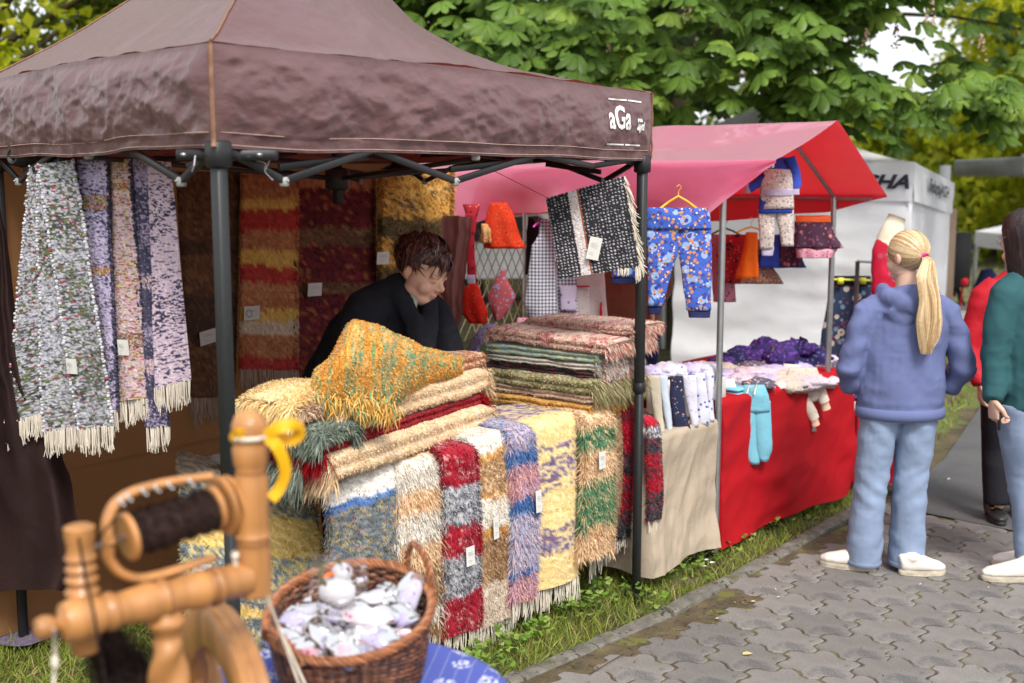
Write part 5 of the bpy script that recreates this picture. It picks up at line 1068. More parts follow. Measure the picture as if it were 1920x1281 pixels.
skirt('royal blue skirt edge hanging low behind the child trousers', [(440, 1430, 1478), (470, 1424, 1494), (502, 1418, 1512)], 6.75, m_royal, sd=2)
skirt('dark blue floral skirt between blue skirt and dark floral skirt', [(440, 1462, 1500), (500, 1462, 1504)], 6.7, m_dkfl, sd=3)
skirt('plain bright orange skirt hung in the middle of the stall', [(436, 1398, 1420), (470, 1392, 1420), (522, 1378, 1422)], 6.6, m_org, pleat=4, sd=4)
skirt('red and black floral skirt left of the orange one', [(440, 1352, 1400), (480, 1356, 1396), (530, 1350, 1388)], 6.75, m_rdfl, sd=5)
skirt('brown floral flared skirt behind the orange one', [(450, 1390, 1436), (500, 1376, 1446), (532, 1366, 1470)], 6.8, m_brfl, sd=6)
skirt('dusty pink printed top beside the stall post', [(440, 1332, 1372), (500, 1334, 1372), (566, 1336, 1380)], 6.9, m_pkd, 3, 'blouse', 'blouse', sd=7)
lone(hanger_mb(1360, 428, 60, 6.85, 14), 'hanger', m_green, 'green hanger left of the plain orange skirt', 'hanger'); lone(hanger_mb(1408, 426, 54, 6.6, 10), 'hanger', m_yel, 'yellow clip hanger above the plain orange skirt', 'hanger')
# left group, seen below the brown gazebo's edge
m_rdo = fab('red_orange_print', (.68, .05, .015), [((.3, .02, .02), 46, .22), ((.6, .3, .1), 60, .16)], transl=.3); m_ylp = fab('ochre_print', (.55, .3, .1), [((.5, .08, .08), 52, .28), ((.45, .35, .5), 60, .2)])
skirt('bright red-orange printed skirt hung left of the black and white rug', [(380, 918, 950), (400, 912, 962), (440, 905, 974), (466, 906, 986)], 6.5, m_rdo, 6, hem=([(420, 902, 924), (456, 900, 926)], m_ylp), sd=8)
skirt('small crimson dotted skirt at the left end of the pink valance', [(384, 866, 900), (412, 876, 893), (440, 882, 892)], 6.45, m_rdfl, 3, sd=9)
m_redc = fab('crimson_strip', (.42, .015, .03), [((.1, .02, .03), 30, .3)])
gthing('scarf', 'narrow crimson printed scarf hanging beside the mauve curtain', 'scarf', [(None, garment([(400, 872, 888), (470, 874, 889), (530, 876, 894)], 6.4, .012, sd=2), m_redc)])
m_bagr = fab('red_bag_cloth', (.68, .025, .01), [((.4, .25, .3), 60, .14)], transl=.3); m_bagp = fab('pink_bag_cloth', (.45, .1, .12), [((.25, .3, .5), 34, .3), ((.6, .35, .3), 50, .2)], transl=.2)
gthing('drawstring_bag', 'bright red drawstring bag with grey bands at the neck', 'bag', [('bag_body', garment([(532, 878, 892), (545, 866, 900), (585, 861, 914), (606, 880, 912)], 6.35, .05, 5, .01, sd=1), m_bagr), ('neck_band', garment([(516, 874, 891), (532, 875, 891)], 6.35, .02), m_lav)])
gthing('drawstring_bag', 'pink and blue printed bag hanging by one corner', 'bag', [(None, garment([(505, 940, 946), (530, 925, 954), (556, 914, 968), (575, 916, 958), (603, 928, 936)], 6.45, .04, 4, .008, sd=3), m_bagp)])
m_blk2 = fab('black_cloth', (.015, .015, .02)); gthing('black_top', 'black strappy top hanging behind the checked apron', 'top', [(None, garment([(408, 990, 998), (430, 987, 1010), (515, 984, 1010)], 6.75, .02), m_blk2)])
m_ging = bpy.data.materials.new('gingham'); m_ging.use_nodes = True; N_ = m_ging.node_tree.nodes; L_ = m_ging.node_tree.links; tc = N_.new('ShaderNodeTexCoord'); sx_ = N_.new('ShaderNodeSeparateXYZ'); L_.new(tc.outputs['Object'], sx_.inputs[0]); prev = []
for ax in ('X', 'Z'):
    mu = N_.new('ShaderNodeMath'); mu.operation = 'MULTIPLY'; mu.inputs[1].default_value = 52; L_.new(sx_.outputs[ax], mu.inputs[0]); fr_ = N_.new('ShaderNodeMath'); fr_.operation = 'FRACT'; L_.new(mu.outputs[0], fr_.inputs[0]); gt = N_.new('ShaderNodeMath'); gt.operation = 'GREATER_THAN'; gt.inputs[1].default_value = .5; L_.new(fr_.outputs[0], gt.inputs[0]); prev.append(gt)
ad = N_.new('ShaderNodeMath'); ad.operation = 'ADD'; L_.new(prev[0].outputs[0], ad.inputs[0]); L_.new(prev[1].outputs[0], ad.inputs[1]); dv_ = N_.new('ShaderNodeMath'); dv_.operation = 'MULTIPLY'; dv_.inputs[1].default_value = .5; L_.new(ad.outputs[0], dv_.inputs[0])
rp = N_.new('ShaderNodeValToRGB'); rp.color_ramp.elements[0].color = (.62, .62, .68, 1); rp.color_ramp.elements[1].color = (.03, .04, .09, 1); L_.new(dv_.outputs[0], rp.inputs[0]); L_.new(rp.outputs[0], N_['Principled BSDF'].inputs['Base Color']); N_['Principled BSDF'].inputs['Roughness'].default_value = .85
m_wdot = fab('dotted_white', (.66, .64, .62), [((.2, .3, .5), 46, .14), ((.5, .4, .12), 63, .12)]); m_trim = fab('red_trim', (.5, .015, .03)); m_lilp = fab('lilac_print', (.5, .45, .6), [((.2, .08, .3), 26, .2)])
gthing('checked_apron', 'blue and white checked apron on a pink hanger, left of the black and white rug', 'apron', [('apron_cloth', garment([(412, 1013, 1032), (440, 1010, 1036), (462, 996, 1040), (480, 994, 1040), (572, 983, 1044), (612, 1000, 1046)], 6.5, .035, 3, .01, sd=1), m_ging)])
lone(hanger_mb(1010, 418, 20, 6.5, 8), 'hanger', m_pkp, 'pink hanger of the checked apron', 'hanger')
gthing('checked_apron', 'second checked apron with a lilac pocket under the black and white rug', 'apron', [('apron_cloth', garment([(490, 1038, 1060), (520, 1036, 1080), (614, 1042, 1086)], 6.55, .035, 3, .01, sd=2), m_ging), ('pocket', garment([(536, 1050, 1080), (584, 1050, 1080)], 6.50, .02), m_lilp)])
gthing('dotted_apron', 'white dotted apron with red trim below the black and white rug', 'apron', [('apron_cloth', garment([(505, 1072, 1132), (560, 1070, 1136), (614, 1064, 1140)], 6.6, .03, 4, .01, sd=3), m_wdot), ('pocket', garment([(538, 1080, 1104), (596, 1080, 1104)], 6.56, .012), m_wdot), ('trim', garment([(576, 1071, 1075), (614, 1068, 1073)], 6.555, .01), m_trim), ('trim', garment([(568, 1124, 1128), (614, 1122, 1129)], 6.555, .01), m_trim), ('trim', garment([(536, 1080, 1104), (539, 1080, 1104)], 6.54, .006), m_trim), ('trim', garment([(594, 1080, 1104), (597, 1080, 1104)], 6.54, .006), m_trim)])
gthing('pink_cloth', 'small pink and black cloth just above the right rug stack', 'cloth', [(None, garment([(596, 970, 990), (612, 966, 998), (622, 970, 1000)], 6.5, .03), m_pkhem)])
gthing('lilac_cloth', 'lilac printed pillow at the left end of the right rug stack', 'pillow', [(None, garment([(608, 912, 928), (624, 890, 930), (650, 878, 900), (684, 876, 896)], 5.95, .05, 4, .01), fab('lilac_mixed', (.35, .28, .5), [((.1, .05, .15), 40, .25), ((.6, .5, .6), 50, .2)]))])
# net of twisted cords behind the bags
b = MB()
for k in range(9):
    x = 866 + k * 15; b.tube([W(x, 430, 7.0), W(x + 36, 530, 7.0), W(x - 10, 640, 7.0)], .003, 4); b.tube([W(x + 40, 430, 7.02), W(x, 530, 7.02), W(x + 30, 640, 7.02)], .003, 4)
lone(b, 'cord_net', mat('jute', (.42, .34, .22), .9), 'wide-meshed net of beige cord behind the red bags', 'net')['kind'] = 'stuff'
# ---- rack, floral dress, mannequin
m_nfl = fab('big_daisy_print', (.03, .05, .1), [((.18, .28, .38), 19, .30), ((.3, .06, .1), 27, .2), ((.55, .48, .4), 13, .30), ((.05, .04, .05), 13, .09)])
gthing('floral_dress', 'navy dress printed with cream daisies on the garment rack', 'dress', [('dress_cloth', garment([(530, 1560, 1634), (560, 1552, 1634), (620, 1540, 1632), (690, 1535, 1632), (740, 1533, 1632)], 7.35, .06, 5, .012, sd=1), m_nfl), ('black_bodice', garment([(518, 1562, 1632), (534, 1562, 1634)], 7.35, .05), m_blk2)])
b = MB(); b.bar(W(1560, 524, 7.3), W(1632, 526, 7.3), .012); b.box(W(1576, 527, 7.29), (.035, .02, .04)); b.box(W(1618, 527, 7.29), (.035, .02, .04)); lone(b, 'clip_hanger', m_lime, 'lime yellow clip hanger on top of the daisy dress', 'hanger')
rk = thing('garment_rack', 'steel garment rack standing behind the girl in the hoodie', 'rack', W(1608, 700, 7.25) * [1, 1, 0])
for (x, Yr) in ((1608, 7.25), (1700, 7.9)): q = W(x, 490, Yr); b = MB(); b.tube([[q[0], q[1], 0], [q[0], q[1], .8], q], .014, 10); b.obj('upright', m_steel, rk)
b = MB(); b.tube([W(1608, 490, 7.25), W(1640, 492, 7.45), W(1700, 490, 7.9)], .009, 8); b.obj('rail', m_steel, rk); b = MB(); q = W(1590, 880, 7.2); b.tube([[q[0] - .1, 7.1, .18], [q[0] + .1, 7.25, .18], [q[0] + .6, 7.9, .18]], .012, 8); b.obj('lower_rail', m_steel, rk)
m_rdd = fab('red_satin_print', (.5, .015, .045), [((.62, .3, .28), 9, .2), ((.45, .08, .12), 14, .25)], rough=.4, var=.3); m_cre = mat('cream_plaster', (.72, .65, .5), .6)
mq = thing('mannequin', 'headless cream mannequin wearing a long red patterned dress', 'mannequin', W(1650, 900, 7.0) * [1, 1, 0])
b = MB(); b.loft([W(1668, 470, 7.0), W(1670, 448, 7.0), W(1676, 420, 7.0), W(1682, 406, 7.0)], [.075, .085, .058, .052], [.05, .06, .05, .045], 16); b.obj('neck', m_cre, mq)
b = garment([(440, 1652, 1694), (450, 1642, 1704), (470, 1634, 1712), (540, 1634, 1712), (600, 1642, 1706), (640, 1640, 1706), (740, 1606, 1712), (840, 1596, 1716), (905, 1590, 1718)], 7.0, .11, 8, .03, 64); b.obj('dress', m_rdd, mq)
b = MB(); b.tube([[W(1650, 900, 7)[0], 7.0, 0], [W(1650, 900, 7)[0], 7.0, .4]], .014, 8); b.obj('stand_pole', m_steel, mq)
# ================================================= STALL TABLES AND GOODS
m_redcl = mat('red_tablecloth', (.36, .003, .008), .75, var=.08, vscale=3, bump=.15, bscale=50, spec=.2)
m_beige = mat('beige_tablecloth', (.37, .30, .225), .75, var=.08, vscale=3, bump=.2, bscale=60)
def table_cloth(name, label, A, B, ztop, zbot, depth, m, group=None, folds=9, famp=.02, sd=0., hem=.0, legs=True, top_name='folding_table', tlabel=''):
    A, B = np.array([*A, 0.]), np.array([*B, 0.]); d = unit(B - A); n = np.array([-d[1], d[0], 0]); L = np.linalg.norm(B - A); nu, nv = 90, 60
    base = (A + B) / 2 + n * depth / 2; P = np.zeros((nu, nv, 3)); s = np.linspace(-.0, 1.0, nu)
    k1 = 18
    for j in range(nv):
        if j < k1: f = j / (k1 - 1); z = np.full(nu, ztop) + .0015; off = depth * (1 - f); h = 0; z = z + .004 * noise(np.stack([s * 5, np.full(nu, off * 5), s * 0], 1), 3)
        else:
            h = (j - k1 + 1) / (nv - k1); zb = zbot + hem * s + .012 * noise(np.stack([s * 5, s * 0 + sd, s * 0], 1), 5); z = ztop + (zb - ztop) * h; off = -.012 - .02 * h
        wv = famp * (h ** .8) * (np.sin(s * folds * (1 + .2 * np.sin(s * 5)) + sd + 1.2 * np.sin(h * 2.5 + s * 4)) + .5 * fbm(np.stack([s * 6, np.full(nu, h * 3.), s * 0 + sd], 1), 6, 3)) + .006 * (h > 0) * ridge(np.stack([s * 5 + h * 2, np.full(nu, h * 4.), s * 0 + sd], 1), 8, 2)
        P[:, j] = A + d * (s * L)[:, None] + n * (off - wv)[:, None]; P[:, j, 2] = z
    b = MB(); b.grid(P)
    for (o, sg) in ((A, 0), (B, -1)):   # side drops
        nu2 = 26; Q = np.zeros((nu2, 30, 3)); 
        for i in range(nu2):
            for j in range(30):
                h = j / 29; q = P[sg, min(nv - 1, k1 - 1 + int(h * (nv - k1)))]; f = i / (nu2 - 1)
                Q[i, j] = q * (1 - f) + (q + n * depth) * f + d * (1 if sg else -1) * (.015 * h * math.sin(f * 12) + .004) * (1 if 0 < f else 0); Q[i, j, 2] = q[2]
        b.grid(Q)
    lone(b, name, m, label, 'tablecloth', base=[base[0], base[1], zbot])
    t = thing(top_name, tlabel, 'table', base * [1, 1, 0]); R = np.stack([d, n, [0, 0, 1]], 1); b = MB(); b.box(base + [0, 0, ztop - .018], (L - .02, depth - .02, .028), R); b.obj('tabletop', m_tabletop, t)
    for fa in (.12, .88):
        for fb in (.12, .9): q = A + d * L * fa + n * depth * fb; b = MB(); b.bar(q, q + [0, 0, ztop - .03], .028); b.obj('leg', m_steel, t)
    return d, n
table_cloth('beige_tablecloth', 'beige cloth skirting the small table between rugs and red cloth', (.60, 5.22), (1.0, 5.69), .70, .06, .55, m_beige, sd=1, famp=.034, folds=7, tlabel='small table under the beige cloth')
rd, rn = table_cloth('red_tablecloth', 'bright red cloth hanging to the grass from the clothes table', (1.03, 5.76), (1.98, 6.83), .775, .03, .85, m_redcl, sd=2, famp=.036, folds=9, hem=.03, tlabel='long table under the red cloth')
def crumple(c, r, m, sd, n=22, amp=.35, k=3.2):
    b = MB(); b.sph((0, 0, 0), 1, n, n * 2 // 3); V = b.V[0]; u = unit(V); f = 1 + amp * ridge(u * k * .6 + sd, 101, 3) * .6 + amp * .4 * fbm(u * k + sd, 103, 2); b.V[0] = np.asarray(c) + V * f[:, None] * np.asarray(r); return b
m_pur = fab('dark_purple_print', (.05, .03, .16), [((.16, .07, .38), 38, .34), ((.02, .015, .05), 50, .28), ((.35, .05, .14), 60, .16)]); m_nav2 = fab('navy_purple_print', (.02, .02, .08), [((.25, .12, .4), 44, .22), ((.1, .08, .25), 34, .3)]); m_mauv = fab('mauve_cotton', (.3, .22, .3))
m_past = fab('pastel_print', (.62, .52, .58), [((.35, .12, .3), 48, .18), ((.5, .25, .12), 40, .16), ((.3, .35, .55), 56, .18)]); m_pest2 = fab('pale_lilac_print', (.5, .46, .66), [((.2, .2, .5), 42, .24), ((.7, .65, .7), 50, .2)]); m_ofl = fab('orange_navy_floral', (.1, .09, .13), [((.6, .3, .18), 44, .26), ((.45, .45, .6), 36, .22), ((.65, .6, .5), 60, .16)]); m_cream = fab('cream_floral', (.62, .54, .46), [((.5, .15, .12), 50, .18), ((.4, .38, .6), 46, .2), ((.6, .42, .12), 58, .14)])
sp = [(1356, 681), (1378, 676), (1400, 680), (1422, 668), (1444, 676), (1466, 664), (1488, 670), (1512, 660), (1434, 654), (1496, 648), (1528, 672), (1390, 668), (1462, 680), (1500, 684)]
for i, (x, y) in enumerate(sp):
    Yd = 6.75 + .25 * rng.random(); mm = [m_pur, m_nav2, m_pur][i % 3]
    lone(crumple(W(x, y + 4, Yd), (.085, .07, .045 + .012 * (i % 3)), mm, i * 3.1), 'headband', mm, 'dark purple patterned headband in the heap at the back of the clothes table', 'headband', 'dark headbands heaped at the back of the clothes table')
for (x, y, a) in ((1450, 662, .6), (1500, 648, 1.1)):
    b = MB(); q = W(x, y, 6.75); b.loft([q - [.03 * a, 0, .03], q, q + [.02, 0, .045]], [.02, .014, .026], [.008, .006, .012], 10); lone(b, 'hair_bow', m_mauv if a < 1 else m_nav2, 'mauve knotted hair bow poking up from the dark heap' if a < 1 else 'navy knotted hair bow standing highest in the dark heap', 'hair bow')
pp = [(1352, 702), (1376, 704), (1402, 700), (1428, 700), (1452, 696), (1478, 702), (1500, 704), (1520, 714), (1412, 714), (1440, 712), (1464, 716), (1490, 720)]
for i, (x, y) in enumerate(pp):
    Yd = 6.5 - .2 * ((y - 700) / 20) + .1 * rng.random(); mm = [m_pest2, m_past, m_cream][(i * 2 + i // 3) % 3]
    lone(crumple(W(x, y + 3, Yd), (.095, .08, .038), mm, i * 1.7 + 50), 'baby_hat', mm, 'pastel printed baby garment bunched in the middle row of the clothes table', 'baby clothes', 'pastel baby clothes bunched on the clothes table')
for i, (x, y) in enumerate([(1520, 694), (1542, 690), (1560, 698), (1576, 690), (1590, 702), (1548, 708), (1530, 708)]):
    lone(crumple(W(x, y + 2, 6.85 + .1 * rng.random()), (.085, .07, .042), m_ofl, i * 2.3 + 90), 'printed_cap', m_ofl, 'orange and navy printed cap heaped at the far corner of the clothes table', 'cap', 'printed caps at the far corner of the clothes table')
for i, x in enumerate((1583, 1592, 1600)):
    b = garment([(700, x - 5, x + 6), (735, x - 3, x + 9), (768 - 8 * i, x, x + 8)], 6.9, .012, 2, .004, 16, sd=i); mm = [m_ofl, m_pest2, m_nav2][i]; lone(b, 'ribbon_strip', mm, ['orange and navy printed strip hanging off the table corner, nearest the red cloth', 'pale lilac strip hanging between two darker ones at the table corner', 'dark navy strip hanging outermost at the table corner'][i], 'fabric strip')
_pm = [m_past, m_pest2, m_cream, m_ofl]
for i, (x, y, Yd) in enumerate([(1366, 712, 6.2), (1392, 716, 6.15), (1416, 722, 6.1), (1476, 724, 6.3), (1500, 722, 6.45), (1540, 716, 6.6), (1560, 712, 6.75), (1350, 692, 6.7), (1540, 676, 7.0), (1556, 684, 6.95), (1410, 690, 6.75), (1450, 686, 6.8), (1490, 690, 6.8)]):
    mm = _pm[(i * 3 + 1) % 4]; lone(crumple(W(x, y, Yd), (.085, .07, .03), mm, i * 5.3 + 7, k=4.5, amp=.45), 'baby_garment', mm, 'small printed baby garment crumpled among the others on the clothes table', 'baby clothes', 'printed baby clothes crumpled on the clothes table')
# front of the clothes table
m_sky = fab('sky_blue_cotton', (.20, .50, .63), transl=.15); m_cardp = mat('cream_card', (.74, .70, .58), .8, var=.03)
def yfront(px, gap=.03):
    k = (px - 960) / FPX; A = np.array([1.03, 5.76]); t = (k * (A[1] * cT + .14) - A[0]) / (rd[0] - k * rd[1] * cT); return A[1] + rd[1] * t - gap
Yb = yfront(1418); gthing('baby_trousers', 'sky blue baby trousers with tied cord hanging over the red cloth', 'trousers', [('waist', garment([(722, 1394, 1432), (740, 1390, 1440), (772, 1389, 1443)], Yb, .032), m_sky), ('trouser_leg', garment([(752, 1389, 1416), (810, 1392, 1416), (858, 1397, 1424), (870, 1405, 1424)], Yb, .03, sd=2), m_sky), ('trouser_leg', garment([(752, 1412, 1444), (810, 1414, 1447), (846, 1418, 1447), (864, 1424, 1441)], Yb, .03, sd=5), m_sky), ('drawcord', (lambda b: b.tube([W(1400, 738, Yb - .04), W(1406, 722, Yb - .03), W(1412, 734, Yb - .045), W(1418, 720, Yb - .03), W(1414, 740, Yb - .045)], .004, 6) or b)(MB()), m_cord)])
for k in range(3):
    q = W(1371, 745 - k * 9, 6.0 + .03); b = MB(); b.box(q, (.125, .16, .02), np.array([[.67, -.74, 0], [.74, .67, 0], [0, 0, 1]]), bev=.009); lone(b, 'folded_trousers', m_sky, ['sky blue folded cloth at the bottom by the stall post', 'middle sky blue folded cloth of the small pile by the stall post', 'topmost sky blue folded cloth of the small pile by the stall post'][k], 'folded clothes')
def card(px, py, Y, w, h, rot, label, tilt=.6, m=None):
    q = W(px, py, Y); b = MB(); c, s = math.cos(rot), math.sin(rot); X = np.array([c, 0, s]); U = unit(np.array([-s * math.cos(tilt), math.sin(tilt), c * math.cos(tilt)])); Nn = np.cross(X, U); b.box(q, (w, h, .002), np.stack([X, U, Nn], 1)); lone(b, 'paper_card', m or m_cardp, label, 'card')
card(1366, 722, 6.0, .07, .06, .2, 'cream hexagonal-looking card lying on the blue folded clothes'); card(1424, 716, 6.25, .09, .05, .1, 'blank cream card behind the blue baby trousers', .9); card(1440, 728, 6.15, .08, .05, -.2, 'white card right of the blue baby trousers', .9, m_paper); card(1462, 722, 6.2, .06, .05, .1, 'small white card in front of the pastel clothes', .8, m_paper)
card(1486, 690, 6.6, .1, .05, -.1, 'pale peach card leaning on the pastel clothes', .8)
Yr = yfront(1515); m_romp = m_cream; m_cuffp = fab('peach_cuff', (.72, .45, .34))
gthing('baby_romper', 'floral baby romper with peach cuffs flung over the edge of the red table', 'romper', [('romper_body', garment([(690, 1478, 1530), (712, 1470, 1536), (735, 1482, 1538), (752, 1490, 1530)], Yr + .02, .05, sd=3), m_romp),
    ('trouser_leg', (lambda b: b.loft([W(1496, 722, Yr), W(1506, 750, Yr - .01), W(1522, 776, Yr - .02), W(1528, 786, Yr - .02)], [.032, .038, .034, .026], [.025, .03, .026, .02], 12) or b)(MB()), m_romp), ('trouser_leg', (lambda b: b.loft([W(1522, 712, Yr), W(1536, 732, Yr + .02), W(1546, 754, Yr + .02)], [.03, .035, .028], [.025, .028, .022], 12) or b)(MB()), m_romp),
    ('cuff', (lambda b: b.loft([W(1524, 780, Yr - .02), W(1530, 798, Yr - .02)], .022, .018, 12) or b)(MB()), m_cuffp), ('cuff', (lambda b: b.loft([W(1544, 752, Yr + .02), W(1550, 768, Yr + .02)], .024, .02, 12) or b)(MB()), m_cuffp)])
b = garment([(744, 1496, 1514), (782, 1501, 1519)], Yr + .01, .01); lone(b, 'red_cuff_cloth', m_redcl, 'small red cuffed cloth just behind the floral romper', 'cloth'); card(1514, 792, Yr + .01, .085, .11, .13, 'white card hanging on the red cloth under the floral romper', .05, m_paper)
# strips of fabric on the beige table
bx = thing('fabric_box', 'low white box holding the upright fabric lengths on the beige table', 'box', G(1290, 800, .705)); c = np.array([.93, 5.78, .80]); R = np.stack([unit([.65, .76, 0]), unit([-.76, .65, 0]), [0, 0, 1]], 1); b = MB(); b.box(c + np.array([-.06, .02, 0]), (.40, .22, .16), R, bev=.01); b.obj('box_body', m_paper, bx)
m_bz = fab('oatmeal_cotton', (.5, .44, .34)); m_lb = fab('pale_blue_plush', (.5, .56, .66)); m_nvp = fab('navy_bird_print', (.02, .025, .06), [((.45, .3, .22), 42, .17), ((.3, .05, .06), 52, .14), ((.3, .32, .42), 60, .16)]); m_wl = fab('white_lavender_print', (.62, .6, .7), [((.3, .28, .55), 44, .18), ((.45, .45, .5), 60, .16)]); m_wb = fab('white_blue_print', (.6, .6, .68), [((.08, .1, .4), 36, .24), ((.5, .55, .75), 50, .26)])
for (mm, rows, Yd, lab) in [(m_bz, [(704, 1212, 1236), (730, 1216, 1238), (814, 1234, 1247)], 5.42, 'oatmeal cotton length, leftmost of the upright fabrics'), (m_lb, [(704, 1235, 1252), (730, 1236, 1252), (800, 1248, 1260), (812, 1252, 1262)], 5.46, 'pale blue plush length beside the oatmeal one'), (m_nvp, [(706, 1255, 1280), (740, 1255, 1282), (780, 1258, 1288), (805, 1262, 1296)], 5.5, 'navy length with small bird print'), (m_wl, [(704, 1278, 1304), (740, 1282, 1306), (800, 1296, 1310)], 5.54, 'white and lavender printed length right of the navy one'), (m_wb, [(700, 1302, 1322), (740, 1302, 1325), (796, 1304, 1330)], 5.6, 'white length with dark blue print'), (m_wb, [(700, 1322, 1338), (790, 1324, 1338)], 5.66, 'white and blue printed length tucked behind the stall post')]:
    lone(garment(rows, Yd, .022, 2, .004, 24), 'fabric_length', mm, lab, 'fabric', 'fabric lengths standing on the beige table')
for i, (x, y) in enumerate([(1228, 695), (1250, 690), (1274, 692), (1298, 690), (1320, 688), (1332, 694)]):
    lone(crumple(W(x, y + 3, 5.85), (.055, .09, .03), [m_pest2, m_wl, m_wb][i % 3], i + 30.), 'folded_print', [m_pest2, m_wl, m_wb][i % 3], 'pale lilac printed cloth bunched behind the upright fabric lengths', 'cloth', 'bunched prints at the back of the beige table')

# ================================================= ROUND TABLE, BASKET
tc0 = np.array([-.37, 2.42, 0]); TZ = .75
rt = thing('round_table', 'small round table under the blue flowered cloth', 'table', tc0); b = MB(); b.lathe([(.34, 0), (.345, .006), (.345, .02), (.34, .026)], tc0 + [0, 0, TZ - .03], n=48); b.obj('tabletop', m_tabletop, rt); b = MB(); b.lathe([(.2, 0), (.04, .03), (.025, .1), (.025, .72)], tc0, n=20); b.obj('pedestal', m_blk, rt)
m_blue = bpy.data.materials.new('blue_flower_cloth'); m_blue.use_nodes = True; N_ = m_blue.node_tree.nodes; L_ = m_blue.node_tree.links; P_ = N_['Principled BSDF']; P_.inputs['Roughness'].default_value = .85
tc = N_.new('ShaderNodeTexCoord'); mp = N_.new('ShaderNodeMapping'); mp.inputs['Rotation'].default_value = (0, 0, .12); L_.new(tc.outputs['Object'], mp.inputs[0]); sx_ = N_.new('ShaderNodeSeparateXYZ'); L_.new(mp.outputs[0], sx_.inputs[0])
def mth(op, a, b_=None, v=None):
    n = N_.new('ShaderNodeMath'); n.operation = op; L_.new(a, n.inputs[0])
    if b_ is not None: L_.new(b_, n.inputs[1])
    elif v is not None: n.inputs[1].default_value = v
    return n.outputs[0]
ln = mth('LESS_THAN', mth('FRACT', mth('MULTIPLY', sx_.outputs['X'], v=31)), v=.055); dt = mth('LESS_THAN', mth('FRACT', mth('MULTIPLY', sx_.outputs['Y'], v=62)), v=.38); dots_ = mth('MULTIPLY', ln, dt)
vo = N_.new('ShaderNodeTexVoronoi'); vo.voronoi_dimensions = '2D'; vo.inputs['Scale'].default_value = 11; vo.inputs['Randomness'].default_value = .55; L_.new(mp.outputs[0], vo.inputs[0]); v2 = N_.new('ShaderNodeTexVoronoi'); v2.voronoi_dimensions = '2D'; v2.inputs['Scale'].default_value = 95; L_.new(mp.outputs[0], v2.inputs[0])
fl_ = mth('MULTIPLY', mth('LESS_THAN', vo.outputs['Distance'], v=.27), mth('LESS_THAN', v2.outputs['Distance'], v=.42)); al = mth('MAXIMUM', dots_, fl_)
mi = N_.new('ShaderNodeMix'); mi.data_type = 'RGBA'; L_.new(al, mi.inputs['Factor']); mi.inputs['A'].default_value = (.06, .085, .34, 1); mi.inputs['B'].default_value = (.5, .52, .64, 1); L_.new(mi.outputs['Result'], P_.inputs['Base Color'])
nu, nv = 46, 140; Pc = np.zeros((nu, nv, 3)); a = np.linspace(0, 2 * np.pi, nv, endpoint=False)
for i in range(nu):
    s = i / (nu - 1) * .72; f = np.sin(a * 9 + 1.3 * np.sin(a * 2)); hgt = max(0, s - .36)
    r = min(s, .36) + (.012 + .05 * hgt * f + .08 * hgt) * (s > .36); z = TZ + .002 - hgt * .96 - .006 * (s > .35)
    Pc[i] = tc0 + np.stack([np.cos(a) * r, np.sin(a) * r, np.full(nv, z) + .002 * fbm(np.stack([np.cos(a) * s * 9, np.sin(a) * s * 9, a * 0], 1), 5, 2)], 1)
b = MB(); b.grid(Pc, cv=True); lone(b, 'tablecloth', m_blue, 'blue cloth with white flower sprigs and dotted lines under the basket', 'tablecloth')
m_wick = mat('wicker', (.19, .07, .028), .42, attr=True, var=.3, vscale=60, bump=.2, bscale=200, bdist=.002, spec=.45)
bk = thing('wicker_basket', 'oval brown wicker basket with two loop handles full of wrapped sachets', 'basket', [-.355, 2.49, TZ]); bc = np.array([-.355, 2.49, 0])
WK = pal([(.09, .03, .014), (.06, .02, .01), (.13, .046, .02), (.035, .013, .008)]); WKI = pal([(.34, .15, .07), (.26, .1, .045), (.4, .2, .09)])
rimz = lambda x, y: .915 + .30 * (y) + .05 * x
def ring_pts(h, n, wob=None):
    a = np.linspace(0, 2 * np.pi, n, endpoint=False); k = .84 + .16 * h ** .8; rx, ry = .178 * k, .165 * k; x = np.cos(a) * rx; y = np.sin(a) * ry
    zt = rimz(x / k, y / k); return a, x, y, TZ + .012 + (zt - TZ - .012) * h
nst = 44; n = nst * 4; nr = 24
rows_mb = MB()
for k in range(nr):
    h = (k + .5) / nr; a, x, y, z = ring_pts(h, n); w_ = .0042 * np.cos(a * nst / 2 + np.pi * (k % 2)); rr = np.hypot(x, y); x = x * (1 + w_ / rr); y = y * (1 + w_ / rr)
    pts = np.stack([x + bc[0], y + bc[1], z], 1); th = (.925 - TZ) / nr * .56; t = unit(np.roll(pts, -1, 0) - np.roll(pts, 1, 0)); out = unit(np.stack([x, y, x * 0], 1)); up_ = np.array([0, 0, 1.]); aa = np.linspace(0, 2 * np.pi, 6, endpoint=False)
    th_ = th * (1 + .3 * y / .165)
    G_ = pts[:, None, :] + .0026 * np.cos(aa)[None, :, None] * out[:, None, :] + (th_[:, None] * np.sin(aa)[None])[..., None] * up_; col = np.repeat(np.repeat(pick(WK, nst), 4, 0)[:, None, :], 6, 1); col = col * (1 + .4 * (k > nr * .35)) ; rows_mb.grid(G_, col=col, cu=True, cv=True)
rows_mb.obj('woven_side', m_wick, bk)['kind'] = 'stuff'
for k in range(nst):
    a0 = 2 * np.pi * k / nst; pts = []
    for h in np.linspace(0, 1, 8): kk = .84 + .16 * h ** .8; x, y = .178 * kk * math.cos(a0), .165 * kk * math.sin(a0); pts.append([bc[0] + x, bc[1] + y, TZ + .012 + (rimz(x / kk, y / kk) - TZ - .012) * h])
    b = MB(); b.tube(pts, .0026, 6, col=pick(WK, 1)[0]); b.obj('stake', m_wick, bk)
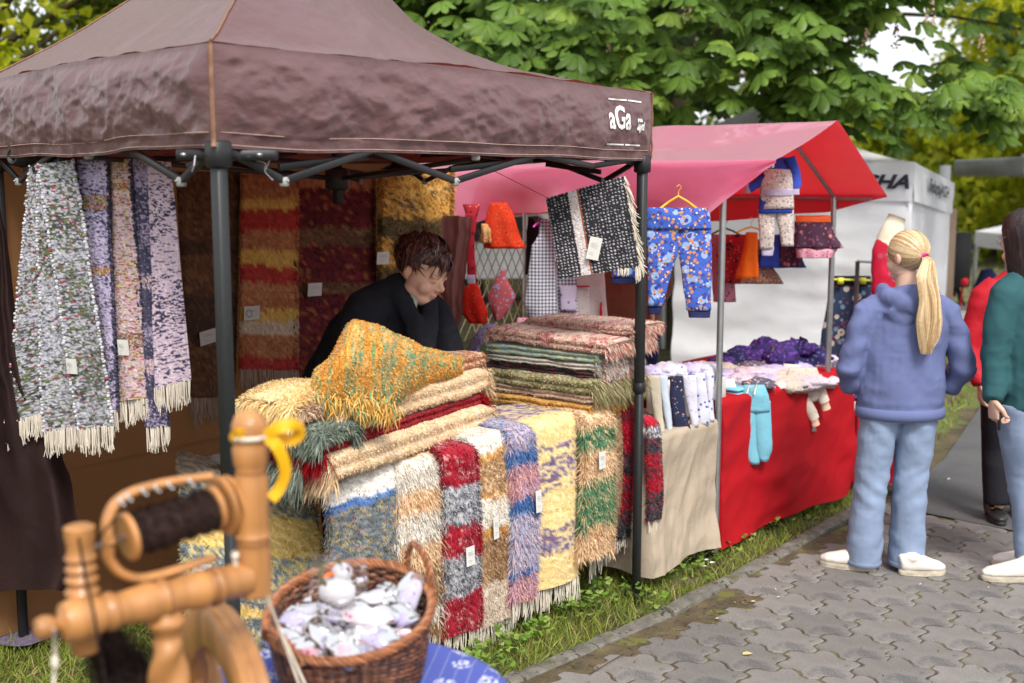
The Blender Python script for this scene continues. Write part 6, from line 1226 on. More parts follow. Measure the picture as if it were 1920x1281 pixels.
b = MB(); b.lathe([(.142, .0), (.149, .004), (.149, .012), (.14, .014)], [bc[0], bc[1], TZ + .003], n=40, col=(.12, .04, .02)); b.obj('basket_bottom', m_wick, bk)
def braid(path, r, R, tw, m, par, name, closed=True, nstr=4, pl=WK):
    path = np.asarray(path); n = len(path); t = unit(np.roll(path, -1, 0) - np.roll(path, 1, 0)) if closed else unit(np.gradient(path, axis=0)); e1 = unit(np.cross(t, [0, 0, 1.]) + 1e-6); e2 = np.cross(t, e1)
    for k in range(nstr):
        ph = 2 * np.pi * k / nstr + np.linspace(0, tw * 2 * np.pi, n, endpoint=not closed); c = path + R * (np.cos(ph)[:, None] * e1 + np.sin(ph)[:, None] * e2); aa = np.linspace(0, 2 * np.pi, 6, endpoint=False)
        G_ = c[:, None] + r * (np.cos(aa)[None, :, None] * e1[:, None] + np.sin(aa)[None, :, None] * e2[:, None]); b = MB(); cc = pick(pl, 1)[0] * (1 + .25 * noise(np.stack([np.arange(n) * .2, np.full(n, k * 9.), np.zeros(n)], 1), 5))[:, None]; b.grid(G_, col=np.repeat(cc[:, None], 6, 1), cu=closed, cv=True); b.obj(name, m, par)
RIM = pal([(.25, .09, .034), (.2, .065, .025), (.31, .12, .045)])
a = np.linspace(0, 2 * np.pi, 260, endpoint=False); rx, ry = .180, .167; rp_ = np.stack([bc[0] + np.cos(a) * rx, bc[1] + np.sin(a) * ry, rimz(np.cos(a) * rx, np.sin(a) * ry) + .006], 1); braid(rp_, .0044, .0072, 17, m_wick, bk, 'rim_strand', True, 5, RIM)
for (ang, hgt, wd) in ((.62, .085, .052), (3.95, .05, .06)):
    e = np.array([math.cos(ang) * rx, math.sin(ang) * ry]); tgt = unit(np.array([-math.sin(ang) * rx, math.cos(ang) * ry])); u = np.linspace(0, np.pi, 50); lean = -.1 if ang < 3 else .25
    pth = np.stack([bc[0] + e[0] * (1 + lean * np.sin(u) * .4) + tgt[0] * np.cos(u) * wd, bc[1] + e[1] * (1 + lean * np.sin(u) * .4) + tgt[1] * np.cos(u) * wd, rimz(*e) + np.sin(u) * hgt + tgt[1] * np.cos(u) * wd * .3], 1); braid(pth, .0038, .0052, 5, m_wick, bk, 'handle_strand', False, 3, RIM)
# sachets
m_cel = bpy.data.materials.new('cellophane'); m_cel.use_nodes = True; N_ = m_cel.node_tree.nodes; L_ = m_cel.node_tree.links; tr_ = N_.new('ShaderNodeBsdfTransparent'); gl_ = N_.new('ShaderNodeBsdfGlossy'); gl_.inputs['Roughness'].default_value = .14; df_ = N_.new('ShaderNodeBsdfDiffuse'); df_.inputs[0].default_value = (.8, .8, .85, 1); fr_ = N_.new('ShaderNodeFresnel'); fr_.inputs[0].default_value = 1.5
m1 = N_.new('ShaderNodeMixShader'); m1.inputs[0].default_value = .05; L_.new(tr_.outputs[0], m1.inputs[1]); L_.new(df_.outputs[0], m1.inputs[2]); m2 = N_.new('ShaderNodeMixShader'); L_.new(fr_.outputs[0], m2.inputs[0]); L_.new(m1.outputs[0], m2.inputs[1]); L_.new(gl_.outputs[0], m2.inputs[2]); L_.new(m2.outputs[0], N_['Material Output'].inputs['Surface'])
m_s1 = fab('lavender_gingham', (.40, .37, .56), [((.24, .2, .44), 80, .3)]); m_s2 = fab('white_lilac_dots', (.45, .43, .54), [((.25, .17, .42), 70, .24)]); m_s3 = fab('pink_checked', (.55, .33, .4), [((.55, .06, .17), 60, .3)]); m_s4 = fab('pink_dots', (.6, .3, .4), [((.8, .7, .72), 130, .25)]); m_s5 = fab('white_red_hearts', (.52, .49, .53), [((.5, .02, .1), 44, .17)]); m_s6 = fab('lilac_plain', (.36, .31, .54), [((.5, .48, .6), 60, .2)]); m_s7 = fab('white_cotton', (.54, .53, .57)); m_or = mat('orange_felt', (.8, .16, .02), .8)
def pillow(c, ax, L, w, th, m, lab, sd, wrap=True, name='lavender_sachet'):
    ax = unit(np.asarray(ax, float)); sdv = unit(np.cross([0, -.3, 1], ax)); up_ = np.cross(ax, sdv); nu, nv = 22, 22; P = []
    c = np.asarray(c); b = MB(); rings = []
    for i in range(nu):
        t = -1 + 2 * i / (nu - 1); ww = w * (1 - abs(t) ** 3.2) ** .6 + .004; hh = th * (1 - abs(t) ** 2) ** .6 + .001; a = np.linspace(0, 2 * np.pi, nv, endpoint=False)
        rings.append(c + ax * t * L / 2 + (np.cos(a) * ww / 2)[:, None] * sdv + (np.sin(a) * hh / 2 * (1 - .6 * np.abs(np.cos(a)) ** 3))[:, None] * up_)
    G_ = np.array(rings); G_ += .0025 * fbm(G_ * 60 + sd, 5, 2)[..., None]; b.grid(G_, cv=True); b.N += [list(range(nv)), [(nu - 1) * nv + j for j in range(nv)][::-1]]
    root = thing(name, lab, 'sachet', c, 'wrapped sachets in the wicker basket'); b.obj('cushion', m, root)
    if wrap:
        rings = []
        for i in range(26):
            t = -1.25 + 2.5 * i / 25; ww = w * 1.18 * (1 - .35 * abs(t) ** 3); hh = max(.006, th * 1.25 * (1 - .55 * abs(t) ** 2)); a = np.linspace(0, 2 * np.pi, 26, endpoint=False); rings.append(c + ax * t * L / 2 + (np.cos(a) * ww / 2)[:, None] * sdv + (np.sin(a) * hh / 2)[:, None] * up_)
        G_ = np.array(rings); G_ += (.006 * ridge(G_ * 24 + sd, 7, 3))[..., None] * (up_ + .3 * sdv); b = MB(); b.grid(G_, cv=True); b.obj('cellophane_wrap', m_cel, root, autos=70)
    return root
bz = lambda px, py, z: G(px, py, z)
pl_ = [((560, 1140, .905), (1, .2, .1), .13, .06, .05, m_s1, 'lavender gingham sachet at the left side of the basket'), ((530, 1175, .885), (.6, -.5, 0), .12, .055, .045, m_s2, 'white sachet with lilac dots at the left rim'),
       ((600, 1170, .90), (.5, -.9, -.1), .13, .055, .045, m_s6, 'lilac sachet between gingham and pink checked ones'), ((640, 1195, .895), (.45, -.85, -.15), .14, .06, .045, m_s3, 'pink checked sachet at the front rim'), ((700, 1175, .90), (.75, -.6, 0), .15, .06, .045, m_s1, 'lavender gingham sachet right of the pink checked one'),
       ((742, 1170, .895), (1, .1, 0), .12, .045, .04, m_s4, 'pink white-dotted sachet lying along the right front rim'), ((670, 1130, .935), (.9, -.3, 0), .16, .06, .05, m_s5, 'white sachet with red hearts in the middle'), ((735, 1125, .93), (.6, -.7, 0), .15, .06, .05, m_s6, 'lilac sachet under the right crinkled bag'),
       ((765, 1105, .945), (.3, .2, 1), .11, .06, .045, m_s2, 'white dotted sachet upright by the right handle'), ((590, 1125, .92), (1, -.2, 0), .12, .055, .045, m_s2, 'white dotted sachet left of the stuffed hen'), ((700, 1105, .95), (.5, .6, .2), .12, .055, .045, m_s7, 'plain white sachet behind the hearts one'), ((575, 1195, .88), (.8, -.4, 0), .11, .05, .04, m_s3, 'pink checked sachet by the left handle'),
       ((655, 1215, .865), (1, 0, 0), .13, .06, .05, m_s2, 'white dotted sachet under the pink checked one'), ((620, 1160, .88), (1, .3, 0), .16, .1, .08, m_s7, 'plain white sachet in the centre below the others'), ((710, 1160, .87), (.3, 1, 0), .16, .1, .08, m_s1, 'lavender gingham sachet deep on the right'), ((560, 1165, .865), (.3, 1, 0), .15, .1, .08, m_s6, 'lilac sachet deep on the left')]
for i, (q, ax, L, w_, th, m, lab) in enumerate(pl_):
    pillow(bz(*q) - [0, 0, .03], ax, L, w_, th, m, lab, i * 4.1)
for i, q in enumerate([(600, 1200, .84), (680, 1200, .84), (740, 1150, .84), (640, 1140, .84)]): pillow(bz(*q), (math.cos(i * 2), math.sin(i * 2), 0), .16, .11, .09, [m_s7, m_s1][i % 2], ['plain white sachet at the very bottom front-left', 'lavender gingham sachet at the very bottom front', 'plain white sachet at the very bottom right', 'lavender gingham sachet at the very bottom centre'][i], i * 7., False)
hen = thing('stuffed_hen', 'white stuffed hen with orange beak wrapped in cellophane at the back of the basket', 'stuffed toy', bz(635, 1115, .93)); c = bz(632, 1108, .965)
b = MB(); b.sph(c, (.042, .034, .036)); b.sph(c + [.012, 0, .042], (.024, .022, .022)); b2 = remesh(b, .004, 4); b2.obj('toy_body', m_s7, hen); b = MB(); b.loft([c + [-.006, -.016, .045], c + [-.026, -.022, .038]], [.009, .002], [.007, .002], 8); b.obj('beak', m_or, hen)
G_ = np.array([[c + [x, -.028 + .02 * abs(x) * 10, z] for x in np.linspace(-.06, .065, 16)] for z in np.linspace(-.05, .085, 16)]); G_ += (.012 * ridge(G_ * 20, 9, 3))[..., None] * [.2, 1, .2]; b = MB(); b.grid(G_); b.obj('cellophane_wrap', m_cel, hen, autos=20)

# ================================================= SPINNING WHEEL
m_wood = mat('beech_wood', (.37, .165, .05), .5, var=.38, vscale=22, bump=.2, bscale=60, stretch=(1, 1, .12), spec=.5, coat=.2, bdist=.003)
m_groove = mat('burnt_groove', (.2, .08, .03), .6); m_wool = mat('dark_wool', (.018, .012, .01), 1, attr=True, var=.4, vscale=60, bump=1, bscale=120, bdist=.01, spec=.1)
sw = thing('spinning_wheel', 'beech spinning wheel with turned posts, flyer and bobbin of dark wool, closest to the camera', 'spinning wheel', G(300, 1330, 0) * 0 + np.array([-.55, 1.85, 0]))
aL = W(128, 1166, 1.76); aR = W(462, 1084, 1.76); aR = G(462, 1084, aL[2]); axb = unit(aR - aL); Lb = np.linalg.norm(aR - aL)
# bar with turned profile
def turned(o, axis, prof, m=m_wood, name='turned_bar', n=28, grooves=()):
    b = MB(); b.lathe(prof, o, axis, n); ob = b.obj(name, m, sw, autos=50)
    for (h, r) in grooves: g_ = MB(); g_.lathe([(r * .9, h - .0016), (r + .0006, h - .0012), (r + .0006, h + .0012), (r * .9, h + .0016)], o, axis, n); g_.obj('groove', m_groove, ob)
    return ob
r = .030
turned(aL, axb, [(.004, -.052), (.016, -.048), (.019, -.036), (.016, -.024), (.009, -.018), (.012, -.014), (.03, -.008), (.035, .01), (.033, .04), (.027, .055), (.031, .062), (.031, .07), (.026, .078), (.029, .11), (.033, .13), (.028, .148), (.032, .155), (.032, .162), (.027, .168), (.03, .2), (.033, .225), (.028, .238), (.033, .246), (.033, .254), (.028, .262), (.031, Lb), (.02, Lb + .01)], name='cross_bar', grooves=[(.058, .0275), (.074, .0285), (.158, .033), (.242, .033), (.258, .03)])
# left maiden
mL = W(157, 1160, 1.80); q0 = np.array([mL[0], mL[1], 0]); zt = W(157, 985, 1.80)[2]; zb = W(157, 1222, 1.80)[2]
turned(np.array([mL[0], mL[1], zb]), (0, 0, 1), [(.02, 0), (.023, .004), (.023, .05), (.025, (aL[2] - zb) + .03), (.027, (aL[2] - zb) + .035), (.020, (aL[2] - zb) + .045), (.026, (aL[2] - zb) + .055), (.019, (aL[2] - zb) + .064), (.025, (aL[2] - zb) + .072), (.019, (aL[2] - zb) + .082), (.025, (aL[2] - zb) + .09), (.020, (aL[2] - zb) + .1), (.021, zt - zb - .03), (.024, zt - zb - .015), (.024, zt - zb - .003), (.018, zt - zb)], name='front_maiden')
# tall post
mR = np.array([*(aR + axb * .015)[:2], 0]); zt = W(478, 770, mR[1])[2]; zb = aR[2] - .035; H = zt - zb; k = 1 / FPX * mR[1]
turned(np.array([mR[0], mR[1], zb]), (0, 0, 1), [(.024, 0), (.029, .004), (.029, .08), (.027, .1), (.031, .108), (.027, .116), (.029, .13), (.029, .21), (.024, .225), (.029, .235), (.031, .262), (.026, .272), (.029, .282), (.029, .29), (.022, .297), (.03, H - .045), (.031, H - .025), (.024, H - .008), (.008, H)], name='tall_post', grooves=[(.095, .0285), (.221, .026)])
# flyer and bobbin
fA = W(240, 1006, 1.86); fB = W(432, 958, 1.86); fB = fA + axb * .175; fB[2] = fA[2] + .02; fa = unit(fB - fA); up_ = np.array([0, 0, 1.]); 
def disc(c, r, th, name): b = MB(); b.lathe([(r * .9, -th / 2), (r, -th / 3), (r, th / 3), (r * .9, th / 2)], c, fa, 32); return b.obj(name, m_wood, sw, autos=45)
disc(fA, .040, .012, 'bobbin_flange'); disc(fA + fa * .155, .040, .012, 'bobbin_flange'); disc(fA + fa * .172, .052, .010, 'whorl'); disc(fA + fa * .186, .050, .008, 'whorl')
n = 60; h = np.linspace(.008, .148, n); rr = .034 + .0025 * np.sin(h * 260) + .002 * noise(np.stack([h * 60, h * 0, h * 0], 1), 3); b = MB(); P = []
a = np.linspace(0, 2 * np.pi, 40, endpoint=False); e1 = unit(np.cross(fa, up_)); e2 = np.cross(e1, fa)
G_ = (fA + fa * h[:, None])[:, None] + (rr[:, None] * (1 + .05 * noise(np.stack(np.broadcast_arrays((h * 90)[:, None], (a * 2)[None], 0 * a[None]), -1), 4)))[..., None] * (np.cos(a)[:, None] * e1 + np.sin(a)[:, None] * e2)[None]
b.grid(G_, cv=True, col=(.035, .02, .017)); b.obj('wool_winding', m_wool, sw)
m = MB(); k = 4000; i = rng.integers(0, n, k); j = rng.integers(0, 40, k); p = G_[i, j]; nn = unit(p - (fA + fa * h[i][:, None])); tg = np.cross(fa, nn); blades(m, p, unit(tg + .35 * nn + .2 * rng.normal(size=(k, 3))), rng.uniform(.006, .02, k), .0012, np.repeat(np.array([[.04, .023, .02]]), k, 0), seg=1); m.obj('wool_fuzz', m_wool, sw)['kind'] = 'stuff'
b = MB(); b.tube([fA - fa * .06, fA + fa * .21], .005, 8); b.obj('spindle', m_steel, sw)
sp0 = fA - fa * .032
def arm(pts, name):
    pts = np.array(pts); t = np.linspace(0, 1, len(pts)); tt = np.linspace(0, 1, 30); pp = np.stack([np.interp(tt, t, pts[:, i]) for i in range(3)], 1)
    for _ in range(5): pp[1:-1] = (pp[:-2] + 2 * pp[1:-1] + pp[2:]) / 4
    b = MB(); b.loft(pp, np.interp(tt, [0, .3, 1], [.016, .0125, .010]), np.interp(tt, [0, .3, 1], [.010, .009, .007]), 14, side=np.cross(fa, up_)); ob = b.obj(name, m_wood, sw); return pp
Yf = sp0[1]
pu = arm([sp0 - up_ * .0, W(198, 985, Yf), W(212, 945, Yf + .01), W(250, 920, Yf + .03), W(320, 903, Yf + .08), W(398, 893, Yf + .12)], 'flyer_arm'); pd = arm([sp0, W(200, 1045, Yf), W(222, 1075, Yf + .01), W(262, 1088, Yf + .03), W(330, 1070, Yf + .07), W(402, 1045, Yf + .11)], 'flyer_arm')
for f in (.5, .58, .66, .74, .82, .92): q = pu[int(f * 29)]; b = MB(); b.tube([q, q + [0, -.012, .004], q + [.004, -.016, -.004], q + [.008, -.012, -.008]], .0022, 6); b.sph(q + [0, -.012, 0], .004, 8, 6); b.obj('hook', m_steel, sw)
# twisted leg under the bar
o = aL + axb * (Lb * .52); zt = o[2] - .02; n = 70; zz = np.linspace(zt, zt - .42, n); a = np.linspace(0, 2 * np.pi, 24, endpoint=False); G_ = np.zeros((n, 24, 3))
for i in range(n):
    s_ = (zt - zz[i]); rr = .024 + .006 * np.sin(2 * a + s_ * 62) * min(1, max(0, (s_ - .05) / .02)) + (.008 * math.exp(-((s_ - .02) / .008) ** 2)) - .006 * math.exp(-((s_ - .045) / .008) ** 2) + .006 * min(1, s_ / .15); G_[i] = np.stack([o[0] + rr * np.cos(a), o[1] + rr * np.sin(a), np.full(24, zz[i])], 1)
b = MB(); b.grid(G_, cv=True); b.obj('twisted_leg', m_wood, sw)
# drive wheel
hd = unit(np.array([-.52, .86, 0])); ha = unit(np.cross(hd, up_)); wc = W(425, 1395, 2.12); Ro, Ri = .262, .185
n = 90; a = np.linspace(0, 2 * np.pi, n, endpoint=False); rad = np.cos(a)[:, None] * hd + np.sin(a)[:, None] * up_; pr = [(Ri, -.02), (Ri + .01, -.028), (Ro - .012, -.030), (Ro, -.022), (Ro - .006, -.008), (Ro - .002, 0), (Ro - .006, .008), (Ro, .022), (Ro - .012, .030), (Ri + .01, .028), (Ri, .02)]
G_ = np.stack([wc + rad * r_ + ha * w_ for (r_, w_) in pr], 1); b = MB(); b.grid(G_, cu=True, cv=True); b.obj('wheel_rim', m_wood, sw, autos=40)
for k in range(8):
    a0 = k * np.pi / 4 + .3; dv_ = math.cos(a0) * hd + math.sin(a0) * up_; b = MB(); b.lathe([(.009, .03), (.010, .06), (.013, .08), (.009, .09), (.014, .12), (.009, .15), (.012, .165), (.009, Ri + .004)], wc, dv_, 14); b.obj('spoke', m_wood, sw)
b = MB(); b.lathe([(.03, -.03), (.038, -.02), (.038, .02), (.03, .03)], wc, ha, 24); b.obj('wheel_hub', m_wood, sw)
b = MB(); b.box([wc[0] - .05, wc[1] - .02, .47], (.3, .46, .04), np.array([[.86, -.5, 0], [.5, .86, 0], [0, 0, 1]]), bev=.008); b.obj('bench_plank', m_wood, sw)
for (dx, dy) in ((-.12, -.2), (.14, -.14), (-.15, .16), (.1, .2)): q = np.array([wc[0] - .05 + dx, wc[1] + dy, 0]); b = MB(); b.lathe([(.014, 0), (.018, .1), (.022, .3), (.018, .45)], q, (0, 0, 1), 12); b.obj('bench_leg', m_wood, sw)
for sgn in (-1, 1): q = wc + ha * .05 * sgn; b = MB(); b.bar([q[0], q[1], .49], [q[0], q[1], wc[2] + .03], .03); b.obj('wheel_post', m_wood, sw)
b = MB(); b.bar([o[0], o[1], .45], [o[0], o[1], zt - .40], .04); b.obj('leg_foot', m_wood, sw)
# drive cords
wq = fA + fa * .178
for (p1, nm) in ((W(412, 905, wq[1] + .02), 0), (W(436, 905, wq[1] + .02), 1)):
    tgt = W(575 - 12 * nm, 1290, 2.2); mid_ = (p1 + tgt) / 2 + [-.004, 0, -.004]; b = MB(); b.tube([p1, mid_, tgt], .0026, 6); b.obj('drive_cord', m_cord, sw)
b = MB(); b.tube([W(438, 1035, wq[1] - .03), W(442, 1060, wq[1] - .03), W(440, 1080, wq[1] - .02)], .005, 6); b.sph(W(441, 1042, wq[1] - .03), .007); b.obj('cord_knot', m_cord, sw)
b = MB(); b.tube([W(147, 1008, 1.76), W(160, 1080, 1.75), W(176, 1150, 1.72), W(184, 1200, 1.74), W(200, 1290, 1.78)], .0022, 6, col=(.02, .014, .012)); b.tube([W(185, 1010, 1.77), W(205, 985, 1.8), W(215, 972, 1.82)], .0022, 6, col=(.02, .014, .012)); b.obj('dark_yarn', m_wool, sw)
b = MB(); b.tube([W(101, 1180, 1.72), W(104, 1225, 1.73), W(100, 1290, 1.74)], .0024, 6); b.sph(W(103, 1243, 1.73), (.006, .006, .012)); b.obj('loose_string', m_cord, sw)
# dark fleece hanging below
m = MB(); k = 9000; t = rng.random(k); c0 = np.array([W(196 + 60 * u_ ** 1.5, 1185 + 110 * u_, 1.95) for u_ in t]); p = c0 + rng.normal(size=(k, 3)) * (.006 + .028 * t)[:, None]; blades(m, p, unit(rng.normal(size=(k, 3)) + [0, 0, -.7]), rng.uniform(.01, .03, k), .002, np.repeat(np.array([[.03, .019, .016]]), k, 0), seg=1)
m.loft([W(192, 1160, 1.95), W(200, 1200, 1.95), W(225, 1240, 1.95), W(250, 1300, 1.95)], [.008, .012, .035, .045], None, 12, col=(.02, .013, .012)); m.obj('fleece', m_wool, sw)['kind'] = 'stuff'
# yellow ribbon bow
m_rib = mat('yellow_satin_ribbon', (.85, .50, .005), .45, transl=.35, var=.05, sheen=.2)
rb = thing('ribbon_bow', 'yellow satin ribbon tied in a bow round the tall spinning wheel post', 'ribbon', W(478, 818, 1.96)); Yr_ = mR[1] - .036
def ribbon(pts, w, name='ribbon_loop', tilt=(0, 0, 1)):
    pts = np.array(pts, float); t = np.linspace(0, 1, len(pts)); tt = np.linspace(0, 1, 28); pp = np.stack([np.interp(tt, t, pts[:, i]) for i in range(3)], 1)
    for _ in range(4): pp[1:-1] = (pp[:-2] + 2 * pp[1:-1] + pp[2:]) / 4
    tn = unit(np.gradient(pp, axis=0)); s_ = unit(np.cross(tn, np.array([0, -1., .15]))); s_ = s_ + .25 * np.sin(tt * 5)[:, None] * np.array([0, -1, 0]); G_ = pp[:, None] + s_[:, None] * (np.linspace(-.5, .5, 5) * w)[None, :, None]; b = MB(); b.grid(G_); b.grid((G_ + [0, .0008, 0])[:, ::-1]); b.obj(name, m_rib, rb)
ribbon([W(498, 818, Yr_), W(520, 800, Yr_ - .01), W(552, 795, Yr_), W(566, 812, Yr_ + .012), W(552, 826, Yr_ + .02), W(524, 824, Yr_ + .012), W(500, 820, Yr_)], .019)
ribbon([W(462, 820, Yr_ + .01), W(448, 812, Yr_), W(440, 820, Yr_ + .01), W(450, 828, Yr_ + .02)], .02)
ribbon([W(500, 820, Yr_), W(518, 832, Yr_ - .01), W(532, 862, Yr_ - .005), W(536, 890, Yr_), W(524, 918, Yr_ + .005), W(508, 936, Yr_)], .019, 'ribbon_tail')
b = MB(); b.lathe([(.0295, -.004), (.033, -.003), (.033, .003), (.0295, .004)], [mR[0], mR[1], W(478, 818, mR[1])[2]], (0, 0, 1), 24); b.obj('tie_cord', m_cord, rb)
# purple ground mat
m_mat = mat('purple_felt', (.13, .10, .17), 1, var=.3, vscale=30, bump=.8, bscale=150, bdist=.006); xs_ = np.linspace(-60, 215, 34); 
Pm = np.array([[G(x, 1112 + (1208 - 1112 - .22 * max(0, x - 60)) * v * (1 - .0 * x) + 4 * math.sin(x * .05), .012 + .012 * (1 + math.sin(x * .06 + v * 5)) * .5) for v in np.linspace(0, 1, 16)] for x in xs_]); b = MB(); b.grid(Pm); lone(b, 'ground_mat', m_mat, 'purple-grey felt mat spread on the grass at the left edge', 'mat')
# ================================================= PEOPLE
m_skin = mat('skin', attr=True, rough=.5, var=.05, vscale=30, spec=.35); m_skin.node_tree.nodes['Principled BSDF'].inputs['Subsurface Weight'].default_value = .12; m_skin.node_tree.nodes['Principled BSDF'].inputs['Subsurface Radius'].default_value = (.02, .008, .004)
m_hairm = mat('hair', attr=True, rough=.42, var=.15, vscale=80, spec=.5); SK = np.array([.56, .32, .23])
def frame(face, up=(0, 0, 1), roll=0.):
    """head frame: columns = right-hand side of the person, face direction, up"""
    f = unit(np.asarray(face, float)); r = unit(np.cross(f, up)); u = np.cross(r, f); 
    if roll: r, u = r * math.cos(roll) + u * math.sin(roll), u * math.cos(roll) - r * math.sin(roll)
    return np.stack([r, f, u], 1)
def head_mesh(c, M, s=1., skin=SK, older=0.):
    """sculpted from blended lumps, then one skin; local y = face, z = up"""
    T = lambda x, y, z: np.asarray(c) + M @ (np.array([x, y, z]) * s); b = MB()
    E = lambda p, r: b.sph(T(*p), np.array(r) * s, 20, 14, M=M)
    E((0, -.012, .035), (.073, .092, .088)); E((0, .028, -.02), (.060, .066, .082)); E((0, .050, -.075), (.036 + .008 * older, .040, .030)); E((0, .020, -.062), (.052 + .006 * older, .055, .038))
    for sx in (-1, 1):
        E((sx * .036, .056, -.030), (.026, .030, .028)); E((sx * .031, .078, .022), (.024, .012, .009)); E((sx * .031, .073, .004), (.0155, .0145, .011)); b.loft([T(sx * .073, -.006, .018), T(sx * .083, -.016, .012), T(sx * .081, -.012, -.012), T(sx * .071, .0, -.028)], .008 * s, .006 * s, 8)
        E((sx * .078, -.008, .0), (.008, .018, .027)); E((sx * .010, .098, -.022), (.009, .010, .008))
    b.loft([T(0, .080, .022), T(0, .092, .004), T(0, .108, -.014), T(0, .106, -.022)], np.array([.009, .010, .013, .010]) * s, np.array([.008, .010, .012, .008]) * s, 12)
    E((0, .089, -.046), (.020, .010, .0055)); E((0, .086, -.056), (.017, .010, .0062)); E((0, .078, -.083), (.018, .014, .013)); E((0, .066, .045), (.050, .026, .032))
    out = remesh(b, .0042 * s, 3); V = out.V[0]; L = ((V - np.asarray(c)) @ M) / s; col = np.repeat(skin[None], len(V), 0)
    def blob(p, r, cc, k): 
        nonlocal col
        d = np.linalg.norm((L - np.array(p)) / np.array(r), axis=1); w = np.clip(1.3 - d, 0, 1)[:, None] * k; col = col * (1 - w) + np.array(cc) * w
    blob((0, .095, -.051), (.021, .02, .0075), (.40, .14, .12), .8); blob((0, .11, -.018), (.016, .02, .016), (.55, .24, .19), .6)
    for sx in (-1, 1): blob((sx * .04, .08, -.025), (.022, .03, .02), (.58, .26, .2), .45); blob((sx * .031, .082, .027), (.022, .014, .0042), (.12, .07, .05), .75); blob((sx * .031, .088, .0), (.014, .012, .0035), (.1, .05, .04), .75); blob((sx * .08, -.01, 0), (.012, .02, .025), (.56, .25, .2), .4)
    out.C = [np.concatenate([col, np.ones((len(V), 1))], 1)]; return out
def ribbons(mb, paths, w, col, nrm):
    """flat strands; paths (n,k,3), nrm (n,k,3)"""
    n, k, _ = paths.shape; t = unit(np.gradient(paths, axis=1)); s = unit(np.cross(t, nrm)) * (w[:, None, None] / 2) * np.interp(np.arange(k) / (k - 1), [0, .15, .7, 1], [.6, 1, .9, .15])[None, :, None]
    V = np.stack([paths - s, paths + s], 2).reshape(-1, 3); base = np.arange(n)[:, None] * 2 * k; i = np.arange(k - 1)[None] * 2
    q = np.stack([base + i, base + i + 1, base + i + 3, base + i + 2], -1).reshape(-1, 4); mb.add(V, Q=q, col=np.repeat(col, 2 * k, 0))
def hand_mesh(wrist, d, palm_n, thumb_side, s=1., curl=.6, skin=SK, spread=.12, name='hand'):
    """hand with palm, four fingers of different lengths and a thumb leaving the side of the palm"""
    d = unit(np.asarray(d, float)); pn = unit(np.asarray(palm_n, float) - d * np.dot(palm_n, d)); sd = unit(np.cross(d, pn)) * thumb_side; w = np.asarray(wrist, float); b = MB()
    b.loft([w, w + d * .03 * s, w + d * .06 * s, w + d * .088 * s], np.array([.026, .036, .041, .039]) * s, np.array([.018, .016, .014, .011]) * s, 14, side=sd)
    for k, (off, L, r) in enumerate([(.030, .072, .0088), (.010, .080, .009), (-.010, .075, .0086), (-.029, .058, .0076)]):
        p = w + (d * .078 + sd * off) * s; dd = unit(d + sd * spread * (off / .03)); pts = [p - d * .02 * s, p]; ang = 0
        for seg, f in ((.45, 1.), (.32, 1.2), (.23, .9)):
            ang += curl * f; v = dd * math.cos(ang) + pn * math.sin(ang); pts.append(pts[-1] + v * L * seg * s)
        b.loft(pts, np.array([r, r, r * .95, r * .88, r * .7]) * s, None, 10)
    p = w + (d * .02 + sd * .026) * s; v = unit(d * .75 + sd * .75 + pn * .35); b.loft([w + d * .01 * s, p + sd * .004 * s, p + v * .035 * s, p + v * .035 * s + unit(d + pn * .5 + sd * .1) * .03 * s, p + v * .035 * s + unit(d + pn * .8) * .048 * s], np.array([.014, .0135, .0115, .0098, .007]) * s, None, 10)
    o = remesh(b, .0032 * s, 2); o.C = [np.concatenate([np.repeat(skin[None], len(o.V[0]), 0), np.ones((len(o.V[0]), 1))], 1)]; return o
def merge(dst, src):
    for q in src.Q: dst.Q.append(q + dst.n)
    for t in src.T: dst.T.append(t + dst.n)
    dst.V += src.V; dst.C += src.C; dst.n += sum(len(v) for v in src.V); return dst
def cloth(b, vox, amp, sd, freq=9., stretch=(1, 1, 1), smooth=5, folds=None):
    def disp(co, nr):
        q = co * np.array(stretch) * freq + sd; d = amp * (ridge(q, 111, 4) * .62 + fbm(q * .7, 113, 2) * .3)
        if folds is not None: d = d + folds(co)
        return co + nr * d[:, None]
    return remesh(b, vox, smooth, disp)
m_hood = fab('periwinkle_fleece', (.12, .145, .29), var=.06, bump=.35, bscale=220, bdist=.002, transl=0.); m_jean = mat('light_denim', (.20, .26, .38), .85, var=.25, vscale=5, bump=.35, bscale=260, bdist=.002); m_shoe = mat('white_leather', (.68, .64, .58), .5, var=.08, vscale=20); m_sole = mat('worn_sole', (.45, .39, .3), .8, var=.3, vscale=30); m_thr = mat('denim_seam', (.12, .18, .32), .9)
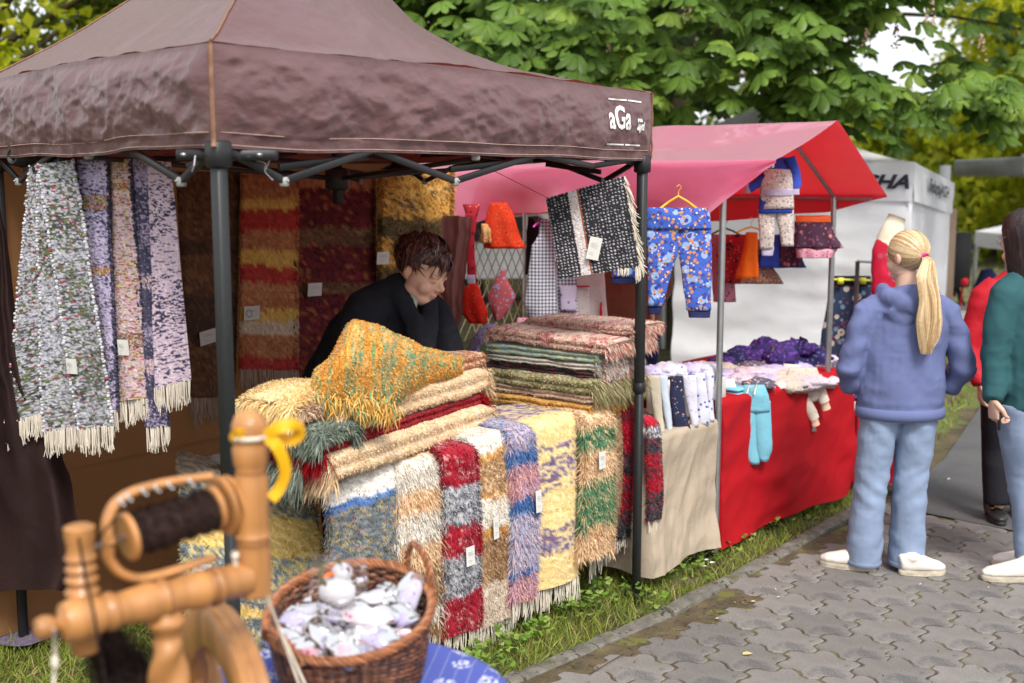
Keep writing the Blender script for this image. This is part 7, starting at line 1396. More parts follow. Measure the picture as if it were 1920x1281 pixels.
def shoe(par, heel, toe_dir, L=.27, m=m_shoe, ms=m_sole, h=.07, w=.048):
    d = unit(np.array([*toe_dir, 0.])); sd = np.array([d[1], -d[0], 0]); h0 = np.array([heel[0], heel[1], 0.]); pts = [h0 + d * L * t for t in (0, .12, .3, .5, .7, .88, 1)]
    b = MB(); b.loft([p + [0, 0, z] for p, z in zip(pts, (.055, .06, .058, .050, .042, .037, .030))], [w * .62, w * .8, w * .78, w * .86, w, w * .88, w * .4], [.040, .05, .052, .042, .032, .024, .014], 18, side=sd); b.sph(h0 + d * L * .24 + [0, 0, h + .018], (.042, .05, .03), 14, 8)
    u = remesh(b, .007, 4); u.V[0][:, 2] = np.maximum(u.V[0][:, 2], .016); so = u.obj('shoe', m, par)
    n = 30; a = np.linspace(0, 2 * np.pi, n, endpoint=False); o = h0 + d * L * .5; ww = w * (1.02 - .14 * np.cos(a) * -1 * 0) * (.86 + .16 * np.cos(a)); rg = lambda k, z: o + [0, 0, z] + (np.cos(a) * L * .52 * k)[:, None] * d + (np.sign(np.sin(a)) * np.abs(np.sin(a)) ** .8 * ww * k)[:, None] * sd
    s = MB(); s.grid(np.array([rg(.97, .0), rg(1.0, .006), rg(1.0, .024), rg(.96, .028)]), cv=True); s.N += [list(range(n))[::-1], [3 * n + i for i in range(n)]]; s.obj('sole', ms, so)
    for t in (.42, .5, .58): s = MB(); p = h0 + d * L * t + [0, 0, .074 - .03 * (t - .42) * 3]; s.bar(p - sd * .022, p + sd * .022, .006, .004); s.obj('lace', m, so)
    return so
def body_core(par, hip, neck, headb, arms, legs, skin=SK, rt=(.12, .085), ra=.03, rl=(.06, .045, .032), name='body'):
    """inner continuous body; arms = lists of joints (shoulder, elbow, wrist), legs = (hip, knee, ankle)"""
    b = MB(); hip, neck = np.asarray(hip), np.asarray(neck); b.loft([hip - [0, 0, .04], hip + (neck - hip) * .3, hip + (neck - hip) * .75, neck - (neck - hip) * .06], [rt[0], rt[0] * .85, rt[0], rt[0] * .5], [rt[1], rt[1] * .85, rt[1] * .9, .05], 18); b.tube([neck - (neck - hip) * .12, neck, headb], [.055, .05, .048], 14)
    for J in arms: b.tube([np.asarray(neck) * .4 + np.asarray(J[0]) * .6, *J], [ra * 1.3, ra * 1.25, ra, ra * .75], 12)
    for J in legs: b.tube([np.asarray(hip) * .3 + np.asarray(J[0]) * .7, *J], [rl[0], rl[0], rl[1], rl[2]], 12)
    o = remesh(b, .014, 4); o.C = [np.concatenate([np.repeat(skin[None], len(o.V[0]), 0), np.ones((len(o.V[0]), 1))], 1)]; return o

# ---------------------------------------------------------------- girl in the periwinkle hoodie
gx, gy = 1.842, 5.52; gp = lambda x, y, z: np.array([gx + x, gy + y, z])
girl = thing('person', 'blonde girl with a long ponytail in a periwinkle hoodie and pale jeans, seen from behind', 'person', (gx, gy, 0))
Mg = frame((-.55, .82, -.12)); hc = gp(.002, .0, 1.495)
skin_g = np.array([.64, .41, .31])
core = body_core(girl, gp(0, 0, .84), gp(0, 0, 1.33), hc - [0, 0, .05], [(gp(-.17, .0, 1.26), gp(-.235, .0, 1.0), gp(-.16, .16, .93)), (gp(.2, .0, 1.26), gp(.27, .0, 1.0), gp(.2, .16, .93))], [(gp(-.09, 0, .80), gp(-.12, .01, .44), gp(-.14, 0, .07)), (gp(.08, 0, .80), gp(.065, .0, .44), gp(.06, -.02, .07))], skin_g)
merge(core, head_mesh(hc, Mg, 1.0, skin_g)); merge(core, hand_mesh(gp(-.13, .2, .94), (.8, .5, .1), (0, .3, -1), 1, .9, .7, skin_g)); merge(core, hand_mesh(gp(.17, .2, .94), (-.8, .5, .1), (0, .3, -1), -1, .9, .7, skin_g)); core.obj('body', m_skin, girl)
b = MB(); sideX = (1, 0, 0)
b.loft([gp(0, 0, .745), gp(0, 0, .80), gp(0, 0, .92), gp(0, 0, 1.06), gp(.01, 0, 1.18), gp(.01, 0, 1.27), gp(.01, 0, 1.325), gp(.01, .01, 1.355)], [.202, .200, .196, .192, .192, .172, .115, .073], [.135, .14, .14, .135, .125, .105, .085, .07], 28, side=sideX)
b.loft([gp(-.12, 0, 1.275), gp(-.185, -.005, 1.235), gp(-.222, -.01, 1.12), gp(-.250, -.01, .98), gp(-.225, .05, .90), gp(-.15, .17, .93)], [.06, .064, .057, .058, .054, .04], None, 18)
b.loft([gp(.13, 0, 1.275), gp(.20, -.005, 1.235), gp(.245, -.01, 1.12), gp(.285, -.01, .98), gp(.26, .05, .89), gp(.17, .17, .93)], [.06, .064, .057, .058, .054, .04], None, 18)
b.loft([gp(-.10, .03, 1.345), gp(-.105, -.05, 1.325), gp(-.05, -.10, 1.295), gp(.02, -.115, 1.285), gp(.08, -.10, 1.31), gp(.11, -.04, 1.335), gp(.10, .04, 1.345)], [.035, .042, .05, .05, .046, .04, .034], [.03, .038, .042, .042, .04, .035, .03], 16)
b.loft([gp(-.06, -.09, 1.30), gp(.0, -.10, 1.22), gp(.01, -.09, 1.19)], [.09, .07, .02], [.03, .03, .01], 14, side=sideX)
def hf(co):
    l = co - gp(0, 0, 0); z = l[:, 2]; x = l[:, 0]; back = np.clip(-l[:, 1] * 12, 0, 1)
    return .004 * np.sin(x * 30 + z * 18) * np.exp(-((z - .95) / .15) ** 2) + .006 * np.exp(-((z - .80) / .016) ** 2) * -1 + .004 * np.sin(z * 60 + np.abs(x) * 25) * (np.abs(x) > .19) + .005 * back * np.sin(x * 22 - z * 10) * np.exp(-((z - 1.08) / .12) ** 2)
cloth(b, .0085, .008, 3., 7., smooth=3, folds=hf).obj('hoodie', m_hood, girl)
hb = MB(); a = np.linspace(0, 2 * np.pi, 60, endpoint=False); rg = lambda k, z: np.stack([gx + np.cos(a) * .206 * k, gy + np.sin(a) * .146 * k, np.full(60, z)], 1)
hb.grid(np.array([rg(.95, .745), rg(1.005, .748), rg(1.02, .77), rg(1.005, .792), rg(.96, .797)]), cv=True); hb.obj('ribbed_hem', m_hood, girl)
b = MB(); b.loft([gp(-.005, 0, .86), gp(-.005, 0, .78), gp(-.005, 0, .73)], [.165, .185, .175], [.115, .125, .11], 24, side=sideX)
b.loft([gp(-.095, 0, .80), gp(-.105, 0, .66), gp(-.118, .0, .50), gp(-.128, -.005, .40), gp(-.135, 0, .25), gp(-.143, 0, .12), gp(-.148, 0, .035)], [.088, .086, .078, .073, .077, .081, .083], [.11, .1, .085, .08, .085, .09, .095], 22, side=sideX)
b.loft([gp(.088, 0, .80), gp(.078, 0, .66), gp(.068, 0, .50), gp(.062, -.005, .40), gp(.058, -.01, .25), gp(.056, -.015, .12), gp(.056, -.02, .03)], [.092, .088, .08, .076, .078, .08, .083], [.11, .1, .085, .08, .085, .09, .095], 22, side=sideX)
def jf(co):
    l = co - gp(0, 0, 0); z = l[:, 2]; x = l[:, 0]; s = np.where(x < -.03, 1., -1.)
    return .003 * np.sin(z * 62 + s * x * 55 + 3 * noise(co * 9, 5)) * np.exp(-((z - .40) / .11) ** 2) + .0022 * np.sin(z * 50 - s * x * 45 + 3 * noise(co * 8, 6)) * np.exp(-((z - .15) / .10) ** 2) + .003 * np.sin(z * 40 + x * 60) * np.exp(-((z - .68) / .08) ** 2)
jn = cloth(b, .008, .006, 8., 8., smooth=3, folds=jf).obj('jeans', m_jean, girl)
for (x, y) in ((-.148, 0), (.056, -.02)):
    hm = MB(); rg = lambda k, z: np.stack([gx + x + np.cos(a) * .0855 * k, gy + y + np.sin(a) * .0965 * k, np.full(60, z)], 1); hm.grid(np.array([rg(.97, .026), rg(1.01, .028), rg(1.015, .046), rg(.99, .05)]), cv=True); hm.obj('turned_hem', m_jean, jn)
shoe(girl, gp(-.10, -.05, 0)[:2], (-.72, .34), .26); shoe(girl, gp(.0, -.09, 0)[:2], (.86, .02), .215)
# hair: cap combed back to the tie, then the ponytail
HB = pal([(.50, .34, .18), (.62, .45, .26), (.36, .23, .11), (.70, .54, .34)], [3, 3, 2.4, 1.4])
tie = hc + Mg @ np.array([-.012, -.098, .006]); hl = lambda v: hc + (Mg @ v.T).T
cap = MB(); cap.sph(hc + Mg @ np.array([0, -.012, .036]), (.0775, .0965, .092), 30, 20, M=Mg, col=(.45, .32, .18)); V = cap.V[0]; L = (V - hc) @ Mg
keepy = (L[:, 1] < .055 + .35 * (L[:, 2] - .02)); V2 = np.where(keepy[:, None], V, hc + (Mg @ (L * np.array([.93, .80, .95])).T).T); low = L[:, 2] < -.035; V2[low] = hc + (Mg @ (L[low] * [.85, .8, 1]).T).T; cap.V[0] = V2; cap.obj('hair_cap', m_hairm, girl)
mb = MB(); n = 1500; th = rng.uniform(-2.5, 2.5, n); ph = rng.uniform(-.25, 1.45, n); c0 = np.array([0, -.012, .036]); R0 = np.array([.0785, .0975, .093])
st = np.stack([np.sin(th) * np.cos(ph), np.cos(th) * np.cos(ph), np.sin(ph)], 1); st = np.where((st[:, 1:2] > .72) & (st[:, 2:3] < .35), st * [1, .6, 1], st); st = unit(st); tl_ = unit((np.array([-.012, -.098, .006]) - c0) / R0)
K = 14; u = np.linspace(0, 1, K); _rr = .02 * rng.random((n, 1)); pts = np.zeros((n, K, 3)); nr = np.zeros((n, K, 3))
for k in range(K):
    q = unit(st * (1 - u[k]) + tl_ * u[k] + .0 * st); rr = 1.03 + _rr * (1 - .6 * u[k]); pts[:, k] = c0 + q * R0 * rr; nr[:, k] = q
P_w = hc + pts @ Mg.T; N_w = nr @ Mg.T; _e1 = unit(np.cross(tl_, [0, 0, 1.])); _e2 = np.cross(tl_, _e1); _an = np.arctan2(st @ _e1, st @ _e2); _k = np.clip(((noise(np.stack([_an * 11, _an * 0, _an * 0 + _rr[:, 0] * 60], 1), 77) * .55 + .5) * 4).astype(int), 0, 3); c = HB[0][np.array([2, 0, 1, 3])[_k]] * rng.uniform(.9, 1.1, (n, 1)); ribbons(mb, P_w, np.full(n, .0075), c, N_w)
tail = np.array([[tie[0], tie[1], tie[2]], [tie[0] + .012, tie[1] - .035, tie[2] - .015], *[W(x, y, 5.33) for x, y in ((1735, 520), (1741, 560), (1742, 600), (1739, 635), (1736, 664))]]); tw_ = np.array([.012, .024, .044, .052, .054, .044, .026])
n = 2400; K = 16; t = np.linspace(0, 1, K); seg = np.linspace(0, 1, len(tail)); cen = np.stack([np.interp(t, seg, tail[:, i]) for i in range(3)], 1); ww = np.interp(t, seg, tw_); off = rng.uniform(-1, 1, n); dep_ = rng.uniform(-1, 1, n); off = np.sign(off) * np.abs(off) ** .9; lenf = rng.uniform(.62, 1.05, n)
pts = np.zeros((n, K, 3)); 
for k in range(K):
    tt = t[k] * lenf; cc = np.stack([np.interp(tt, seg, tail[:, i]) for i in range(3)], 1); wk = np.interp(tt, seg, tw_); wav = (.005 * np.sin(tt * 12 + off * 5) + .006 * noise(np.stack([off * 3, tt * 6, off * 0], 1), 4)) * (tt > .2); pts[:, k] = cc + np.stack([off * wk + wav, dep_ * wk * .5 * np.sqrt(1 - off ** 2 * .9), 0 * off], 1)
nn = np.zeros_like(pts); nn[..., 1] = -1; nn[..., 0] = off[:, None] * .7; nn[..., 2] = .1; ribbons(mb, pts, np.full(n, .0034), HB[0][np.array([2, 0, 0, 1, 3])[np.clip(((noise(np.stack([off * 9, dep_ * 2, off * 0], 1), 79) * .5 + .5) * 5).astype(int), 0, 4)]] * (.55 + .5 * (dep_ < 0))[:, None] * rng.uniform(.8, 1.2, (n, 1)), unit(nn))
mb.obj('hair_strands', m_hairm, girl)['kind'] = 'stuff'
b = MB(); b.loft([tie + [-.004, .006, .002], tie + [.008, -.014, -.006]], [.0175, .018], None, 14); b.obj('hair_tie', mat('pink_hair_tie', (.75, .05, .35), .6), girl)
b = MB(); b.sph(W(1783, 656, 5.62), (.014, .012, .02)); b.tube([W(1783, 656, 5.62), W(1780, 675, 5.64)], .007); b.obj('held_item', m_paper, girl)

# ---------------------------------------------------------------- seller leaning over the rugs
seller = thing('person', 'stallholder with short dark reddish hair in a charcoal cardigan, bent over the rugs', 'person', W(640, 1000, 5.1) * [1, 1, 0] + [0, 0, 0])
hc = W(788, 512, 4.95); Ms = frame((.80, -.44, -.42), (-.10, .2, 1), 0.); q = lambda px, py, Y: W(px, py, Y); sk2 = np.array([.60, .35, .26])
core = body_core(seller, q(650, 800, 5.15), q(768, 560, 5.0), hc + Ms @ np.array([0, -.02, -.06]), [(q(700, 590, 4.9), q(668, 690, 4.78), q(700, 735, 4.60)), (q(812, 585, 5.08), q(840, 650, 4.98), q(838, 715, 4.95))], [(q(630, 860, 5.2), np.array([*q(630, 860, 5.2)[:2], .45]), np.array([*q(630, 860, 5.2)[:2], .06])), (q(690, 860, 5.35), np.array([*q(690, 860, 5.35)[:2], .45]), np.array([*q(690, 860, 5.35)[:2], .06]))], sk2)
merge(core, head_mesh(hc, Ms, 1.15, sk2, 1.)); merge(core, hand_mesh(q(700, 735, 4.60), (.6, -.6, -.3), (0, 0, -1), 1, 1, .5, sk2)); merge(core, hand_mesh(q(838, 715, 4.95), (.1, -.3, -.9), (0, 0, -1), -1, 1, .5, sk2)); core.obj('body', m_skin, seller)
m_card = mat('charcoal_knit', (.013, .014, .019), .9, var=.2, vscale=40, bump=.6, bscale=300, bdist=.003, spec=.15); m_shirt = fab('sage_shirt', (.32, .36, .31), transl=0)
b = MB(); b.loft([q(640, 880, 5.2), q(645, 800, 5.15), q(675, 720, 5.08), q(710, 640, 5.02), q(742, 575, 5.0), q(760, 540, 5.0)], [.24, .25, .25, .225, .16, .085], [.2, .2, .2, .18, .14, .08], 28, side=(1, .3, .2))
b.loft([q(735, 560, 4.98), q(690, 590, 4.90), q(668, 630, 4.84), q(664, 690, 4.78), q(700, 735, 4.62)], [.09, .105, .1, .085, .06], None, 18); b.loft([q(785, 575, 5.05), q(812, 592, 5.06), q(830, 630, 4.96), q(842, 665, 4.96), q(840, 705, 4.95)], [.085, .08, .07, .065, .05], None, 16)
b.loft([q(742, 518, 4.97), q(752, 560, 4.88), q(776, 610, 4.82), q(792, 660, 4.80)], [.035, .04, .04, .04], [.02, .025, .03, .03], 12); b.loft([q(806, 560, 4.95), q(806, 600, 4.86), q(802, 660, 4.80)], [.03, .035, .035], [.02, .025, .025], 12)
def sf(co): return .005 * np.sin(co[:, 0] * 70 + co[:, 2] * 12) * (co[:, 0] > -.5) * np.exp(-((co[:, 2] - 1.22) / .14) ** 2)
cloth(b, .011, .009, 5., 7., smooth=5, folds=sf).obj('cardigan', m_card, seller)
b = MB(); b.loft([q(774, 555, 4.90), q(772, 575, 4.885), q(775, 600, 4.85), q(778, 612, 4.84)], [.026, .022, .012, .004], [.014, .012, .010, .004], 14); b.obj('shirt', m_shirt, seller)
b = MB(); 
for x_, y_ in ((630, 5.2), (690, 5.35)): p = q(x_, 860, y_); b.loft([[p[0], p[1], .85], [p[0], p[1], .45], [p[0], p[1], .06]], [.1, .075, .06], None, 16)
b.sph([q(660, 860, 5.27)[0], 5.27, .86], (.16, .14, .1)); cloth(b, .014, .004, 2., 8.).obj('trousers', m_blk2, seller)
for x_, y_ in ((630, 5.2), (690, 5.35)): p = q(x_, 860, y_); shoe(seller, (p[0], p[1] + .06), (.4, -.9), .25, m_blk2, m_blk2)
HD = pal([(.042, .014, .012), (.09, .028, .022), (.02, .009, .009), (.2, .07, .05), (.22, .16, .14)], [4, 3.5, 3, 1.6, .35])
cap = MB(); cap.sph(hc + Ms @ (np.array([0, -.018, .042]) * 1.15), np.array([.082, .100, .090]) * 1.15, 30, 20, M=Ms, col=(.02, .01, .01)); V = cap.V[0]; L = (V - hc) @ Ms / 1.15
hair_ok = (L[:, 2] > .048 - .0 * L[:, 1]) | (L[:, 1] < -.012) ; lowb = (L[:, 2] < -.03); V2 = np.where(hair_ok[:, None], V, hc + (Ms @ (L * np.array([.82, .74, .8]) * 1.15).T).T); V2[lowb] = hc + (Ms @ (L[lowb] * [.72, .72, .9] * 1.15).T).T; cap.V[0] = V2; cap.obj('hair_cap', m_hairm, seller)
mb = MB(); n = 4200; K = 8; cr = np.array([.0, -.045, .125]); c0 = np.array([0, -.018, .042]); R0 = np.array([.083, .101, .091])
a0 = rng.uniform(-np.pi, np.pi, n); ph0 = rng.uniform(-.05, 1.5, n); st = np.stack([np.sin(a0) * np.cos(ph0), np.cos(a0) * np.cos(ph0), np.sin(ph0)], 1); m_ = (np.cos(a0) > .35) & (ph0 < .42); st[m_] = unit(st[m_] * [1, 1, 0] + np.array([0, 0, .55]))
crn = unit((cr - c0) / R0); tdir = st - crn; tdir = unit(tdir - st * np.einsum('ij,ij->i', tdir, st)[:, None]) + .3 * rng.normal(size=(n, 3)) + .9 * np.stack([noise(st * 4 + k * 9, 31) for k in range(3)], 1); ll = rng.uniform(.2, .72, n) * np.where(np.cos(a0) > .4, .9, 1.); pts = np.zeros((n, K, 3)); nr = np.zeros((n, K, 3)); lift = rng.uniform(.01, .12, n) + .12 * (noise(st * 5, 33) > .2)
for k in range(K):
    f = k / (K - 1); d_ = unit(st + tdir * (ll * (f - .25))[:, None]); pts[:, k] = c0 + d_ * R0 * (1 + lift * np.sin(np.pi * min(1, f * .8 + .1)) + .01)[:, None]; nr[:, k] = d_
P_w = hc + 1.15 * pts @ Ms.T; ribbons(mb, P_w, np.full(n, .0045), pick(HD, n) * rng.uniform(.8, 1.3, (n, 1)), nr @ Ms.T); mb.obj('hair_strands', m_hairm, seller)['kind'] = 'stuff'

# ---------------------------------------------------------------- dark-haired woman at the right edge
wx, wy = 2.415, 5.38; wp_ = lambda x, y, z: np.array([wx + x, wy + y, z]); k_ = 402.
wom = thing('person', 'dark-haired woman with glasses in a teal sweater at the right edge holding a phone', 'person', (wx, wy, 0)); hc = W(1920, 446, 5.42); Mw = frame((-.62, .74, -.18)); skw = np.array([.58, .36, .27])
hand_w = W(1862, 772, 5.30)
core = body_core(wom, wp_(.02, 0, .92), wp_(.0, 0, 1.45), hc - [0, 0, .05], [(wp_(-.16, -.02, 1.36), wp_(-.20, -.03, 1.08), hand_w + [0, 0, .06]), (wp_(.2, .05, 1.36), wp_(.24, .05, 1.08), wp_(.25, .0, .84))], [(wp_(-.04, 0, .88), wp_(-.02, .02, .48), wp_(.02, .02, .08)), (wp_(.14, .03, .88), wp_(.15, .06, .48), wp_(.16, .1, .08))], skw)
merge(core, head_mesh(hc, Mw, 1., skw)); merge(core, hand_mesh(hand_w + [0, 0, .055], (.05, -.05, -1), (1, .2, 0), 1, 1., .75, skw)); merge(core, hand_mesh(wp_(.25, 0, .86), (0, 0, -1), (-1, 0, 0), -1, 1., .5, skw)); core.obj('body', m_skin, wom)
m_teal = fab('teal_sweater', (.025, .085, .095), var=.1, transl=0., bump=.3, bscale=200, bdist=.002)
b = MB(); b.loft([wp_(.03, 0, .82), wp_(.02, 0, .95), wp_(.01, 0, 1.15), wp_(0, 0, 1.32), wp_(0, 0, 1.41), wp_(0, 0, 1.46)], [.19, .195, .19, .195, .13, .07], [.14, .145, .14, .125, .1, .07], 26, side=(1, 0, 0))
b.loft([wp_(-.10, 0, 1.39), wp_(-.165, -.02, 1.34), wp_(-.195, -.03, 1.2), wp_(-.205, -.03, 1.05), wp_(-.205, -.05, .92), hand_w + [-.003, 0, .05]], [.065, .07, .064, .062, .055, .042], None, 18); b.loft([wp_(.12, 0, 1.39), wp_(.2, 0, 1.34), wp_(.24, .02, 1.1), wp_(.25, 0, .88)], [.065, .07, .06, .045], None, 16)
cloth(b, .010, .008, 9., 8., smooth=4).obj('sweater', m_teal, wom)
b = MB(); b.loft([wp_(.03, 0, .95), wp_(.04, 0, .86), wp_(.04, 0, .78)], [.17, .185, .17], [.13, .14, .12], 22, side=(1, 0, 0)); b.loft([wp_(-.06, 0, .84), wp_(-.05, 0, .7), wp_(-.03, .01, .48), wp_(-.01, .01, .3), wp_(.01, .02, .09)], [.115, .105, .072, .056, .05], None, 18); b.loft([wp_(.13, .03, .84), wp_(.14, .03, .7), wp_(.15, .06, .48), wp_(.16, .1, .09)], [.105, .09, .064, .045], None, 18)
cloth(b, .010, .005, 4., 9.).obj('jeans', m_jean, wom); shoe(wom, wp_(.06, -.04, 0)[:2], (-.97, .05), .27); shoe(wom, wp_(.18, .1, 0)[:2], (-.9, .3), .27)
b = MB(); q0 = hand_w + [.022, -.02, -.03]; b.box(q0, (.012, .05, .10), np.array([[.95, .3, 0], [-.3, .95, 0], [0, 0, 1]]), bev=.004); b.obj('phone', m_blk, wom)
HK = pal([(.012, .008, .010), (.035, .018, .018), (.08, .04, .035)], [3, 3, 1]); mb = MB(); cap = MB(); cap.sph(hc + Mw @ np.array([0, -.02, .04]), (.086, .104, .095), 28, 18, M=Mw, col=(.012, .008, .01)); V = cap.V[0]; L = (V - hc) @ Mw; ok = (L[:, 2] > .062) | (L[:, 1] < .02); V2 = np.where(ok[:, None], V, hc + (Mw @ (L * np.array([.8, .72, .8])).T).T); cap.V[0] = V2; cap.obj('hair_cap', m_hairm, wom)
n = 3000; K = 10; a0 = rng.uniform(-np.pi, np.pi, n); a0 = np.where(np.abs(a0) < .7, a0 + np.sign(a0) * .8, a0); ph0 = rng.uniform(.1, 1.5, n); pts = np.zeros((n, K, 3)); nr = np.zeros((n, K, 3)); c0 = np.array([0, -.02, .04]); R0 = np.array([.088, .106, .097]); end = rng.uniform(-.27, -.17, n)
for k in range(K):
    f = k / (K - 1); ph = ph0 * (1 - f * 1.0); hor = np.stack([np.sin(a0), np.cos(a0), a0 * 0], 1); p = c0 + np.concatenate([(hor * np.cos(ph)[:, None] * R0)[:, :2], (np.sin(ph) * R0[2])[:, None]], 1) * (1.0 + .03 * rng.random())
    p[:, 2] = np.where(f > .45, p[:, 2] + (end - p[:, 2]) * ((f - .45) / .55), p[:, 2]); p[:, :2] *= (1 + .10 * math.sin(f * 3))
    pts[:, k] = p; nr[:, k] = hor
ribbons(mb, hc + pts @ Mw.T, np.full(n, .006), pick(HK, n), nr @ Mw.T); mb.obj('hair_strands', m_hairm, wom)['kind'] = 'stuff'
b = MB(); e = lambda x, y, z: hc + Mw @ np.array([x, y, z]); a = np.linspace(0, 2 * np.pi, 20)
for sx in (-1, 1): b.tube([e(sx * .033 + .024 * math.cos(t), .102, .004 + .018 * math.sin(t)) for t in a], .0014, 5); b.tube([e(sx * .057, .1, .01), e(sx * .082, .05, .012), e(sx * .084, -.01, .008)], .0014, 5)
b.obj('glasses', m_steel, wom)

# ---------------------------------------------------------------- person in the red jacket, behind the woman
rx_, ry_ = 2.70, 6.30; rp2 = lambda x, y, z: np.array([rx_ + x, ry_ + y, z]); redp = thing('person', 'person in a red jacket and black trousers mostly hidden behind the woman in teal', 'person', (rx_, ry_, 0)); m_rj = fab('red_jacket', (.40, .01, .02), transl=0., rough=.6)
hr = W(1838, 740, 6.2); core = body_core(redp, rp2(0, 0, .9), rp2(0, 0, 1.36), rp2(0, 0, 1.42), [(rp2(-.17, 0, 1.27), rp2(-.235, 0, 1.0), hr + [0, 0, .06]), (rp2(.17, 0, 1.27), rp2(.23, 0, 1.0), rp2(.24, 0, .8))], [(rp2(-.06, 0, .85), rp2(-.05, .04, .45), rp2(-.03, 0, .08)), (rp2(.09, 0, .85), rp2(.12, .12, .45), rp2(.14, .1, .1))], skw)
merge(core, head_mesh(rp2(0, 0, 1.48), frame((-.3, .95, 0)), .95, skw)); merge(core, hand_mesh(hr + [0, 0, .05], (.05, 0, -1), (1, 0, 0), 1, .95, .5, skw)); merge(core, hand_mesh(rp2(.24, 0, .8), (0, 0, -1), (-1, 0, 0), -1, .95, .5, skw)); core.obj('body', m_skin, redp)
b = MB(); b.loft([rp2(0, 0, .78), rp2(0, 0, 1.0), rp2(0, 0, 1.22), rp2(0, 0, 1.33), rp2(0, 0, 1.38)], [.2, .2, .2, .13, .07], [.15, .14, .13, .1, .07], 24, side=(1, 0, 0)); b.loft([rp2(-.11, 0, 1.3), rp2(-.18, 0, 1.24), rp2(-.215, 0, 1.1), rp2(-.24, 0, .95), hr + [0, 0, .05]], [.065, .068, .06, .056, .045], None, 16); b.loft([rp2(.11, 0, 1.3), rp2(.18, 0, 1.24), rp2(.24, 0, .95), rp2(.24, 0, .8)], [.065, .068, .056, .045], None, 16); cloth(b, .012, .006, 6., 8.).obj('jacket', m_rj, redp)
b = MB(); b.sph(rp2(0, 0, .86), (.17, .13, .1)); b.loft([rp2(-.07, 0, .84), rp2(-.06, .02, .6), rp2(-.05, .04, .4), rp2(-.04, 0, .10)], [.1, .085, .075, .075], None, 16); b.loft([rp2(.08, 0, .84), rp2(.1, .08, .6), rp2(.12, .12, .4), rp2(.14, .12, .12)], [.1, .085, .075, .07], None, 16); cloth(b, .012, .004, 2., 8.).obj('trousers', m_blk2, redp)
m_bs = mat('black_shoe', (.015, .015, .015), .4); m_gold = mat('gold_buckle', (.7, .45, .2), .3, metal=.9)
for (x, y) in ((-.03, -.03), (.14, .03)):
    s_ = shoe(redp, rp2(x, y + .0, 0)[:2] + np.array([0, .18]), (-.1, -1), .25, m_bs, m_bs, .05); b = MB(); p = rp2(x - .015, y + .03, .078); b.bar(p - [.03, 0, 0], p + [.03, 0, 0], .012, .006); b.obj('buckle', m_gold, s_)
mb = MB(); b = MB(); b.sph(rp2(0, -.01, 1.52), (.085, .1, .1), col=(.05, .03, .02)); b.obj('hair', m_hairm, redp)

# ---------------------------------------------------------------- person in brown behind the stall
bx_, by_ = .735, 7.25; bp2 = lambda x, y, z: np.array([bx_ + x, by_ + y, z]); brn = thing('person', 'person in a brown jacket standing behind the stall, only jacket hem and hand in view', 'person', (bx_, by_, 0)); m_bj = fab('brown_jacket', (.17, .075, .045), transl=0., rough=.6)
hr = W(1222, 600, 7.15); core = body_core(brn, bp2(0, 0, .95), bp2(0, 0, 1.45), bp2(0, 0, 1.52), [(bp2(.17, 0, 1.36), bp2(.2, -.02, 1.15), hr + [0, 0, .06]), (bp2(-.17, 0, 1.36), bp2(-.22, 0, 1.1), bp2(-.2, -.02, .9))], [(bp2(-.08, 0, .9), bp2(-.08, 0, .48), bp2(-.09, 0, .08)), (bp2(.08, 0, .9), bp2(.09, 0, .48), bp2(.1, 0, .08))], skw)
merge(core, head_mesh(bp2(0, 0, 1.62), frame((.1, -1, 0)), 1., skw)); merge(core, hand_mesh(hr + [0, 0, .05], (0, -.05, -1), (-1, 0, 0), 1, 1.05, .5, skw)); merge(core, hand_mesh(bp2(-.2, 0, .9), (0, 0, -1), (1, 0, 0), -1, 1, .5, skw)); core.obj('body', m_skin, brn)
b = MB(); b.loft([bp2(-.02, 0, .93), bp2(-.02, 0, 1.1), bp2(0, 0, 1.3), bp2(0, 0, 1.41), bp2(0, 0, 1.46)], [.20, .2, .2, .13, .07], [.15, .14, .13, .1, .07], 24, side=(1, 0, 0)); b.loft([bp2(.11, 0, 1.38), bp2(.18, 0, 1.33), bp2(.2, 0, 1.2), hr + [-.01, 0, .05]], [.065, .068, .056, .045], None, 16); b.loft([bp2(-.11, 0, 1.38), bp2(-.18, 0, 1.33), bp2(-.22, 0, 1.1), bp2(-.2, 0, .92)], [.065, .068, .056, .045], None, 16); cloth(b, .013, .006, 6., 8.).obj('jacket', m_bj, brn)
b = MB(); b.loft([bp2(-.08, 0, .98), bp2(-.08, 0, .6), bp2(-.09, 0, .08)], [.1, .08, .065], None, 16); b.loft([bp2(.08, 0, .98), bp2(.09, 0, .6), bp2(.1, 0, .08)], [.1, .08, .065], None, 16); b.sph(bp2(0, 0, .93), (.17, .13, .1)); cloth(b, .014, .004, 2., 8.).obj('trousers', m_navy, brn)
for x in (-.09, .1): shoe(brn, (bx_ + x, by_ + .08), (0, -1), .26, m_bs, m_bs)
b = MB(); b.sph(bp2(0, .01, 1.67), (.085, .1, .09), col=(.05, .03, .02)); b.obj('hair', m_hairm, brn)

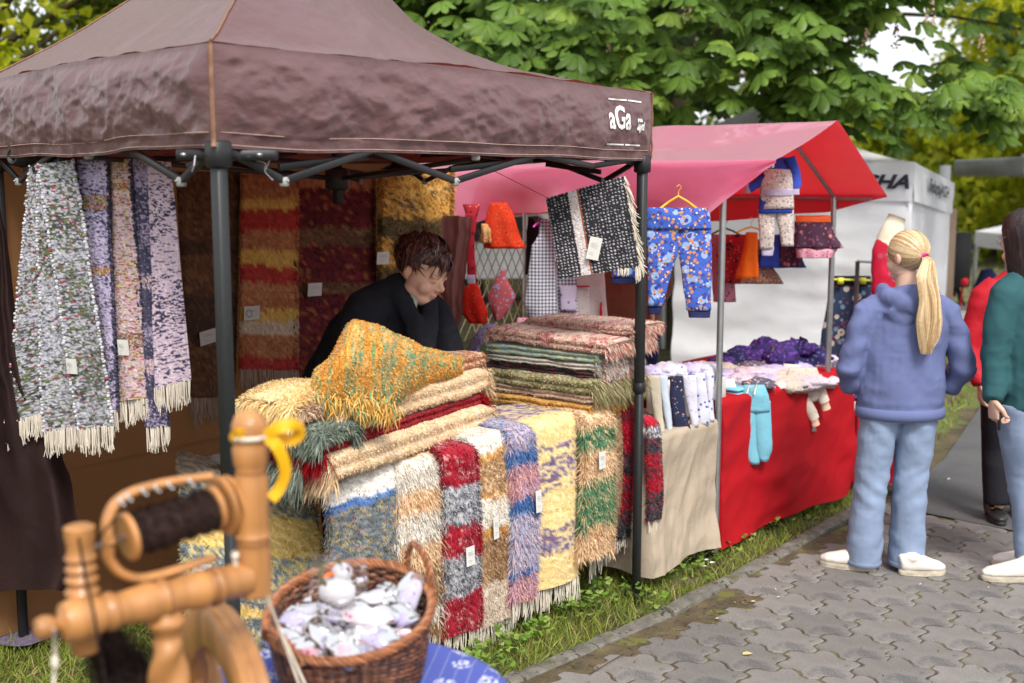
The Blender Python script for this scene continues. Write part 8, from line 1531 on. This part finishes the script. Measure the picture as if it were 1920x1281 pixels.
# ================================================= FAR RIGHT: stage gear, canopy, roof
m_gry = mat('grey_sheet_metal', (.42, .42, .44), .6); m_spk = mat('speaker_black', (.02, .02, .022), .6)
rf = thing('stage_roof', 'flat grey roof edge of a pavilion at the far right among the trees', 'roof', W(1960, 700, 15) * [1, 1, 0]); c = W(1990, 314, 15); b = MB(); b.box(c, (1.9, 2.2, .22), bev=.02); b.obj('roof_slab', m_gry, rf); b = MB(); b.box(c + [0, -1.12, .125], (1.95, .05, .03)); b.obj('roof_trim', m_white, rf)
for dx in (.5, .9): b = MB(); q0 = c + [dx, .6, 0]; b.bar([q0[0], q0[1], 0], [q0[0], q0[1], c[2]], .1); b.obj('post', m_gry, rf)
cn = thing('small_canopy', 'small white pop-up canopy in the distance left of the dark-haired woman', 'gazebo', W(1900, 600, 17) * [1, 1, 0]); c = W(1905, 448, 17)
b = MB(); pts4 = [(-.32, -.5), (.9, -.5), (.9, .7), (-.32, .7)]; V = [c + [x, y, -.14] for x, y in pts4] + [c + [x, y, .08] for x, y in pts4] + [c + [.29, .1, .28]]; b.add(np.array(V), Q=[(0, 1, 5, 4), (1, 2, 6, 5), (2, 3, 7, 6), (3, 0, 4, 7)], T=[(4, 5, 8), (5, 6, 8), (6, 7, 8), (7, 4, 8)]); b.obj('canopy_roof', m_white, cn, smooth=False)
for x, y in pts4: b = MB(); b.bar(c + [x * .96, y * .96, -.1], [c[0] + x * .96, c[1] + y * .96, 0], .05); b.obj('leg', m_steel, cn)
sk = thing('loudspeaker', 'black loudspeaker on a stand beside the white gazebo', 'loudspeaker', W(1792, 650, 13.5) * [1, 1, 0]); c = W(1793, 487, 13.5); b = MB(); b.box(c, (.24, .3, .62), bev=.02); b.obj('cabinet', m_spk, sk); b = MB(); b.tube([c - [0, 0, .3], [c[0], c[1], .55]], .02); b.obj('pole', m_spk, sk)
for dx, dy in ((-.3, 0), (.25, .2), (.2, -.25)): b = MB(); b.tube([[c[0], c[1], .75], [c[0] + dx, c[1] + dy, 0]], .015); b.obj('leg', m_spk, sk)
b = MB(); b.box(W(1768, 400, 13.2), (.11, .05, 1.05)); q0 = W(1768, 440, 13.2); b.box([q0[0], 13.2, .6], (.06, .06, 1.2)); lone(b, 'white_banner', m_white, 'narrow white banner standing just right of the white gazebo', 'banner')
b = MB(); q0 = W(1782, 560, 13.2); b.box([q0[0] - .08, 13.25, .9], (.24, .03, 1.3)); lone(b, 'wooden_board', mat('pale_board', (.4, .28, .2), .8), 'pale wooden board leaning behind the white gazebo', 'board')
b = MB(); c = W(1806, 528, 13.4); b.sph(c, .07, 14, 10); b.tube([c, [c[0] - .05, 13.4, 0]], .012); lone(b, 'microphone_light', mat('red_ball', (.7, .01, .02), .4), 'small bright red lamp on a stand below the loudspeaker', 'lamp')
b = MB(); c = G(1850, 690, 0); b.box([c[0] + .3, 13.2, .22], (2.2, .9, .44), bev=.02); lone(b, 'stage_platform', mat('stage_boards', (.36, .34, .31), .85, var=.2, stretch=(1, 12, 1)), 'low pale stage platform behind the girl at the right', 'stage')
b = MB(); b.loft([W(1856, 560, 12.8), W(1852, 535, 12.8), W(1850, 505, 12.8)], [.12, .15, .06], [.1, .12, .05], 14); lone(b, 'dark_backpack', m_navy, 'dark blue bag standing on the stage platform', 'bag')
# pale vehicles and people far behind, seen between the aprons
b = MB(); c = G(935, 560, 0) if False else W(935, 560, 19); m_car = mat('white_car_paint', (.7, .7, .72), .3, coat=.5)
car = thing('parked_car', 'white parked car far behind the red bags', 'car', [c[0], 19, 0]); pr = [(-2.1, .35), (-2.05, .75), (-1.3, .88), (-.7, 1.38), (.7, 1.42), (1.4, .95), (2.1, .85), (2.15, .4)]
V = [[c[0] + x, 19 + y, z] for y in (-.85, .85) for x, z in pr]; n = len(pr); b = MB(); b.add(np.array(V), Q=[(i, (i + 1) % n, n + (i + 1) % n, n + i) for i in range(n)], N=[list(range(n)), [n + i for i in range(n)][::-1]]); b.obj('car_body', m_car, car, smooth=False)
b = MB(); b.add(np.array([[c[0] + x, 19 - .86, z] for x, z in ((-1.15, .92), (-.65, 1.3), (.62, 1.34), (1.15, .95))]), N=[[0, 1, 2, 3]]); b.obj('side_window', m_spk, car, smooth=False)
for x in (-1.35, 1.35): b = MB(); b.lathe([(.2, -.02), (.33, -.02), (.34, .0), (.34, .2)], [c[0] + x, 19 - .9, .33], (0, 1, 0), 24); b.obj('wheel', m_spk, car)
# each of the bunched goods is told apart by its place in its row
ORD = ['leftmost', 'second from left', 'third from left', 'fourth from left', 'fifth from left', 'sixth from left', 'seventh from left', 'eighth from left', 'ninth from left', 'tenth from left', 'eleventh from left', 'twelfth from left', 'thirteenth from left', 'fourteenth from left']
for nm, txt in (('headband', 'dark purple patterned headband in the heap at the table back'), ('baby_hat', 'pastel bunched baby garment in the middle row of the table'), ('printed_cap', 'orange and navy printed cap at the far table corner'), ('folded_print', 'pale printed cloth bunched behind the upright fabrics'), ('baby_garment', 'small crumpled printed garment lying among the pastel ones')):
    L_o = sorted([o for o in COL.objects if o.name.split('.')[0] == nm and o.parent is None], key=lambda o: to_pix(np.array(o.location))[0])
    for i, o in enumerate(L_o): o['label'] = (ORD[i] + ' ' + txt) if i else ('leftmost ' + txt)
